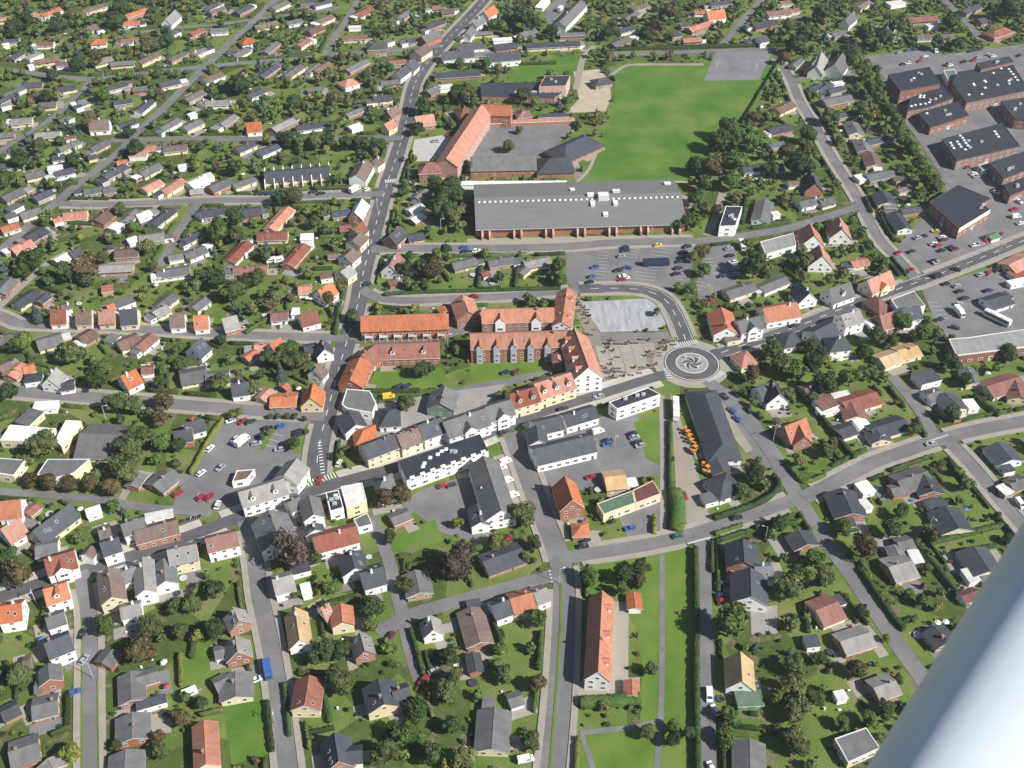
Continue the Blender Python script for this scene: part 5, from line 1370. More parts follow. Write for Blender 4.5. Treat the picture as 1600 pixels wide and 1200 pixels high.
def ground_mat():
    m, nt, b = nodes('garden_ground'); pos = N(nt, 'ShaderNodeNewGeometry').outputs['Position']
    lawn = ramp(nt, noise(nt, pos, .06, 5), [(.3, (.08, .13, .03)), (.46, (.115, .17, .038)), (.6, (.155, .19, .055)), (.72, (.2, .195, .09))])
    vo = N(nt, 'ShaderNodeTexVoronoi'); vo.inputs['Scale'].default_value = .045; vo.inputs['Randomness'].default_value = 1; nt.links.new(pos, vo.inputs['Vector'])
    plot = N(nt, 'ShaderNodeSeparateColor'); nt.links.new(vo.outputs['Color'], plot.inputs[0])
    dark = ramp(nt, noise(nt, pos, .3, 4), [(.35, (.045, .07, .022)), (.6, (.075, .10, .03))])
    c1 = mix(nt, math_n(nt, 'MULTIPLY', math_n(nt, 'GREATER_THAN', plot.outputs[0], .62), .75), lawn, dark)
    soil = ramp(nt, noise(nt, pos, .9, 4), [(.3, (.12, .09, .06)), (.7, (.24, .19, .13))])
    bed = math_n(nt, 'GREATER_THAN', noise(nt, pos, .16, 4, .6), .60)
    c2 = mix(nt, math_n(nt, 'MULTIPLY', bed, .8), c1, soil)
    grain = ramp(nt, noise(nt, pos, 2.2, 3, .7), [(.3, (.62, .62, .62)), (.7, (1.3, 1.3, 1.3))])
    c3 = mix(nt, 1.0, c2, grain, 'MULTIPLY')
    nt.links.new(c3, b.inputs['Base Color']); b.inputs['Roughness'].default_value = 1; b.inputs['Specular IOR Level'].default_value = 0
    bp = N(nt, 'ShaderNodeBump'); bp.inputs['Strength'].default_value = .6; bp.inputs['Distance'].default_value = .2
    nt.links.new(noise(nt, pos, 1.5, 3), bp.inputs['Height']); nt.links.new(bp.outputs[0], b.inputs['Normal'])
    return m
def grass_mat(name, a, c, d, sc=.05, stripes=0):
    m, nt, b = nodes(name); pos = N(nt, 'ShaderNodeNewGeometry').outputs['Position']
    f = math_n(nt, 'ADD', math_n(nt, 'MULTIPLY', noise(nt, pos, sc, 5, .6), .75), math_n(nt, 'MULTIPLY', noise(nt, pos, 1.6, 3, .7), .25))
    cc = ramp(nt, f, [(.36, a), (.5, c), (.64, d)])
    nt.links.new(cc, b.inputs['Base Color']); b.inputs['Roughness'].default_value = 1; b.inputs['Specular IOR Level'].default_value = 0
    return m
def asphalt_mat(name, base, patch):
    m, nt, b = nodes(name); pos = N(nt, 'ShaderNodeNewGeometry').outputs['Position']
    f = math_n(nt, 'ADD', math_n(nt, 'MULTIPLY', noise(nt, pos, .09, 4, .6), .7), math_n(nt, 'MULTIPLY', noise(nt, pos, 3, 2), .3))
    cc = ramp(nt, f, [(.33, mul(base, .78)), (.5, base), (.66, mul(base, 1.22))])
    vo = N(nt, 'ShaderNodeTexVoronoi'); vo.inputs['Scale'].default_value = .07; nt.links.new(pos, vo.inputs['Vector'])
    sc = N(nt, 'ShaderNodeSeparateColor'); nt.links.new(vo.outputs['Color'], sc.inputs[0])
    cc = mix(nt, math_n(nt, 'MULTIPLY', math_n(nt, 'GREATER_THAN', sc.outputs[0], .8), .5), cc, patch)
    cc = mix(nt, math_n(nt, 'MULTIPLY', math_n(nt, 'GREATER_THAN', noise(nt, pos, .22, 5, .65), .63), .35), cc, mul(base, .6))
    cc = mix(nt, math_n(nt, 'MULTIPLY', math_n(nt, 'LESS_THAN', noise(nt, pos, .13, 5, .7), .36), .4), cc, mul(base, 1.35))
    nt.links.new(cc, b.inputs['Base Color']); b.inputs['Roughness'].default_value = .95; b.inputs['Specular IOR Level'].default_value = .12
    return m
GROUND = ground_mat()
SURF = dict(
    field=grass_mat('mown_sports_grass', (.062, .138, .023), (.088, .172, .029), (.15, .195, .052), .045),
    lawn=grass_mat('lawn_grass', (.082, .15, .026), (.112, .185, .033), (.155, .195, .05), .07),
    asphalt=asphalt_mat('worn_asphalt', (.175, .168, .17), (.145, .14, .145)),
    court=asphalt_mat('court_asphalt', (.19, .18, .185), (.21, .195, .19)),
    newroad=asphalt_mat('dark_road_asphalt', (.105, .102, .108), (.085, .083, .09)),
    road=asphalt_mat('road_asphalt', (.175, .166, .166), (.14, .135, .14)),
    gravel=paint('beige_gravel', (.29, .255, .205), .95, .18, .12, 0, .1, None, 0, 3, True),
    sand=paint('pale_sand', (.40, .34, .25), .95, .22, .15, 0, .1, None, 0, 3, True),
    paleslab=paint('pale_slabs', (.42, .405, .38), .9, .15, .3, 0, .1, None, 0, 3, True),
    concrete=paint('pale_concrete', (.28, .258, .245), .9, .14, .2, 0, .1, None, 0, 3, True),
    paving=paint('beige_paving', (.31, .28, .235), .9, .13, .25, 0, .1, None, 0, 4, True),
    tiles=paint('square_joint_paving', (.22, .19, .155), .9, .15, .3, 0, .1, None, 0, 4, True),
    whitegravel=paint('white_chippings', (.33, .335, .35), .95, .4, .5, 0, .1, (1, .22, 1), 0, 1.2, True))
PALE = paint('pale_street_paving', (.42, .39, .34), .9, .16, .3, 0, .1, None, 0, 4, True)
PAVE = paint('pavement_slabs', (.31, .28, .235), .9, .16, .3, 0, .1, None, 0, 4, True)
WHITE_LINE = paint('white_road_paint', (.62, .62, .60), .8, .15, .8, 0, .2, None, 0, 5, True)

def leaf_mat(name, c, c2):
    m, nt, b = nodes(name); geo = N(nt, 'ShaderNodeNewGeometry')
    oi = N(nt, 'ShaderNodeObjectInfo').outputs['Random']
    f = math_n(nt, 'ADD', math_n(nt, 'MULTIPLY', geo.outputs['Random Per Island'], .5), math_n(nt, 'MULTIPLY', noise(nt, geo.outputs['Position'], .35, 3), .5))
    cc = ramp(nt, f, [(.22, mul(c, .6)), (.5, c), (.8, c2)])
    h = N(nt, 'ShaderNodeHueSaturation'); nt.links.new(cc, h.inputs['Color'])
    hu = N(nt, 'ShaderNodeMapRange'); hu.inputs[1].default_value = .3; hu.inputs[2].default_value = .7; hu.inputs[3].default_value = .46; hu.inputs[4].default_value = .53
    nt.links.new(noise(nt, geo.outputs['Position'], .11, 2), hu.inputs[0]); nt.links.new(hu.outputs[0], h.inputs['Hue'])
    mr = N(nt, 'ShaderNodeMapRange'); mr.inputs[3].default_value = .72; mr.inputs[4].default_value = 1.3; nt.links.new(oi, mr.inputs[0]); nt.links.new(mr.outputs[0], h.inputs['Value'])
    nt.links.new(h.outputs[0], b.inputs['Base Color']); b.inputs['Roughness'].default_value = .8; b.inputs['Specular IOR Level'].default_value = .12
    return m
LEAF = dict(
    g=leaf_mat('green_leaves', (.06, .105, .025), (.115, .165, .04)), o=leaf_mat('olive_leaves', (.075, .098, .034), (.13, .145, .055)),
    d=leaf_mat('dark_leaves', (.038, .066, .022), (.075, .108, .036)), b=leaf_mat('autumn_leaves', (.085, .075, .032), (.15, .115, .048)),
    p=leaf_mat('copper_leaves', (.085, .065, .05), (.13, .095, .075)), y=leaf_mat('yellow_green_leaves', (.12, .14, .03), (.18, .19, .05)),
    c=leaf_mat('spruce_needles', (.05, .075, .06), (.09, .12, .10)))
BARK = paint('bark', (.12, .09, .065), .95, .3, 2, .2)

# ------------------------------------------------------------------ mesh helpers
def mk(name, verts, faces, mats, idx=None, smooth=False):
    me = bpy.data.meshes.new(name); me.from_pydata([tuple(v) for v in verts], [], faces)
    for m in (mats if isinstance(mats, (list, tuple)) else [mats]): me.materials.append(m)
    if idx is not None: me.polygons.foreach_set('material_index', idx)
    if smooth: me.polygons.foreach_set('use_smooth', [True] * len(me.polygons))
    me.update(); return me
def ob(name, data, parent=None, loc=(0, 0, 0), rz=0.0, sc=None, rot=None):
    o = bpy.data.objects.new(name, data); o.location = loc
    o.rotation_euler = rot if rot else (0, 0, rz)
    if sc: o.scale = sc
    if parent is not None: o.parent = parent
    col.objects.link(o); return o
def tag(o, label=None, cat=None, group=None, kind=None):
    if label: o['label'] = label
    if cat: o['category'] = cat
    if group: o['group'] = group
    if kind: o['kind'] = kind
    return o
class B:
    """collects boxes and prisms with a material number each"""
    def __init__(s): s.v = []; s.f = []; s.i = []
    def add(s, v, f, m=0):
        n = len(s.v); s.v += v
        for q in f: s.f.append([n + k for k in q]); s.i.append(m)
    def box(s, x0, x1, y0, y1, z0, z1, m=0, mt=None):
        v = [(x0, y0, z0), (x1, y0, z0), (x1, y1, z0), (x0, y1, z0), (x0, y0, z1), (x1, y0, z1), (x1, y1, z1), (x0, y1, z1)]
        s.add(v, [(0, 3, 2, 1), (0, 1, 5, 4), (1, 2, 6, 5), (2, 3, 7, 6), (3, 0, 4, 7)], m); s.add(v, [(4, 5, 6, 7)], m if mt is None else mt)
    def prism(s, prof, y0, y1, m=0):
        """side profile (x,z) extruded across y"""
        n = len(prof); v = [(x, y0, z) for x, z in prof] + [(x, y1, z) for x, z in prof]
        s.add(v, [tuple(range(n)), tuple(range(2 * n - 1, n - 1, -1))] + [(i, n + i, n + (i + 1) % n, (i + 1) % n) for i in range(n)], m)
    def cyl(s, c, axis, r, h, n=12, m=0):
        v = []; 
        for t in (0, h):
            for k in range(n):
                a = 2 * math.pi * k / n; p, q = r * math.cos(a), r * math.sin(a)
                v.append((c[0] + t, c[1] + p, c[2] + q) if axis == 'x' else (c[0] + p, c[1] + t, c[2] + q) if axis == 'y' else (c[0] + p, c[1] + q, c[2] + t))
        s.add(v, [tuple(range(n - 1, -1, -1)), tuple(range(n, 2 * n))] + [(k, (k + 1) % n, n + (k + 1) % n, n + k) for k in range(n)], m)
    def mesh(s, name, mats, smooth=False): return mk(name, s.v, s.f, mats, s.i, smooth)
def catmull(pts, step=3.0):
    out = []; n = len(pts)
    for i in range(n - 1):
        p0, p1, p2, p3 = pts[max(i - 1, 0)], pts[i], pts[i + 1], pts[min(i + 2, n - 1)]
        k = max(1, int(math.dist(p1, p2) / step))
        for j in range(k):
            t = j / k
            out.append(tuple(.5 * (2 * p1[d] + (p2[d] - p0[d]) * t + (2 * p0[d] - 5 * p1[d] + 4 * p2[d] - p3[d]) * t * t + (3 * p1[d] - p0[d] - 3 * p2[d] + p3[d]) * t ** 3) for d in (0, 1)))
    out.append(pts[-1]); return out
def normals(p):
    r = []
    for i in range(len(p)):
        a, b = p[max(i - 1, 0)], p[min(i + 1, len(p) - 1)]
        dx, dy = b[0] - a[0], b[1] - a[1]; l = math.hypot(dx, dy) or 1
        r.append((-dy / l, dx / l))
    return r
def ribbon(name, p, w, z, mat, closed_h=0.0):
    nn = normals(p); v = []; f = []
    for (x, y), (nx, ny) in zip(p, nn): v += [(x + nx * w / 2, y + ny * w / 2, z), (x - nx * w / 2, y - ny * w / 2, z)]
    f = [(2 * i + 1, 2 * i + 3, 2 * i + 2, 2 * i) for i in range(len(p) - 1)]
    if closed_h:
        n = len(v); v += [(a, b, z - closed_h) for a, b, _ in v]
        for i in range(len(p) - 1):
            f += [(2 * i, 2 * i + 2, n + 2 * i + 2, n + 2 * i), (2 * i + 3, 2 * i + 1, n + 2 * i + 1, n + 2 * i + 3)]
        e = 2 * (len(p) - 1); f += [(0, n, n + 1, 1), (e + 1, n + e + 1, n + e, e)]
    return mk(name, v, f, mat)
def polysheet(name, p, z, mat):
    return mk(name, [(x, y, z) for x, y in p], [tuple(range(len(p)))], mat)
def area2(p): return sum(p[i][0] * p[(i + 1) % len(p)][1] - p[(i + 1) % len(p)][0] * p[i][1] for i in range(len(p)))
def inpoly(x, y, p):
    r = False
    for i in range(len(p)):
        a, b = p[i], p[i - 1]
        if (a[1] > y) != (b[1] > y) and x < (b[0] - a[0]) * (y - a[1]) / (b[1] - a[1]) + a[0]: r = not r
    return r

# ------------------------------------------------------------------ ground, roads, paths, squares
tag(ob('ground', mk('ground', [(-4000, -2500, 0), (4000, -2500, 0), (4000, 6000, 0), (-4000, 6000, 0)], [(0, 1, 2, 3)], GROUND)), kind='structure')
for i, (n, mt, p) in enumerate(AREAS):
    q = p if area2(p) > 0 else p[::-1]
    tag(ob(n, polysheet(n, q, .02 + .004 * (i % 12) + (.03 if n in ('market_square', 'station_pavement') else 0) + (.05 if n in ('white_gravel_square', 'square_lane', 'planted_strip') else 0), SURF[mt])), kind='structure')
ROADP = {}
for i, (n, w, sw, mkk, p) in enumerate(ROADS):
    q = catmull(p); ROADP[n] = (w, sw, mkk, q)
    tag(ob(n, ribbon(n, q, w, .11 + .003 * i, SURF['newroad' if n in ('main_road', 'high_street', 'square_road', 'east_road') else 'road'])), kind='structure')
for i, (n, w, mt, p) in enumerate(PATHS):
    tag(ob(n, ribbon(n, catmull(p), w, .085 + .002 * i, SURF[mt])), kind='structure')
ZR = .11 + .003 * len(ROADS)
for p in VERGES: tag(ob('grass_verge', ribbon('grass_verge', catmull(p), .8, ZR + .05, SURF['lawn'], .3)), kind='structure')
def near_road(q, skip):
    for n, (w, sw, m_, p) in ROADP.items():
        if n == skip: continue
        for a in p:
            if abs(a[0] - q[0]) < 12 and abs(a[1] - q[1]) < 12 and math.dist(a, q) < w / 2 + 1.3: return True
    return math.dist(q, ROUNDABOUT) < 16.6
npv = 0
for n, (w, sw, mkk, p) in ROADP.items():
    if not sw: continue
    nn = normals(p); wide = 2.1 if n not in ('high_street',) else 3.4
    for sd in (1, -1):
        cur = []
        for i in range(len(p) + 1):
            ok = i < len(p)
            if ok:
                off = w / 2 + wide / 2; q = (p[i][0] + nn[i][0] * off * sd, p[i][1] + nn[i][1] * off * sd); ok = not near_road(q, n)
            if ok: cur.append(q)
            else:
                if len(cur) > 1: tag(ob('pavement', ribbon('pavement', cur, wide, ZR + .13 + .003 * (npv % 9), PALE if n == 'high_street' else PAVE, .35)), kind='structure'); npv += 1
                cur = []
# centre lines, edge lines
def dashes(p, L, gap, wd, z, off=0.0):
    bb = B(); acc = 0.0; on = True; nn = normals(p); start = None
    pts = [(p[i][0] + nn[i][0] * off, p[i][1] + nn[i][1] * off) for i in range(len(p))]
    d = 0.0; cum = [0]
    for i in range(len(pts) - 1): cum.append(cum[-1] + math.dist(pts[i], pts[i + 1]))
    def at(s):
        for i in range(len(pts) - 1):
            if cum[i + 1] >= s:
                t = (s - cum[i]) / max(1e-6, cum[i + 1] - cum[i]); return (pts[i][0] + (pts[i + 1][0] - pts[i][0]) * t, pts[i][1] + (pts[i + 1][1] - pts[i][1]) * t)
        return pts[-1]
    s = 4.0
    while s + L < cum[-1] - 4:
        a, b = at(s), at(s + L); dx, dy = b[0] - a[0], b[1] - a[1]; l = math.hypot(dx, dy) or 1; nx, ny = -dy / l * wd / 2, dx / l * wd / 2
        bb.add([(a[0] - nx, a[1] - ny, z), (b[0] - nx, b[1] - ny, z), (b[0] + nx, b[1] + ny, z), (a[0] + nx, a[1] + ny, z)], [(0, 1, 2, 3)])
        s += L + gap
    return bb
for n in ('main_road', 'east_road', 'square_road'):
    w, sw, mkk, p = ROADP[n]
    tag(ob('road_marking', dashes(p, 4, 5, .3, ZR + .012).mesh('road_marking', WHITE_LINE)), kind='structure')
    if n != 'main_road':
        for s_ in (1, -1): tag(ob('road_marking', dashes(p, 9, .5, .22, ZR + .012, s_ * (w / 2 - .5)).mesh('road_marking', WHITE_LINE)), kind='structure')
def stripes(a, b, n, length, wd, name='zebra_crossing'):
    """n bars, spread from a to b, each 'length' long at right angles to a-b"""
    bb = B(); dx, dy = b[0] - a[0], b[1] - a[1]; l = math.hypot(dx, dy); ux, uy = dx / l, dy / l
    for i in range(n):
        t = (i + .5) / n * l; cx, cy = a[0] + ux * t, a[1] + uy * t
        bb.add([(cx - ux * wd / 2 + uy * length / 2, cy - uy * wd / 2 - ux * length / 2, ZR + .016), (cx + ux * wd / 2 + uy * length / 2, cy + uy * wd / 2 - ux * length / 2, ZR + .016), (cx + ux * wd / 2 - uy * length / 2, cy + uy * wd / 2 + ux * length / 2, ZR + .016), (cx - ux * wd / 2 - uy * length / 2, cy - uy * wd / 2 + ux * length / 2, ZR + .016)], [(0, 1, 2, 3)])
    return tag(ob(name, bb.mesh(name, WHITE_LINE)), kind='structure')
for a, b, n, L in STRIPES: stripes(a, b, n, L, .5)
for a, b, L in STALLS: stripes(a, b, max(2, int(math.dist(a, b) / 2.6)), L, .16, 'parking_bay_lines')

# ------------------------------------------------------------------ roundabout and market square
rx, ry = ROUNDABOUT
def disc(name, r, z, mat, r0=0.0, n=64, h=0.0):
    v = []; f = []
    for k in range(n):
        a = 2 * math.pi * k / n; v += [(rx + r * math.cos(a), ry + r * math.sin(a), z)]
    if r0:
        for k in range(n):
            a = 2 * math.pi * k / n; v += [(rx + r0 * math.cos(a), ry + r0 * math.sin(a), z)]
        f = [(k, (k + 1) % n, n + (k + 1) % n, n + k) for k in range(n)]
    else: f = [tuple(range(n))]
    if h:
        m0 = len(v); v += [(x, y, z - h) for x, y, _ in v[:n]]; f += [(k, m0 + k, m0 + (k + 1) % n, (k + 1) % n) for k in range(n)]
    return mk(name, v, f, mat)
tag(ob('roundabout_pavement', disc('roundabout_pavement', 16.2, .105, PAVE)), kind='structure')
tag(ob('roundabout_carriageway', disc('roundabout_carriageway', 11.8, ZR + .02, SURF['newroad'])), kind='structure')
tag(ob('roundabout_edge_line', disc('roundabout_edge_line', 11.4, ZR + .03, WHITE_LINE, 11.1)), kind='structure')
STONE = paint('grey_setts', (.26, .255, .25), .9, .2, .6, 0, .1, None, 0, 4, True)
DSTONE = paint('dark_setts', (.06, .063, .068), .9, .2, .6, 0, .1, None, 0, 4, True)
isl = ob('roundabout_island', None, None, (0, 0, 0)); tag(isl, 'round sett-paved roundabout island with dark swirling blades', 'roundabout')
ob('kerb', disc('kerb', 6.9, ZR + .14, paint('kerb_stone', (.5, .49, .47), .9, .1, 1, 0), 6.4, 64, .3), isl)
ob('sett_apron', disc('sett_apron', 6.4, ZR + .13, STONE, 4.9), isl)
ob('sett_disc', disc('sett_disc', 4.9, ZR + .20, paint('pale_setts', (.30, .295, .28), .9, .15, .8, 0, .1, None, 0, 4, True), 0, 48, .3), isl)
for k in range(6):
    b_ = B(); n = 10; v = []
    for i in range(n + 1):
        t = i / n; a = 2 * math.pi * k / 6 + 1.25 * t; r = .5 + 3.9 * t; wd = .15 + .75 * math.sin(math.pi * t) ** .8
        for s_ in (1, -1): v.append((rx + (r) * math.cos(a) - s_ * wd * math.sin(a) * .7, ry + r * math.sin(a) + s_ * wd * math.cos(a) * .7, ZR + .27))
    b_.add(v, [(2 * i + 1, 2 * i, 2 * i + 2, 2 * i + 3) for i in range(n)])
    ob('swirl_blade', b_.mesh('swirl_blade', DSTONE), isl)
for a in (.6, 2.2, 3.8, 5.2):
    b_ = B(); b_.cyl((0, 0, 0), 'z', .28, .9, 10); b_.cyl((0, 0, .9), 'z', .34, .12, 10)
    ob('bollard', b_.mesh('bollard', TRIM), isl, (rx + 4.1 * math.cos(a), ry + 4.1 * math.sin(a), ZR + .2))
SQ = [p for n, m_, p in AREAS if n == 'market_square'][0]
LOTS = [p for n, m_, p in AREAS if n in ('white_gravel_square', 'square_lane')]
sqo = [o for o in bpy.data.objects if o.name == 'market_square'][0]
SLAB = paint('square_slabs', (.30, .275, .235), .9, .15, .3, .06, .1)
slab = B(); slab.box(-2.45, 2.45, -2.45, 2.45, -.06, .04); slab_me = slab.mesh('slab', SLAB)
sa = math.radians(6)
for i in range(-16, 17):
    for j in range(-16, 17):
        cx = SQ[0][0] + 40 + i * 5.15 * math.cos(sa) - j * 5.15 * math.sin(sa); cy = SQ[0][1] - 40 + i * 5.15 * math.sin(sa) + j * 5.15 * math.cos(sa)
        if all(inpoly(cx + a * 2.2, cy + c_ * 2.2, SQ) for a in (-1, 1) for c_ in (-1, 1)) and not any(inpoly(cx + a * 2, cy + c_ * 2, L_) for L_ in LOTS for a in (-1, 0, 1) for c_ in (-1, 0, 1)) and math.dist((cx, cy), ROUNDABOUT) > 19:
            ob('slab', slab_me, sqo, (cx, cy, .12), sa)

# ------------------------------------------------------------------ buildings
FORM = dict(K=(5.2, 48), J=(7.2, 44), W=(5.2, 13), L=(2.35, 21), S=(3.0, 46), M=(3.8, 32), N=(5.2, 35), T=(7.2, 33), P=(2.8, 28), V=(5.6, 32), H=(5.0, 12.8))
def unit_window():
    b_ = B(); o, t = .5, .09
    for x0, x1, z0, z1 in ((-o, o, 1 - t, 1), (-o, o, 0, t), (-o, -o + t, t, 1 - t), (o - t, o, t, 1 - t), (-.025, .025, t, 1 - t)): b_.box(x0, x1, -.07, .05, z0, z1)
    b_.add([(-o + t, -.03, t), (o - t, -.03, t), (o - t, -.03, 1 - t), (-o + t, -.03, 1 - t)], [(0, 1, 2, 3)], 1)
    return b_.mesh('window', [TRIM, GLASS])
WIN = unit_window()
def unit_door(m):
    b_ = B(); b_.box(-.55, .55, -.06, .05, 0, 2.15, 1); b_.box(-.45, .45, -.09, -.05, .05, 2.05, 0); b_.box(-.25, .25, -.11, -.08, 1.2, 1.85, 2)
    return b_.mesh('door', [m, TRIM, GLASS])
DOORS = [unit_door(WOOD), unit_door(paint('white_door', (.6, .6, .58), .5, .05, 1, .1)), unit_door(paint('green_door', (.05, .12, .08), .5, .05, 1, .1))]
ch = B(); ch.box(-.35, .35, -.35, .35, -1.2, .9, 0); ch.box(-.42, .42, -.42, .42, .9, 1.02, 1); ch.cyl((0, 0, 1.02), 'z', .16, .25, 8, 0)
CHIM = ch.mesh('chimney', [wallm('r'), paint('chimney_cap', (.3, .29, .28), .9, .1, 1, .1)])
CHIMW = mk('chimney_white', ch.v, ch.f, [wallm('w'), wallm('g')], ch.i)
sk = B(); sk.box(-.45, .45, -.6, .6, -.1, .08, 0); sk.add([(-.36, -.5, .09), (.36, -.5, .09), (.36, .5, .09), (-.36, .5, .09)], [(0, 1, 2, 3)], 1)
ROOFWIN = sk.mesh('roof_window', [METAL, GLASS])
dm = B(); dm.box(-.75, .75, -.75, .75, -.1, .25, 0)
dm.add([(-.7, -.7, .25), (.7, -.7, .25), (.7, .7, .25), (-.7, .7, .25), (-.35, -.35, .5), (.35, -.35, .5), (.35, .35, .5), (-.35, .35, .5)], [(0, 1, 5, 4), (1, 2, 6, 5), (2, 3, 7, 6), (3, 0, 4, 7), (4, 5, 6, 7)], 0)
DOME = dm.mesh('skylight', [paint('acrylic_dome', (.75, .76, .77), .3, .05, 1, .05, .5)])

def gable_roof(L, w, rh, tp, t, rm, trim):
    ze = rh - w / 2 * tp; a = L / 2; h = w / 2
    P_ = [(-h, ze), (0, rh), (h, ze), (h, ze - t), (0, rh - t), (-h, ze - t)]
    v = [(-a, y, z) for y, z in P_] + [(a, y, z) for y, z in P_]
    b_ = B()
    b_.add(v, [(0, 6, 7, 1), (1, 7, 8, 2)], 0)
    b_.add(v, [(2, 8, 9, 3), (3, 9, 10, 4), (4, 10, 11, 5), (5, 11, 6, 0), (0, 1, 4, 5), (1, 2, 3, 4), (6, 11, 10, 7), (7, 10, 9, 8)], 1)
    b_.v += [(-a, -.22, rh - .22 * tp + .03), (-a, 0, rh + .09), (-a, .22, rh - .22 * tp + .03), (a, -.22, rh - .22 * tp + .03), (a, 0, rh + .09), (a, .22, rh - .22 * tp + .03)]
    n = len(b_.v) - 6; b_.f += [[n, n + 3, n + 4, n + 1], [n + 1, n + 4, n + 5, n + 2]]; b_.i += [0, 0]
    return b_.mesh('roof', [rm, trim])
def hip_roof(L, w, rh, tp, t, rm, trim):
    ze = rh - w / 2 * tp; a, h = L / 2, w / 2; r = max(a - h * .95, .25)
    v = [(-a, -h, ze), (a, -h, ze), (a, h, ze), (-a, h, ze), (-r, 0, rh), (r, 0, rh)] + [(-a, -h, ze - t), (a, -h, ze - t), (a, h, ze - t), (-a, h, ze - t)]
    b_ = B(); b_.add(v, [(0, 1, 5, 4), (1, 2, 5), (2, 3, 4, 5), (3, 0, 4)], 0)
    b_.add(v, [(6, 7, 1, 0), (7, 8, 2, 1), (8, 9, 3, 2), (9, 6, 0, 3), (9, 8, 7, 6)], 1)
    return b_.mesh('roof', [rm, trim])
def add_windows(root, a, b, z, n, wd, hg, name='window', par=None):
    """n windows between local points a and b, facing right of a->b"""
    dx, dy = b[0] - a[0], b[1] - a[1]; ang = math.atan2(dy, dx)
    for i in range(n):
        t = (i + .5) / n
        ob(name, WIN, par or root, (a[0] + dx * t, a[1] + dy * t, z), ang, (wd, 1, hg))
def gabled_bay(root, x, yf, depth, wd, top, rise, wc, rm, wins, name, z0=0.0, back=3.0):
    b_ = B(); h = wd / 2
    b_.box(-h, h, -depth, .1, z0, top); b_.add([(-h, -depth, top), (h, -depth, top), (0, -depth, top + rise)], [(0, 1, 2)], 0)
    o = h + .25; zr = top + rise + .15; k = rise / h; ze = zr - o * k
    b_.add([(-o, -depth - .25, ze), (0, -depth - .25, zr), (0, back, zr), (-o, back, ze)], [(0, 1, 2, 3)], 1); b_.add([(0, -depth - .25, zr), (o, -depth - .25, ze), (o, back, ze), (0, back, zr)], [(0, 1, 2, 3)], 1)
    b_.add([(-o, -depth - .25, ze), (-o, -depth - .25, ze - .18), (0, -depth - .25, zr - .18), (0, -depth - .25, zr)], [(0, 1, 2, 3)], 2); b_.add([(o, -depth - .25, ze), (0, -depth - .25, zr), (0, -depth - .25, zr - .18), (o, -depth - .25, ze - .18)], [(0, 1, 2, 3)], 2)
    p = ob(name, b_.mesh(name, [wallm(wc), rm, TRIM]), root, (x, yf, 0))
    for z, s_ in wins: ob('window', WIN, p, (0, -depth, z), 0, (s_, 1, 1.25))
    return p
ROOTS = []
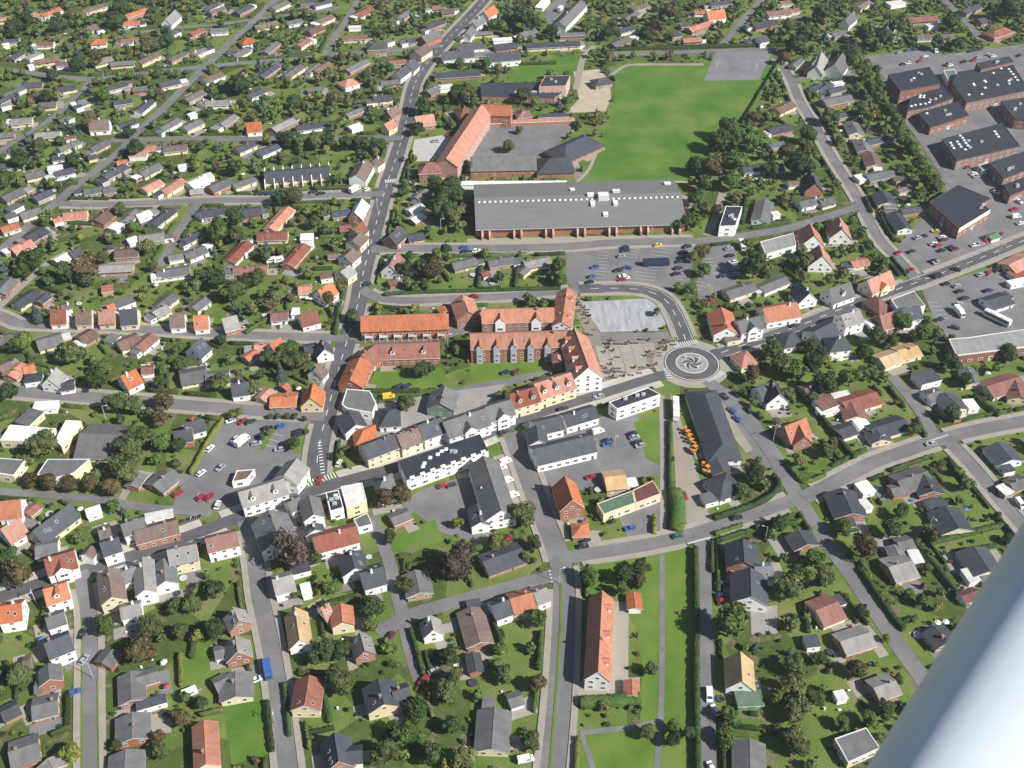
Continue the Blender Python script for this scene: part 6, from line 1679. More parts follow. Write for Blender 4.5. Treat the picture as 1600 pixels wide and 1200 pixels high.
def house(x, y, a, L, w, k, rc, wc, ex, name, cat, label, group):
    rm, wm = roofm(rc), wallm(wc); px, py, dep = project(x, y)
    if k == 'H': rm = paint('hall_roof_felt', (.165, .163, .16), .85, .13, .25, 0, .2, (.4, 1, 1), .1, 4)
    root = ob(name, None, None, (x, y, 0), a); tag(root, label, cat, group); jit = R.uniform(-.06, .06)
    dirx, diry = math.cos(a), math.sin(a); far = py < 300
    if k == 'F':
        h = (2.7 if w <= 7 else 3.4) + jit; b_ = B(); b_.box(-L / 2 + .25, L / 2 - .25, -w / 2 + .25, w / 2 - .25, 0, h - .3); ob('wall', b_.mesh('wall', wm), root)
        b_ = B(); b_.box(-L / 2, L / 2, -w / 2, w / 2, h - .3, h, 1, 0); ob('roof', b_.mesh('roof', [rm, TRIM]), root)
        if L > 4.5 and not far:
            add_windows(root, (-L / 2 + .4, -w / 2 + .25), (L / 2 - .4, -w / 2 + .25), .9, max(1, int(L / 4)), 1.0, .9)
        return root
    e, pit = FORM[k]; tp = math.tan(math.radians(pit)); rh = e + w / 2 * tp + jit; t = .24
    oh = {'H': 1.6, 'L': .65}.get(k, .45)
    wl, ww = L - (.5 if k not in 'PV' else 2 * oh), w - 2 * oh; he = rh - t - ww / 2 * tp - .01; al, hw = wl / 2, ww / 2
    if k in 'PV':
        b_ = B(); b_.box(-al, al, -hw, hw, 0, he); ob('wall', b_.mesh('wall', wm), root); ob('roof', hip_roof(L, w, rh, tp, t, rm, TRIM if R.random() < .5 else WOOD), root)
    else:
        v = [(-al, -hw, 0), (al, -hw, 0), (al, hw, 0), (-al, hw, 0), (-al, -hw, he), (al, -hw, he), (al, hw, he), (-al, hw, he), (-al, 0, rh - t - .01), (al, 0, rh - t - .01)]
        ob('wall', mk('wall', v, [(0, 1, 5, 4), (1, 2, 6, 9, 5), (2, 3, 7, 6), (3, 0, 4, 8, 7)], wm), root)
        ob('roof', gable_roof(L, w, rh, tp, t, rm, TRIM if (R.random() < .55 or wc == 'w') else WOOD), root)
    # openings, on the sides that can be seen from the south and east
    st = 1 if he < 4.0 else 2 if he < 6.6 else 3; sp = 4.6 if far else 3.1
    if w > 6.5 and k != 'H':
        sides = [((-al, -hw), (al, -hw), 0), ((al, -hw), (al, hw), 1), ((al, hw), (-al, hw), 2), ((-al, hw), (-al, -hw), 3)]
        for p, q, si in sides:
            nx, ny = (q[1] - p[1]), -(q[0] - p[0]); l = math.hypot(nx, ny); wx, wy = nx * dirx - ny * diry, nx * diry + ny * dirx
            if (wx * -x + wy * -y) / l / math.hypot(x, y) < -.15 or (far and si > 1): continue
            n = max(1, int((l - 1) / sp))
            for s_ in range(st):
                hz = .95 + s_ * 2.65; ht = 1.25
                if hz + ht > he + .02: ht = max(.8, he - hz - .05)
                if si == 0 and s_ == 0 and n >= 2:
                    di = R.randrange(n); tt = (di + .5) / n
                    ob('door', R.choice(DOORS), root, (p[0] + (q[0] - p[0]) * tt, p[1], 0), 0)
                    if di: add_windows(root, p, (p[0] + (q[0] - p[0]) * di / n, p[1]), hz, di, R.choice((1.2, 1.5, 1.9)), ht)
                    if di < n - 1: add_windows(root, (p[0] + (q[0] - p[0]) * (di + 1) / n, p[1]), q, hz, n - 1 - di, R.choice((1.2, 1.5, 1.9)), ht)
                else: add_windows(root, p, q, hz, min(n, 3) if si % 2 else n, 1.35, ht)
            if si % 2 and k not in 'PV' and rh - he > 2.6:
                ang = math.atan2(q[1] - p[1], q[0] - p[0]); ob('window', WIN, root, ((p[0] + q[0]) / 2, 0, he + .25), ang, (1.3, 1, 1.2))
    if w > 6.5 and k != 'H' and R.random() < (.75 if k in 'SMNTVKJ' else .45):
        ob('chimney', CHIMW if (wc == 'w' and R.random() < .5) else CHIM, root, (R.uniform(-.32, .32) * wl * (.5 if k in 'PV' else 1), R.choice((0, .6, -.6)), rh), 0)
    if k in 'SMNTKJ' and not far:
        for q in range(R.choice((0, 0, 1, 2, 3))):
            yy = R.choice((-1, -1, 1)) * w * R.uniform(.18, .3); ob('roof_window', ROOFWIN, root, (R.uniform(-.38, .38) * wl, yy, rh - abs(yy) * tp + .03), 0, None, (math.atan(tp) * (1 if yy < 0 else -1), 0, 0))
    if k == 'L' and w > 6.5 and not ex and R.random() < .42:
        ew, ed = R.uniform(3.0, 5.5), R.uniform(4.0, 6.5); sx = R.choice((-1, 1)); eh = min(2.55, he + .15); yo = R.uniform(-.25, .25) * w
        ec = R.choice('wwgbr'); b_ = B(); b_.box(0, ew - .2, -ed / 2 + .2, ed / 2 - .2, 0, eh - .2)
        e_ = ob('extension', b_.mesh('extension', wallm(ec)), root, (sx * al if sx > 0 else -al - ew + .2, yo, 0))
        b_ = B(); b_.box(-.1, ew, -ed / 2, ed / 2, eh - .2, eh, 1, 0); ob('flat_roof', b_.mesh('flat_roof', [roofm(R.choice('ggdlw')), TRIM]), e_)
        if not far: ob('window', WIN, e_, (ew * .45, -ed / 2 + .2, .9), 0, (1.5, 1, 1.0))
    for f_, n, c_ in (ex or []):
        for i in range(n):
            fx = -al + (i + .5) / n * wl
            if f_ == 'dormer':
                yy = -hw * .62; zb = rh - .62 * hw * tp - .35
                gabled_bay(root, fx, yy, .7, 1.7, zb + 1.5, .75, c_, rm, [(zb + .35, .9)], 'dormer', zb - .5, 2.2)
            elif f_ == 'bay':
                wd = 2.6 if n > 2 else 4.2 if n == 2 else 5.0; tops = he + (1.1 if n > 2 else .9)
                gabled_bay(root, fx, -hw, 1.0 if n > 2 else .8, wd, tops, 1.5 if n > 2 else 2.0, c_, rm, [(1.0 + 2.6 * s_, wd * .6) for s_ in range(max(1, int((tops - .6) / 2.6)))], 'bay', 0, 3.4)
            elif f_ == 'balcony':
                b_ = B(); b_.box(-1.7, 1.7, -1.5, 0, 2.6, 2.78, 0); b_.box(-1.7, 1.7, -1.5, -1.42, 2.78, 3.75, 0); b_.box(-1.7, -1.62, -1.42, 0, 2.78, 3.75, 0); b_.box(1.62, 1.7, -1.42, 0, 2.78, 3.75, 0); b_.box(-1.7, -1.55, -1.5, -1.35, 0, 2.6, 0); b_.box(1.55, 1.7, -1.5, -1.35, 0, 2.6, 0)
                ob('balcony', b_.mesh('balcony', TRIM), root, (fx, -hw, 0))
            elif f_ == 'fins':
                b_ = B(); b_.box(-.2, .2, -hw - 4.6, -hw + 1.5, 0, he + .2); b_.add([(-.2, -hw + 1.5, he + .2), (.2, -hw + 1.5, he + .2), (.2, -hw + 1.5, he + 1.2), (-.2, -hw + 1.5, he + 1.2), (-.2, -hw - 1.5, he + .2), (.2, -hw - 1.5, he + .2)], [(0, 3, 4), (1, 5, 2), (3, 2, 5, 4), (0, 1, 2, 3)])
                ob('party_wall', b_.mesh('party_wall', wallm('w')), root, (-al + i / (n - 1) * wl, 0, 0))
                b_ = B(); b_.box(-.2, .2, hw - .5, hw + 3.2, 0, he + .6); ob('party_wall', b_.mesh('party_wall', wallm('w')), root, (-al + i / (n - 1) * wl, 0, 0))
            elif f_ == 'block':
                b_ = B(); b_.box(-1.1, 1.1, -.5, 1.2, he - 1.2, he + 1.5); p_ = ob('parapet_block', b_.mesh('parapet_block', wallm('w')), root, (fx, -hw, 0)); ob('window', WIN, p_, (0, -.5, he - .4), 0, (1.1, 1, 1.3))
            elif f_ == 'buttress':
                fx = -al + 3 + (i // 2) / (n // 2 - 1) * (wl - 10) + (i % 2) * 3.6
                b_ = B(); b_.box(-.45, .45, -hw - 3.4, -hw + .2, 0, 2.4); b_.add([(-.45, -hw - 3.4, 2.4), (.45, -hw - 3.4, 2.4), (.45, -hw, he + .2), (-.45, -hw, he + .2), (-.45, -hw, 2.4), (.45, -hw, 2.4)], [(0, 1, 2, 3), (0, 3, 4), (1, 5, 2)])
                ob('buttress', b_.mesh('buttress', wallm('p')), root, (fx, 0, 0))
            elif f_ == 'domes':
                ob('skylight', DOME, root, (-al + 2 + i / (n - 1) * (wl - 4), -3.2, rh - 3.2 * tp + .08), 0, (.8, .8, 1))
            elif f_ == 'vents':
                for vx, vy, sx, sy, sz in ((.12, -2.5, 5, 4, 2.2), (.06, -.5, 3, 1.6, 1.2), (.19, 3, 3.5, 1.8, 1.2), (.065, -6.5, 2, 3.6, .8), (.175, -6.5, 2, 3.6, .8), (.12, -14, 2.2, 3, .7), (-.02, 8, 2, 2, .8), (.46, 14, 3, 2, .8)):
                    b_ = B(); b_.box(-sx / 2, sx / 2, -sy / 2, sy / 2, -.8, sz); b_.box(-sx / 2 - .15, sx / 2 + .15, -sy / 2 - .15, sy / 2 + .15, sz, sz + .15)
                    ob('roof_vent', b_.mesh('roof_vent', TRIM), root, (vx * wl, vy, rh - abs(vy) * tp))
                for q in range(26): ob('window', WIN, root, (-al + 5 + q * (wl - 10) / 25, -hw, 2.3), 0, (2.2, 1, 1.3))
    return root
# --- plain-word labels: what it looks like, which one of its look, counted from the left, and where
ORD='first second third fourth fifth sixth seventh eighth ninth tenth eleventh twelfth thirteenth fourteenth fifteenth sixteenth seventeenth eighteenth nineteenth twentieth'.split()
TENS={20:'twenty',30:'thirty',40:'forty'}
def od(i):
    if i<=20: return ORD[i-1]
    t=i//10*10;u=i%10
    return (TENS[t]+'-'+ORD[u-1]) if u else {30:'thirtieth',40:'fortieth'}[t]
def zone(x,y):
    if y<118 and x<330: return 'in the top left corner'
    if y<104 and x<700: return 'along the top edge left of centre'
    if x<330 and y<222: return 'at far left below the curved road'
    if x<640 and y<220: return 'left of the school and main road'
    if x<330 and y<318: return 'at far left by the diagonal road'
    if x<640 and y<310: return 'around the white-finned terrace'
    if x<300 and y<515: return 'at left edge in mid distance'
    if x<590 and y<520: return 'left of main road opposite sports hall'
    if x<300 and y<625: return 'at left below the straight street'
    if x<545 and y<640: return 'left of the brick crescent building'
    if x<300 and y<800: return 'around the yellow school at left'
    if x<500 and y<800: return 'around the left car park'
    if x<330 and y<990: return 'by the high street at lower left'
    if x<300: return 'in the bottom left corner'
    if x<470 and y>780: return 'beside the lower left street'
    if x<650 and y>930: return 'at bottom left of centre'
    if x<870 and y>900: return 'left of the bottom centre road'
    if x<1100 and y>850: return 'beside the long park lawn'
    if x<700 and y>640: return 'at the left end of high street'
    if x<960 and y<105: return 'at top centre above the school'
    if x<960 and y<290: return 'around the school'
    if x<910 and y<460: return 'beside the sports hall'
    if x<960 and y<640: return 'in the central apartment quarter'
    if x<1050 and y>=640: return 'in the block below the roundabout'
    if x<1260 and y<80: return 'above the sports field'
    if x<1420 and y<130: return 'above the right-hand villas'
    if x<1100 and y<470: return 'in the hall car park'
    if x>=1400 and y<545: return 'around the supermarkets at right'
    if y<300: return 'right of the sports field'
    if y<470: return 'right of the hall car park'
    if y<610 and x<1060: return 'on the market square'
    if y<615: return 'just right of the roundabout'
    if y<800 and x<1260: return 'around the station building'
    if y<740: return 'at right above the ring road'
    if x<1260 : return 'right of the park at bottom'
    if y<960: return 'at right below the ring road'
    return 'at lower right near the wing'
RC = dict(o='orange', r='red-brown', b='brown', g='grey', l='pale-grey', d='dark', k='black', w='white', p='pink', t='timber', n='green', m='maroon')
WC = dict(w='white', y='cream', r='brick', b='tan', g='grey', n='green', t='timber', p='pink')
def hdesc(h):
    w, k, rc, wc = h[4], h[5], RC[h[6]], WC[h[7]]
    if k == 'F': return f'flat {rc}-topped {wc} shed' if w <= 7 else f'flat {rc}-roofed {wc} annex'
    if k == 'H': return 'huge grey-roofed brick sports hall with buttresses'
    if k in 'TJ': return f'tall {rc}-roofed {wc} block'
    if h[8] and h[8][0][0] == 'fins': return 'dark-roofed terrace with white projecting party walls'
    if w <= 6.5: return f'small {rc}-roofed {wc} outbuilding'
    return f"{dict(L='low', S='steep', M='mid-height', N='two-storey', P='low hipped', V='tall hipped', K='tall steep', W='long shallow')[k]} {rc}-roofed {wc} house"
def hname(h):
    w, k = h[4], h[5]
    if k == 'F': return ('flat_roofed_shed', 'shed') if w <= 7 else ('flat_roofed_annex', 'annex')
    if k == 'H': return 'sports_hall', 'hall'
    if k in 'TJ': return 'apartment_block', 'building'
    if h[8] and h[8][0][0] == 'fins': return 'terrace_row', 'building'
    if w <= 6.5: return 'garden_outbuilding', 'shed'
    return dict(L='bungalow', S='gabled_house', M='gabled_house', N='two_storey_house', P='hipped_house', V='hipped_villa', K='steep_gabled_house', W='hotel_building')[k], 'house'
def fdesc(f): return f'flat {RC[f[1]]}-roofed {WC[f[2]]} commercial building'

def label_all(items, desc, xy):
    g = {}
    for it in items:
        px, py, _ = project(*xy(it)); g.setdefault((desc(it), zone(px, py)), []).append((px, id(it)))
    out = {}
    for (d, z), l in g.items():
        l.sort()
        for i, (_, k) in enumerate(l):
            out[k] = f'{d} {z}' if len(l) == 1 else f"{d}, {('left', 'right')[i]} of two {z}" if len(l) == 2 else f'{d}, {od(i + 1)} such from left {z}'
    return out
HL = label_all(HOUSES, hdesc, lambda h: (h[0], h[1]))
for h in HOUSES:
    nm, cat = hname(h)
    house(*h[:9], nm, cat, HL[id(h)], {'shed': 'sheds and carports', 'house': 'houses of the town'}.get(cat, 'larger buildings'))

DULL = paint('dull_brick', (.25, .125, .09), .9, .15, .5, .08)
FL = label_all(FLATS, fdesc, lambda f: (sum(p[0] for p in f[3]) / len(f[3]), sum(p[1] for p in f[3]) / len(f[3])))
for fi, f in enumerate(FLATS):
    h, rc, wc, p, sky_, = f; n = len(p); cx, cy = sum(q[0] for q in p) / n, sum(q[1] for q in p) / n; h += .013 * fi
    root = ob('flat_roofed_building', None, None, (cx, cy, 0)); tag(root, FL[id(f)], 'building', 'flat roofed buildings')
    q = [(a - cx, b_ - cy) for a, b_ in p]; inn = []
    for i in range(n):                                     # inset outline for the roof deck inside the parapet
        a, b_, c_ = q[i - 1], q[i], q[(i + 1) % n]
        def un_(u): l = math.hypot(*u) or 1; return (u[0] / l, u[1] / l)
        d1, d2 = un_((b_[0] - a[0], b_[1] - a[1])), un_((c_[0] - b_[0], c_[1] - b_[1])); nn_ = un_((-d1[1] - d2[1], d1[0] + d2[0])); inn.append((b_[0] + nn_[0] * .45, b_[1] + nn_[1] * .45))
    v = [(a, b_, 0) for a, b_ in q] + [(a, b_, h - .55) for a, b_ in q]
    ob('wall', mk('wall', v, [(i, (i + 1) % n, n + (i + 1) % n, n + i) for i in range(n)], DULL if wc == 'r' else wallm(wc)), root)
    v = [(a, b_, h - .55) for a, b_ in q] + [(a, b_, h) for a, b_ in q] + [(a, b_, h) for a, b_ in inn] + [(a, b_, h - .18) for a, b_ in inn]
    band = TRIM if rc in 'gwl' else roofm('d') if (wc == 'r' or len(sky_) > 4) else wallm(wc)
    ob('parapet', mk('parapet', v, [(i, (i + 1) % n, n + (i + 1) % n, n + i) for i in range(n)] + [(n + i, n + (i + 1) % n, 2 * n + (i + 1) % n, 2 * n + i) for i in range(n)] + [(2 * n + i, 2 * n + (i + 1) % n, 3 * n + (i + 1) % n, 3 * n + i) for i in range(n)], band), root)
    ob('roof', mk('roof', [(a, b_, h - .17) for a, b_ in inn], [tuple(range(n))], roofm('k' if rc == 'd' else rc)), root)
    for a, b_ in sky_: ob('skylight', DOME, root, (a - cx, b_ - cy, h - .1), 0, (1, 1, 1))
    for i in range(n):
        a, b_ = q[i], q[(i + 1) % n]; dx, dy = b_[0] - a[0], b_[1] - a[1]; l = math.hypot(dx, dy)
        if (dy * -cx + -dx * -cy) / l < 0 or l < 4: continue
        add_windows(root, a, b_, 1.0, max(1, int(l / 4.5)), 2.2, 1.3)
        if h > 5.5: add_windows(root, a, b_, 3.6, max(1, int(l / 4.5)), 2.0, 1.1)
        if l > 8: ob('door', DOORS[1], root, (a[0] + dx * .5, a[1] + dy * .5, 0), math.atan2(dy, dx), (2, 1, 1.1))
    if wc == 'w' and rc == 'd' and 5.75 < h < 6.0 - .1 + .013 * fi and len(sky_) > 4:      # hotel: white blocks rising through the front eaves
        a, b_ = max(((q[i], q[(i + 1) % n]) for i in range(n) if (q[i][1] + q[(i + 1) % n][1]) < 0), key=lambda e: e[1][0] - e[0][0])
        for i in range(8):
            t_ = (i + .5) / 8; fb = B(); fb.box(-.95, .95, -.25, .5, h - 2.4, h + .35); p_ = ob('parapet_block', fb.mesh('parapet_block', wallm('w')), root, (a[0] + (b_[0] - a[0]) * t_, a[1] + (b_[1] - a[1]) * t_, 0), math.atan2(b_[1] - a[1], b_[0] - a[0]))
            ob('window', WIN, p_, (0, -.25, h - 1.5), 0, (1.1, 1, 1.2))
    if rc == 'k':                                          # white sign fascia over the shop front
        i = max(range(n), key=lambda i_: (q[(i_ + 1) % n][0] - q[i_][0]) if q[i_][1] < 0 else -1); a, b_ = q[i], q[(i + 1) % n]; l = math.dist(a, b_); fb = B(); fb.box(0, l, -.15, -.03, h - 2.3, h + .15)
        ob('fascia', fb.mesh('fascia', TRIM), root, (a[0], a[1], 0), math.atan2(b_[1] - a[1], b_[0] - a[0]))
    if rc in 'dk' and n >= 4:
        for q_ in range(3):                               # roof plant
            t, s_ = R.uniform(.25, .75), R.uniform(.25, .75); a = [inn[0][i] * (1 - t) * (1 - s_) + inn[1][i] * t * (1 - s_) + inn[2][i] * t * s_ + inn[3][i] * (1 - t) * s_ for i in (0, 1)]
            b_ = B(); b_.box(-.8, .8, -.6, .6, 0, .9); b_.cyl((0, 0, .9), 'z', .35, .3, 10)
            ob('roof_vent', b_.mesh('roof_vent', METAL), root, (a[0], a[1], h - .18))

# ------------------------------------------------------------------ vehicles
CARC = dict(w=(.75, .75, .74), d=(.02, .021, .024), s=(.34, .36, .39), r=(.36, .02, .025), b=(.05, .12, .32), n=(.02, .03, .08), g=(.02, .06, .04), y=(.75, .5, .06), m=(.14, .02, .03), p=(.14, .04, .12), o=(.62, .24, .03), t=(.03, .12, .13))
CARN = dict(w='white', d='black', s='silver', r='red', b='blue', n='navy', g='dark green', y='yellow', m='maroon', p='purple', o='orange', t='teal')
def carpaint(c):
    k = 'car_paint_' + c
    if k not in MATS:
        m, nt, b_ = nodes(k); b_.inputs['Base Color'].default_value = (*CARC[c], 1); b_.inputs['Roughness'].default_value = .3; b_.inputs['Coat Weight'].default_value = .5; b_.inputs['Specular IOR Level'].default_value = .5; MATS[k] = m
    return MATS[k]
def wheel_mesh(r, w):
    b_ = B(); b_.cyl((0, -w / 2, 0), 'y', r, w, 14, 0); b_.cyl((0, -w / 2 - .01, 0), 'y', r * .6, w + .02, 10, 1)
    return b_.mesh('wheel', [TYRE, METAL])
WH, WHB, WHS = wheel_mesh(.31, .22), wheel_mesh(.5, .3), wheel_mesh(.8, .45)
def car_meshes(kind, c):
    b_ = B(); g_ = B()
    if kind == 'c':
        b_.prism([(-2.1, .25), (2.1, .25), (2.16, .55), (2.05, .78), (1.0, .92), (-1.75, .95), (-2.1, .85), (-2.15, .5)], -.84, .84)
        v = [(-1.85, -.78, .93), (1.05, -.78, .9), (1.05, .78, .9), (-1.85, .78, .93), (-1.35, -.6, 1.42), (.25, -.6, 1.42), (.25, .6, 1.42), (-1.35, .6, 1.42)]
        g_.add(v, [(0, 1, 5, 4), (1, 2, 6, 5), (2, 3, 7, 6), (3, 0, 4, 7)])
        b_.add([(-1.38, -.62, 1.41), (.28, -.62, 1.41), (.28, .62, 1.41), (-1.38, .62, 1.41), (-1.25, -.52, 1.47), (.12, -.52, 1.47), (.12, .52, 1.47), (-1.25, .52, 1.47)], [(0, 1, 5, 4), (1, 2, 6, 5), (2, 3, 7, 6), (3, 0, 4, 7), (4, 5, 6, 7)])
        for y in (-.63, .63): b_.box(-.5, -.42, y - .16, y + .16, .9, 1.42)
        wh = [(x, y, .31) for x in (-1.3, 1.32) for y in (-.76, .76)]; wm = WH
    elif kind == 'v':
        b_.prism([(-2.5, .3), (2.45, .3), (2.5, .8), (1.75, 1.15), (1.25, 2.05), (-2.4, 2.1), (-2.5, 1.9)], -.95, .95)
        g_.add([(1.74, -.85, 1.17), (1.74, .85, 1.17), (1.3, .8, 2.0), (1.3, -.8, 2.0)], [(0, 1, 2, 3)])
        for s_ in (-1, 1): g_.add([(.2, s_ * .965, 1.25), (1.5, s_ * .965, 1.25), (1.15, s_ * .965, 1.85), (.2, s_ * .965, 1.85)], [(0, 1, 2, 3)])
        wh = [(x, y, .34) for x in (-1.6, 1.6) for y in (-.86, .86)]; wm = WH
    elif kind == 'k':
        b_.box(-3.4, 1.7, -1.2, 1.2, .9, 3.2); b_.prism([(1.8, .5), (3.4, .5), (3.5, 1.4), (3.2, 2.5), (1.8, 2.6)], -1.1, 1.1); b_.box(-3.4, 3.2, -.5, .5, .5, .9)
        g_.add([(3.5, -1.0, 1.45), (3.5, 1.0, 1.45), (3.24, .95, 2.4), (3.24, -.95, 2.4)], [(0, 1, 2, 3)])
        for s_ in (-1, 1): g_.add([(2.1, s_ * 1.115, 1.5), (3.2, s_ * 1.115, 1.5), (3.0, s_ * 1.115, 2.3), (2.1, s_ * 1.115, 2.3)], [(0, 1, 2, 3)])
        wh = [(x, y, .5) for x in (-2.2, 2.4) for y in (-1.0, 1.0)]; wm = WHB
    else:
        b_.prism([(-6.2, .4), (6.2, .4), (6.3, 1.2), (6.15, 3.0), (5.9, 3.2), (-6.1, 3.2), (-6.2, 3.0)], -1.25, 1.25); b_.box(-3, -1, -.8, .8, 3.2, 3.45); b_.box(2, 3.4, -.7, .7, 3.2, 3.4)
        for s_ in (-1, 1):
            for q in range(8): x0 = -5.7 + q * 1.42; g_.add([(x0, s_ * 1.265, 1.5), (x0 + 1.3, s_ * 1.265, 1.5), (x0 + 1.3, s_ * 1.265, 2.7), (x0, s_ * 1.265, 2.7)], [(0, 1, 2, 3)])
        g_.add([(6.27, -1.15, 1.4), (6.27, 1.15, 1.4), (6.17, 1.1, 2.8), (6.17, -1.1, 2.8)], [(0, 1, 2, 3)])
        wh = [(x, y, .5) for x in (-3.4, 3.9) for y in (-1.08, 1.08)]; wm = WHB
    return b_.mesh('body', carpaint(c)), g_.mesh('windows', GLASS), wh, wm
def tractor(big):
    o_ = carpaint('o'); parts = []; b_ = B()
    if big:
        b_.box(-2.2, 0, -.9, .9, .8, 2.0); b_.box(0, 1.5, -.6, .6, .8, 1.3); parts.append(('chassis', b_.mesh('chassis', o_)))
        b_ = B(); b_.box(-.9, .5, -.7, .7, 2.0, 3.0, 0); b_.box(-1, .6, -.8, .8, 3.0, 3.15, 1); parts.append(('cab', b_.mesh('cab', [GLASS, o_])))
        b_ = B(); b_.prism([(1.0, 1.3), (1.2, 1.6), (3.0, .8), (2.9, .5)], -.75, -.55); b_.prism([(1.0, 1.3), (1.2, 1.6), (3.0, .8), (2.9, .5)], .55, .75); parts.append(('loader_arm', b_.mesh('loader_arm', o_)))
        b_ = B(); b_.prism([(2.9, .15), (3.9, .1), (3.9, .2), (3.1, .35), (3.1, 1.1), (2.9, 1.1)], -1.2, 1.2); parts.append(('bucket', b_.mesh('bucket', METAL)))
        wh = [(x, y, .8) for x in (-1.5, 1.2) for y in (-.95, .95)]; wm = WHS
    else:
        b_.box(-.2, 1.5, -.4, .4, .6, 1.25); b_.box(-1.2, -.2, -.5, .5, .5, 1.0); parts.append(('bonnet', b_.mesh('bonnet', o_)))
        b_ = B(); b_.box(-1.3, -.1, -.7, .7, 2.1, 2.2)
        for x in (-1.25, -.2):
            for y in (-.65, .6): b_.box(x, x + .07, y, y + .07, .9, 2.1)
        parts.append(('roll_cage', b_.mesh('roll_cage', o_)))
        b_ = B(); b_.box(-.95, -.5, -.25, .25, 1.0, 1.15); b_.box(-1.05, -.95, -.25, .25, 1.0, 1.6); parts.append(('seat', b_.mesh('seat', TYRE)))
        wh = [(x, y, .5) for x in (-.9, 1.1) for y in (-.62, .62)]; wm = WHB
    return parts, wh, wm
VN = dict(c=('parked_car', 'car'), v=('van', 'van'), k=('box_truck', 'truck'), u=('coach', 'coach'), U=('bus', 'bus'), a=('caravan', 'caravan'), x=('compact_tractor', 'tractor'), X=('wheel_loader', 'loader'))
VL = label_all(VEHICLES, lambda q: f"{CARN[q[4]]} {dict(c='car', v='van', k='box truck', u='coach', U='bus', a='caravan', x='compact tractor', X='wheel loader')[q[0]]}", lambda q: (q[1], q[2]))
VC = {}
for q in VEHICLES:
    t, x, y, a, c_ = q; key = (t, c_)
    if key not in VC:
        if t in 'xX': VC[key] = tractor(t == 'X')
        elif t == 'a':
            b_ = B(); b_.prism([(-2.4, .5), (2.3, .5), (2.5, 1.2), (2.2, 2.4), (-2.2, 2.5), (-2.5, 1.4)], -1.05, 1.05); b_.box(2.3, 3.6, -.06, .06, .45, .55)
            g_ = B(); 
            for s_ in (-1, 1): g_.add([(-1.4, s_ * 1.06, 1.4), (1.2, s_ * 1.06, 1.4), (1.2, s_ * 1.06, 2.0), (-1.4, s_ * 1.06, 2.0)], [(0, 1, 2, 3)])
            VC[key] = ([('body', b_.mesh('body', carpaint('w'))), ('windows', g_.mesh('windows', GLASS))], [(-.3, -.95, .31), (-.3, .95, .31)], WH)
        else:
            bm, gm, wh, wm = car_meshes('u' if t == 'U' else t, c_); VC[key] = ([('body', bm), ('windows', gm)], wh, wm)
    parts, wh, wm = VC[key]
    z = ZR + .01
    root = ob(VN[t][0], None, None, (x, y, z), a + (math.pi if R.random() < .4 and t == 'c' else 0)); tag(root, VL[id(q)], VN[t][1], 'cars and other vehicles')
    if t == 'c': s_ = R.uniform(.93, 1.06); root.scale = (s_, 1, R.uniform(.96, 1.08))
    for n, me in parts: ob(n, me, root)
    for w_ in wh: ob('wheel', wm, root, w_)
# motorcycles outside the cafe
for i in range(11):
    t = i / 10; x = MOTO[0][0] + (MOTO[1][0] - MOTO[0][0]) * t; y = MOTO[0][1] + (MOTO[1][1] - MOTO[0][1]) * t
    root = ob('motorcycle', None, None, (x, y, 0), math.radians(75)); tag(root, f'{od(i + 1)} motorcycle from left in the row outside the high street cafe', 'motorcycle', 'motorcycles by the cafe')
    for xx in (-.7, .7): ob('wheel', WH, root, (xx, 0, .31), 0, (1, .6, 1))
    b_ = B(); b_.prism([(-.6, .5), (.4, .45), (.5, .8), (.15, 1.0), (-.3, .85), (-.9, .9), (-.9, .8)], -.16, .16); ob('body', b_.mesh('body', carpaint('drbnds'[i % 6])), root)
    b_ = B(); b_.box(.45, .53, -.38, .38, 1.02, 1.09); ob('handlebar', b_.mesh('handlebar', METAL), root)

# ------------------------------------------------------------------ street lamps and goals
lp = B(); lp.cyl((0, 0, 0), 'z', .11, 7.6, 8); LPM = lp.mesh('post', METAL)
la = B(); la.box(0, 1.5, -.05, .05, 7.5, 7.62); LAM = la.mesh('arm', METAL)
lh = B(); lh.box(1.3, 2.0, -.16, .16, 7.45, 7.62); LHM = lh.mesh('lamp_head', TRIM)
LL = label_all(LAMPS, lambda l: 'pale metal street lamp post', lambda l: l)
for l in LAMPS:
    root = ob('street_lamp', None, None, (l[0], l[1], 0), R.choice((.4, 2.8, -1.2))); tag(root, LL[id(l)], 'street lamp', 'street lamps')
    ob('post', LPM, root); ob('arm', LAM, root); ob('lamp_head', LHM, root)
for i, (x, y) in enumerate(GOALS):
    b_ = B(); b_.box(-1.5, -1.38, 0, .12, 0, 2.1); b_.box(1.38, 1.5, 0, .12, 0, 2.1); b_.box(-1.5, 1.5, 0, .12, 2.0, 2.12); b_.box(-1.5, -1.42, .12, 1.1, 0, .08); b_.box(1.42, 1.5, .12, 1.1, 0, .08)
    tag(ob('handball_goal', b_.mesh('handball_goal', TRIM), None, (x, y, .05), math.radians(90)), f"white handball goal at the {('left', 'right')[i]} side of the tarmac court", 'goal', 'goals on the ball court')

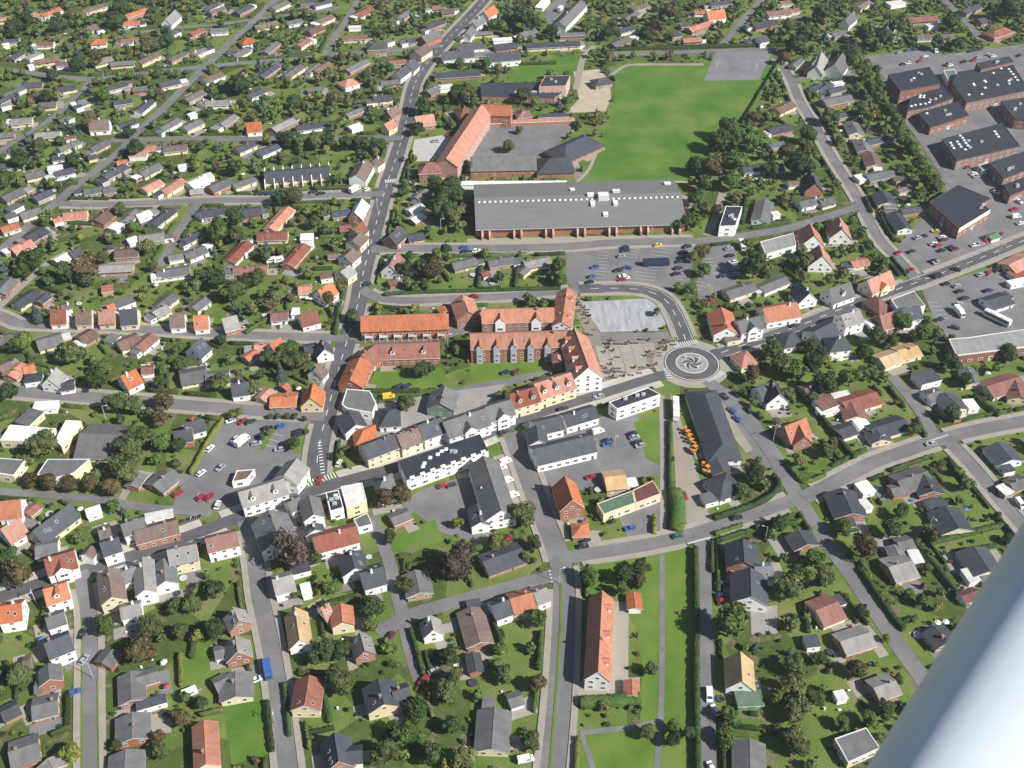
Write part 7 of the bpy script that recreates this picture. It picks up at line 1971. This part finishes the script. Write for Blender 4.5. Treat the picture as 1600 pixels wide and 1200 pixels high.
# ------------------------------------------------------------------ plants
def ico(sub):
    t = (1 + 5 ** .5) / 2
    v = [(-1, t, 0), (1, t, 0), (-1, -t, 0), (1, -t, 0), (0, -1, t), (0, 1, t), (0, -1, -t), (0, 1, -t), (t, 0, -1), (t, 0, 1), (-t, 0, -1), (-t, 0, 1)]
    f = [(0, 11, 5), (0, 5, 1), (0, 1, 7), (0, 7, 10), (0, 10, 11), (1, 5, 9), (5, 11, 4), (11, 10, 2), (10, 7, 6), (7, 1, 8), (3, 9, 4), (3, 4, 2), (3, 2, 6), (3, 6, 8), (3, 8, 9), (4, 9, 5), (2, 4, 11), (6, 2, 10), (8, 6, 7), (9, 8, 1)]
    v = [np.array(p) / np.linalg.norm(p) for p in v]
    for _ in range(sub):
        c_ = {}; nf = []
        def mid(a, b_):
            k = (min(a, b_), max(a, b_))
            if k not in c_: m = v[a] + v[b_]; v.append(m / np.linalg.norm(m)); c_[k] = len(v) - 1
            return c_[k]
        for a, b_, d in f: x, y, z = mid(a, b_), mid(b_, d), mid(d, a); nf += [(a, x, z), (b_, y, x), (d, z, y), (x, y, z)]
        f = nf
    return np.array(v), np.array(f)
ICO0, ICO1 = ico(0), ico(1)
def crown_arrays(rs, lobes, leaves, leaf, kind='round', icos=None):
    """unit crown, centre at the origin: solid dark lobes inside, leaf-sized quads over and around them"""
    V, Fq = [], []; iv, jf = icos or ICO1; n0 = 0; cs = []
    for i in range(lobes):
        if kind == 'spruce':
            t = i / max(1, lobes - 1); c_ = np.array([rs.normal(0, .03), rs.normal(0, .03), -1 + 2.3 * t]); r = (.62 * (1 - t) + .06, .32)
            s_ = np.array([r[0], r[0], r[1]])
        else:
            if i == 0: c_ = np.zeros(3); s_ = np.array([.55, .55, .55])
            else:
                d = rs.normal(size=3); d /= np.linalg.norm(d); d[2] = d[2] * .8 + .05; c_ = d * rs.uniform(.38, .72); s_ = np.array([1, 1, .85]) * rs.uniform(.2, .44) * (1 if lobes < 15 else .8)
        cs.append((c_, s_)); v = iv * s_ * (1 + rs.uniform(-.16, .16, (len(iv), 1))) + c_
        V.append(v); Fq.append(np.hstack([jf, jf[:, 2:]]) + n0); n0 += len(v)
    w = np.array([s_[0] ** 2 for _, s_ in cs]); w /= w.sum(); idx = rs.choice(lobes, leaves, p=w)
    d = rs.normal(size=(leaves, 3)); d /= np.linalg.norm(d, axis=1)[:, None]; d[:, 2] = np.where(d[:, 2] < -.5, -d[:, 2], d[:, 2])
    C_ = np.array([cs[i][0] for i in idx]); S_ = np.array([cs[i][1] for i in idx]); p = C_ + d * S_ * rs.uniform(.92, 1.38, (leaves, 1))
    n = d + rs.normal(0, .45, (leaves, 3)); n /= np.linalg.norm(n, axis=1)[:, None]
    u = np.cross(n, rs.normal(size=(leaves, 3))); u /= np.linalg.norm(u, axis=1)[:, None]; q = np.cross(n, u); s_ = rs.uniform(.6, 1.3, (leaves, 1)) * leaf
    L_ = np.stack([p - u * s_ - q * s_ * .7, p + u * s_ - q * s_ * .5, p + u * s_ * .8 + q * s_ * .7, p - u * s_ * .7 + q * s_ * .6], 1).reshape(-1, 3)
    V.append(L_); Fq.append(np.arange(leaves * 4).reshape(-1, 4) + n0)
    return np.vstack(V), np.vstack(Fq)
def np_mesh(name, V, Fq, mats, idx=None):
    """quads; a repeated last corner means a triangle"""
    me = bpy.data.meshes.new(name); tri = Fq[:, 2] == Fq[:, 3]; tot = np.where(tri, 3, 4); loops = Fq[np.column_stack([np.ones((len(Fq), 3), bool), ~tri])]
    me.vertices.add(len(V)); me.vertices.foreach_set('co', V.astype(np.float32).ravel()); me.loops.add(len(loops)); me.loops.foreach_set('vertex_index', loops.astype(np.int32))
    me.polygons.add(len(Fq)); me.polygons.foreach_set('loop_start', np.concatenate([[0], np.cumsum(tot)[:-1]]).astype(np.int32)); me.polygons.foreach_set('loop_total', tot.astype(np.int32))
    for m in mats: me.materials.append(m)
    if idx is not None: me.polygons.foreach_set('material_index', idx.astype(np.int32))
    me.update(calc_edges=True); return me
CROWNS = {}
for k in LEAF:
    CROWNS[k] = [np_mesh('crown', *crown_arrays(NR, (9, 18, 13, 22)[i_ % 4], 800, .075, 'spruce' if k == 'c' else 'round'), [LEAF[k]]) for i_ in range(6 if k in 'god' else 3)]
def trunk_mesh():
    b_ = B(); n = 7
    def limb(a, c_, r0, r1):
        a, c_ = Vector(a), Vector(c_); d = (c_ - a).normalized(); u = d.orthogonal().normalized(); w_ = d.cross(u); v = []
        for p, r in ((a, r0), (c_, r1)):
            for i in range(n): t = 2 * math.pi * i / n; v.append(tuple(p + u * r * math.cos(t) + w_ * r * math.sin(t)))
        b_.add(v, [(i, (i + 1) % n, n + (i + 1) % n, n + i) for i in range(n)])
    limb((0, 0, 0), (0, 0, .55), .085, .06)
    for t in range(4): a = t * 1.6; limb((0, 0, .45), (.4 * math.cos(a), .4 * math.sin(a), 1.0), .045, .015)
    return b_.mesh('trunk', BARK)
TRUNK = trunk_mesh()
TN = dict(g='green leafy tree', o='olive leafy tree', d='dark green tree', b='brownish tree', p='purple-leaved tree', y='yellow-green tree', c='blue-green spruce')
def tdesc(t):
    r = t[2] * FPX / project(t[0], t[1])[2]; return ('big ' if r > 17 else 'mid-size ' if r > 11 else 'small ') + TN[t[3]]
TL = label_all(TREES, tdesc, lambda t: (t[0], t[1]))
for x, y, r, k in [t for t in TREES]: pass
for t in TREES:
    x, y, r, k = t
    root = ob({'c': 'spruce_tree', 'p': 'copper_tree'}.get(k, 'broadleaf_tree'), None, None, (x, y, 0)); tag(root, TL[id(t)], 'tree', 'trees of the town')
    ob('trunk', TRUNK, root, (0, 0, 0), R.uniform(0, 6), (r, r, r * 1.1))
    ob('crown', R.choice(CROWNS[k]), root, (0, 0, r * 1.15 + .5), R.uniform(0, 6.28), (r * R.uniform(1.05, 1.28), r * R.uniform(1.05, 1.28), r * R.uniform(1.0, 1.25)))

# ---- what is free of roads and buildings: a one-metre raster of the gardens
X0, Y0, NX, NY = -430, 150, 860, 760
occ = np.zeros((NY, NX), np.uint8); gy, gx = np.mgrid[0:NY, 0:NX]; gx = gx + X0 + .5; gy = gy + Y0 + .5
def mark(x, y, r, v):
    i0, i1, j0, j1 = max(0, int(x - r - X0)), min(NX, int(x + r - X0) + 2), max(0, int(y - r - Y0)), min(NY, int(y + r - Y0) + 2)
    if i1 <= i0 or j1 <= j0: return
    s_ = occ[j0:j1, i0:i1]; s_[(gx[j0:j1, i0:i1] - x) ** 2 + (gy[j0:j1, i0:i1] - y) ** 2 <= r * r] = v
def mark_poly(p, v):
    xs, ys = [q[0] for q in p], [q[1] for q in p]; i0, i1, j0, j1 = max(0, int(min(xs) - X0)), min(NX, int(max(xs) - X0) + 2), max(0, int(min(ys) - Y0)), min(NY, int(max(ys) - Y0) + 2)
    if i1 <= i0 or j1 <= j0: return
    X, Y = gx[j0:j1, i0:i1], gy[j0:j1, i0:i1]; ins = np.zeros(X.shape, bool)
    for i in range(len(p)):
        a, b_ = p[i], p[i - 1]
        if a[1] == b_[1]: continue
        ins ^= ((a[1] > Y) != (b_[1] > Y)) & (X < (b_[0] - a[0]) * (Y - a[1]) / (b_[1] - a[1]) + a[0])
    occ[j0:j1, i0:i1][ins] = v
for n, m_, p in AREAS: mark_poly(p, 1)
for n, w, m_, p in PATHS:
    for q in catmull(p): mark(*q, w / 2 + 1.2, 1)
for n, (w, sw, m_, p) in ROADP.items():
    for q in p: mark(*q, w / 2 + (3.0 if sw else 1.4), 1)
mark(*ROUNDABOUT, 17, 1)
for h in HOUSES:
    x, y, a, L, w = h[:5]; ca, sa_ = math.cos(a), math.sin(a); l, w2 = L / 2 + 1, w / 2 + 1
    mark_poly([(x + ca * i - sa_ * j, y + sa_ * i + ca * j) for i, j in ((-l, -w2), (l, -w2), (l, w2), (-l, w2))], 2)
for f in FLATS: mark_poly(f[3], 2)
built = occ == 2; front = np.zeros_like(built)
for d in range(1, 6): front[:-d] |= built[d:]
occ[(occ == 0) & front] = 3
def at(x, y):
    i, j = int(x - X0), int(y - Y0); return int(occ[j, i]) if 0 <= i < NX and 0 <= j < NY else 9
# ---- garden trees and shrubs nobody could count
grid = {}
def crowded(x, y, r):
    i, j = int(x // 8), int(y // 8)
    return any(math.hypot(a - x, b_ - y) < (r + c_) * (.75 if y < 400 else .6) for di in (-1, 0, 1) for dj in (-1, 0, 1) for a, b_, c_ in grid.get((i + di, j + dj), ()))
def put(x, y, r): grid.setdefault((int(x // 8), int(y // 8)), []).append((x, y, r))
for t in TREES: put(*t[:3])
small = {k: [crown_arrays(NR, 4, 110, .15, 'spruce' if k == 'c' else 'round') for _ in range(3)] for k in 'godbyc'}
KI = {k: i for i, k in enumerate('godbyc')}
def gather(name, label, cat, items):
    Vs, Fs, Is, n = [], [], [], 0
    for x, y, r, k, z in items:
        V, Fq = small[k][R.randrange(3)]; a = R.uniform(0, 6.28); c_, s_ = math.cos(a) * r, math.sin(a) * r
        W = np.column_stack([V[:, 0] * c_ - V[:, 1] * s_ + x, V[:, 0] * s_ + V[:, 1] * c_ + y, V[:, 2] * r * R.uniform(.85, 1.2) + z])
        Vs.append(W); Fs.append(Fq + n); Is.append(np.full(len(Fq), KI[k])); n += len(V)
    return tag(ob(name, np_mesh(name, np.vstack(Vs), np.vstack(Fs), [LEAF[k] for k in 'godbyc'], np.concatenate(Is))), label, cat, None, 'stuff')
infill = []; tries = 0
while tries < 120000 and len(infill) < 2450:
    tries += 1; y = R.uniform(170, 850); x = R.uniform(-415, 415); px, py, dep = project(x, y, 2)
    if not (-30 < px < 1630 and -30 < py < 1235): continue
    r = R.choice((1.1, 1.3, 1.6, 1.9, 2.2, 2.6, 3.0, 3.5)) if y < 400 else R.choice((1.4, 1.8, 2.1, 2.5, 2.9, 3.4, 4.0)); v = at(x, y)
    if y < 400 and len(infill) > 1500 and R.random() < .7: continue
    if v in (1, 2, 9) or (v == 3 and r > 1.4) or crowded(x, y, r): continue
    if any(at(x + r * .8 * a, y + r * .8 * b_) in (1, 2) for a, b_ in ((1, 0), (-1, 0), (0, 1), (0, -1))): continue
    infill.append((x, y, r, R.choice('gggoooodddbyc' if y < 480 else 'gggooooddbyc'), r * 1.05)); put(x, y, r)
gather('garden_trees', 'small trees and bushes filling the gardens between the houses', 'trees', infill)
small = {k: [crown_arrays(NR, 2, 26, .3, 'round', ICO0) for _ in range(3)] for k in 'godbyc'}
bushes = []; tries = 0
while tries < 60000 and len(bushes) < 4200:
    tries += 1; y = R.uniform(170, 850); x = R.uniform(-415, 415); px, py, dep = project(x, y, 0)
    if not (-20 < px < 1620 and -20 < py < 1220) or at(x, y) not in (0, 3): continue
    rim = any(at(x + a * 3.5, y + b_ * 3.5) in (1, 2) for a, b_ in ((1, 0), (-1, 0), (0, 1), (0, -1)))
    if not rim and R.random() < .55: continue
    r = R.uniform(.45, 1.2); bushes.append((x, y, r, R.choice('ggoodddby'), r * .5))
gather('garden_shrubs', 'low shrubs and flower beds scattered through the gardens', 'shrubs', bushes)
# ---- hedges
def hedge_arrays(p, h, w):
    n = normals(p); V, Fq = [], []; m = 6
    for i, ((x, y), (nx, ny)) in enumerate(zip(p, n)):
        for o_, z in ((w * .5, 0), (w * .52, h * .55), (w * .36, h), (-w * .36, h), (-w * .52, h * .55), (-w * .5, 0)):
            j = NR.uniform(-.14, .14, 3); V.append((x + nx * o_ + j[0], y + ny * o_ + j[1], max(0, z + j[2] * (2 if z else 0))))
    for i in range(len(p) - 1):
        for k in range(m - 1): a = i * m + k; Fq.append((a, a + 1, a + m + 1, a + m))
    e = (len(p) - 1) * m
    Fq += [(0, 5, 4, 1), (1, 4, 3, 2), (e, e + 1, e + 4, e + 5), (e + 1, e + 2, e + 3, e + 4)]
    V = np.array(V, float); L_ = sum(math.dist(p[i], p[i + 1]) for i in range(len(p) - 1)); c_ = int(L_ * 9)
    s_ = NR.randint(0, len(p) - 1, c_); t = NR.uniform(size=(c_, 1)); pa, na = np.array(p), np.array(n)
    b_ = pa[s_] * (1 - t) + pa[s_ + 1] * t; o_ = NR.uniform(-.56, .56, (c_, 1)) * w; z = np.where(np.abs(o_) > .42 * w, NR.uniform(.2, .9, (c_, 1)), NR.uniform(.96, 1.1, (c_, 1))) * h
    q = np.hstack([b_ + na[s_] * o_, z]); u = NR.normal(size=(c_, 3)); u /= np.linalg.norm(u, axis=1)[:, None]; w_ = np.cross(u, NR.normal(size=(c_, 3))); w_ /= np.linalg.norm(w_, axis=1)[:, None]; r = NR.uniform(.12, .3, (c_, 1))
    L4 = np.stack([q - u * r, q + w_ * r, q + u * r, q - w_ * r], 1).reshape(-1, 3)
    return np.vstack([V, L4]), np.vstack([np.array(Fq), np.arange(c_ * 4).reshape(-1, 4) + len(V)])
HK = dict(d='dark green', g='green', y='yellow-green')
HHL = label_all(HEDGES, lambda h: ('tall ' if h[0] >= 2.2 else 'low ' if h[0] < 1.7 else 'clipped ') + HK[h[2]] + ' hedge', lambda h: h[3][len(h[3]) // 2])
for h in HEDGES:
    V, Fq = hedge_arrays(catmull(h[3], 1.2), h[0], h[1]); c_ = V.mean(0) * (1, 1, 0)
    tag(ob('hedge', np_mesh('hedge', V - c_, Fq, [LEAF[h[2]]]), None, tuple(c_)), HHL[id(h)], 'hedge', 'hedges that stand out')
lines = []
def run(line):
    cur = []
    for q in line + [None]:
        if q is not None and at(*q) in (0, 3): cur.append(q)
        else:
            if len(cur) > 2: lines.append(cur)
            cur = []
for n, (w, sw, m_, p) in ROADP.items():
    if n in ('service_lane', 'station_road', 'square_road', 'terrace_street', 'high_street'): continue
    off = w / 2 + (3.7 if sw else 2.2); nn = normals(p)
    for sd_ in (1, -1):
        i = 0
        while i < len(p):
            k = R.randint(4, 9)
            if R.random() < .6: run([(p[j][0] + nn[j][0] * off * sd_, p[j][1] + nn[j][1] * off * sd_) for j in range(i, min(i + k, len(p)))])
            i += k
for h in HOUSES:
    if h[5] == 'F' or R.random() < .3: continue
    x, y, a, L, w = h[:5]; ca, sa_ = math.cos(a), math.sin(a)
    for sd_ in (1, -1):
        if R.random() < .4: continue
        d = sd_ * (L / 2 + R.uniform(4, 7)); l = R.uniform(8, 17); o_ = R.uniform(-6, 6) - l / 2
        run([(x + ca * d - sa_ * (o_ + t * 1.5), y + sa_ * d + ca * (o_ + t * 1.5)) for t in range(int(l / 1.5))])
Vs, Fs, Is, n = [], [], [], 0
for p in lines:
    V, Fq = hedge_arrays(p, R.uniform(1.1, 2.0), R.uniform(.9, 1.5)); Vs.append(V); Fs.append(Fq + n); n += len(V); Is.append(np.full(len(Fq), R.choice((0, 1, 1, 1, 2))))
tag(ob('garden_hedges', np_mesh('garden_hedges', np.vstack(Vs), np.vstack(Fs), [LEAF['g'], LEAF['d'], LEAF['o']], np.concatenate(Is))), 'garden hedges along the roads and between the plots', 'hedges', None, 'stuff')
# ---- garden furniture, trampolines, compost bins, toys
cl = B(); made = 0; tries = 0
while made < 520 and tries < 20000:
    tries += 1; h = R.choice(HOUSES); a = R.uniform(0, 6.28); d = R.uniform(.6, 1.1) * (h[3] / 2 + 4); x, y = h[0] + d * math.cos(a), h[1] + d * math.sin(a)
    if at(x, y) not in (0, 3): continue
    made += 1; t = R.random(); m_ = R.choice((0, 0, 0, 1, 2, 3))
    if t < .45: s_ = R.uniform(.35, .7); cl.box(x - s_, x + s_, y - s_ * .7, y + s_ * .7, .65, .74, m_); cl.box(x - .1, x + .1, y - .1, y + .1, 0, .65, m_)
    elif t < .7: cl.box(x - .3, x + .3, y - .3, y + .3, 0, 1.0, m_)
    elif t < .85: cl.cyl((x, y, .6), 'z', R.uniform(1.1, 1.7), .12, 14, R.choice((2, 4)))
    else: cl.cyl((x, y, 0), 'z', .04, 2.2, 6, 0); cl.add([(x + 1.2 * math.cos(q), y + 1.2 * math.sin(q), 2.0) for q in (0, 1.05, 2.1, 3.15, 4.2, 5.25)] + [(x, y, 2.5)], [(i, (i + 1) % 6, 6) for i in range(6)], m_)
tag(ob('garden_furniture', cl.mesh('garden_furniture', [TRIM, paint('blue_plastic', (.08, .16, .35), .5, .1, 1, 0), paint('dark_mesh', (.05, .05, .06), .7, .1, 1, 0), paint('faded_red_plastic', (.35, .08, .06), .6, .1, 1, 0), METAL])), 'small garden tables, parasols and toys scattered on the lawns', 'furniture', None, 'stuff')
# ---- planters, benches and bicycle stands around the market square
sf = B()
for i in range(90):
    for _ in range(40):
        x, y = R.uniform(min(q[0] for q in SQ), max(q[0] for q in SQ)), R.uniform(min(q[1] for q in SQ), max(q[1] for q in SQ))
        if inpoly(x, y, SQ) and not any(inpoly(x, y, L_) for L_ in LOTS) and (not inpoly(x + 7, y, SQ) or not inpoly(x - 9, y, SQ) or not inpoly(x, y + 5, SQ) or not inpoly(x, y - 5, SQ) or any(inpoly(x, y + 3, L_) for L_ in LOTS)): break
    else: continue
    t = R.random()
    if t < .4: sf.box(x - .5, x + .5, y - .5, y + .5, .1, .7, 0); sf.cyl((x, y, .7), 'z', .5, .8, 7, 1)
    elif t < .7: sf.box(x - .9, x + .9, y - .25, y + .25, .5, .6, 2); sf.box(x - .8, x - .7, y - .2, y + .2, .1, .5, 2); sf.box(x + .7, x + .8, y - .2, y + .2, .1, .5, 2)
    else:
        for j in range(5): sf.box(x + j * .5, x + j * .5 + .06, y - .5, y + .5, .1, 1.0, 3)
tag(ob('square_furniture', sf.mesh('square_furniture', [STONE, LEAF['d'], WOOD, METAL])), 'planters, benches and cycle stands dotted around the market square', 'furniture', None, 'stuff')
# ---- patios and drives beside the houses
pb = B(); zi = 0
for h in HOUSES:
    if h[5] in 'FH': continue
    x, y, a, L, w = h[:5]; ca, sa_ = math.cos(a), math.sin(a)
    for t in range(R.choice((1, 1, 2, 2, 3))):
        pw, pl = R.uniform(2.5, 6), R.uniform(3.5, 10)
        if R.random() < .5: lx, ly, dx, dy = R.choice((-1, 1, 1)) * (L / 2 + pw / 2 - .4), R.uniform(-.5, .5) * w, pw / 2, pl / 2
        else: lx, ly, dx, dy = R.uniform(-.4, .4) * L, R.choice((-1, -1, 1)) * (w / 2 + pw / 2 - .6), pl / 2, pw / 2
        cx, cy = x + ca * lx - sa_ * ly, y + sa_ * lx + ca * ly
        if at(cx, cy) == 1: continue
        zi += 1; z = .012 + .0015 * (zi % 40)
        pb.add([(cx + ca * i - sa_ * j, cy + sa_ * i + ca * j, z) for i, j in ((-dx, -dy), (dx, -dy), (dx, dy), (-dx, dy))], [(0, 1, 2, 3)], R.choice((0, 0, 1, 2)))
tag(ob('garden_paving', pb.mesh('garden_paving', [SURF['paving'], SURF['concrete'], paint('drive_asphalt', (.2, .19, .19), .95, .15, .3, 0, .1, None, 0, 3, True)])), kind='structure')

# ------------------------------------------------------------------ the aircraft's own white strut, close to the lens
def strut():
    """streamlined tube; section and run given in metres in the frame of the aircraft"""
    e1, e2 = Vector(((1600 - 800) / FPX, (600 - 832) / FPX)), Vector(((1365 - 800) / FPX, (600 - 1200) / FPX)); D = 1.2
    e1, e2 = e1 * D, e2 * D; d = (e1 - e2).normalized(); n = Vector((d.y, -d.x)); a, b_, m = .34, .11, 64
    mid = (e1 + e2) / 2 + n * (a + .010); v = []; rows = 24
    for r_ in range(rows + 1):
        s_ = -1.6 + 3.2 * r_ / rows; k = 1 + .02 * math.cos(s_ * 1.1)
        for i in range(m):
            t = 2 * math.pi * i / m; u = math.cos(t) * a * k; w_ = math.copysign(abs(math.sin(t)) ** .66, math.sin(t)) * b_
            q = mid + d * s_ + n * u; v.append((q.x, q.y, -D + w_))
    f = [(r_ * m + i, r_ * m + (i + 1) % m, (r_ + 1) * m + (i + 1) % m, (r_ + 1) * m + i) for r_ in range(rows) for i in range(m)] + [tuple(range(m - 1, -1, -1)), tuple(range(rows * m, rows * m + m))]
    mt, nt, bs = nodes('white_aircraft_paint'); pos = N(nt, 'ShaderNodeTexCoord').outputs['Object']
    nt.links.new(ramp(nt, noise(nt, pos, 9, 4), [(.3, (.66, .71, .79)), (.7, (.72, .77, .84))]), bs.inputs['Base Color']); bs.inputs['Roughness'].default_value = .35; bs.inputs['Coat Weight'].default_value = .3; bs.inputs['Coat Roughness'].default_value = .15
    o = ob('aircraft_wing_strut', mk('aircraft_wing_strut', v, f, mt, None, True), None, cam.location, 0, None, tuple(cam.rotation_euler))
    return tag(o, 'smooth white aircraft wing strut crossing the lower right corner', 'wing strut')
strut()

# ------------------------------------------------------------------ summer haze over the town
hz = B(); hz.box(-1500, 1500, -400, 2500, -1, 310)
hm = bpy.data.materials.new('haze_air'); hm.use_nodes = True; hnt = hm.node_tree; hnt.nodes.remove(hnt.nodes['Principled BSDF'])
pv = hnt.nodes.new('ShaderNodeVolumePrincipled'); pv.inputs['Color'].default_value = (.80, .88, 1, 1); pv.inputs['Density'].default_value = HAZE; pv.inputs['Anisotropy'].default_value = .2
hnt.links.new(pv.outputs[0], hnt.nodes['Material Output'].inputs['Volume'])
tag(ob('haze', hz.mesh('haze', hm)), 'thin pale haze in the air over the town', 'haze', None, 'stuff')
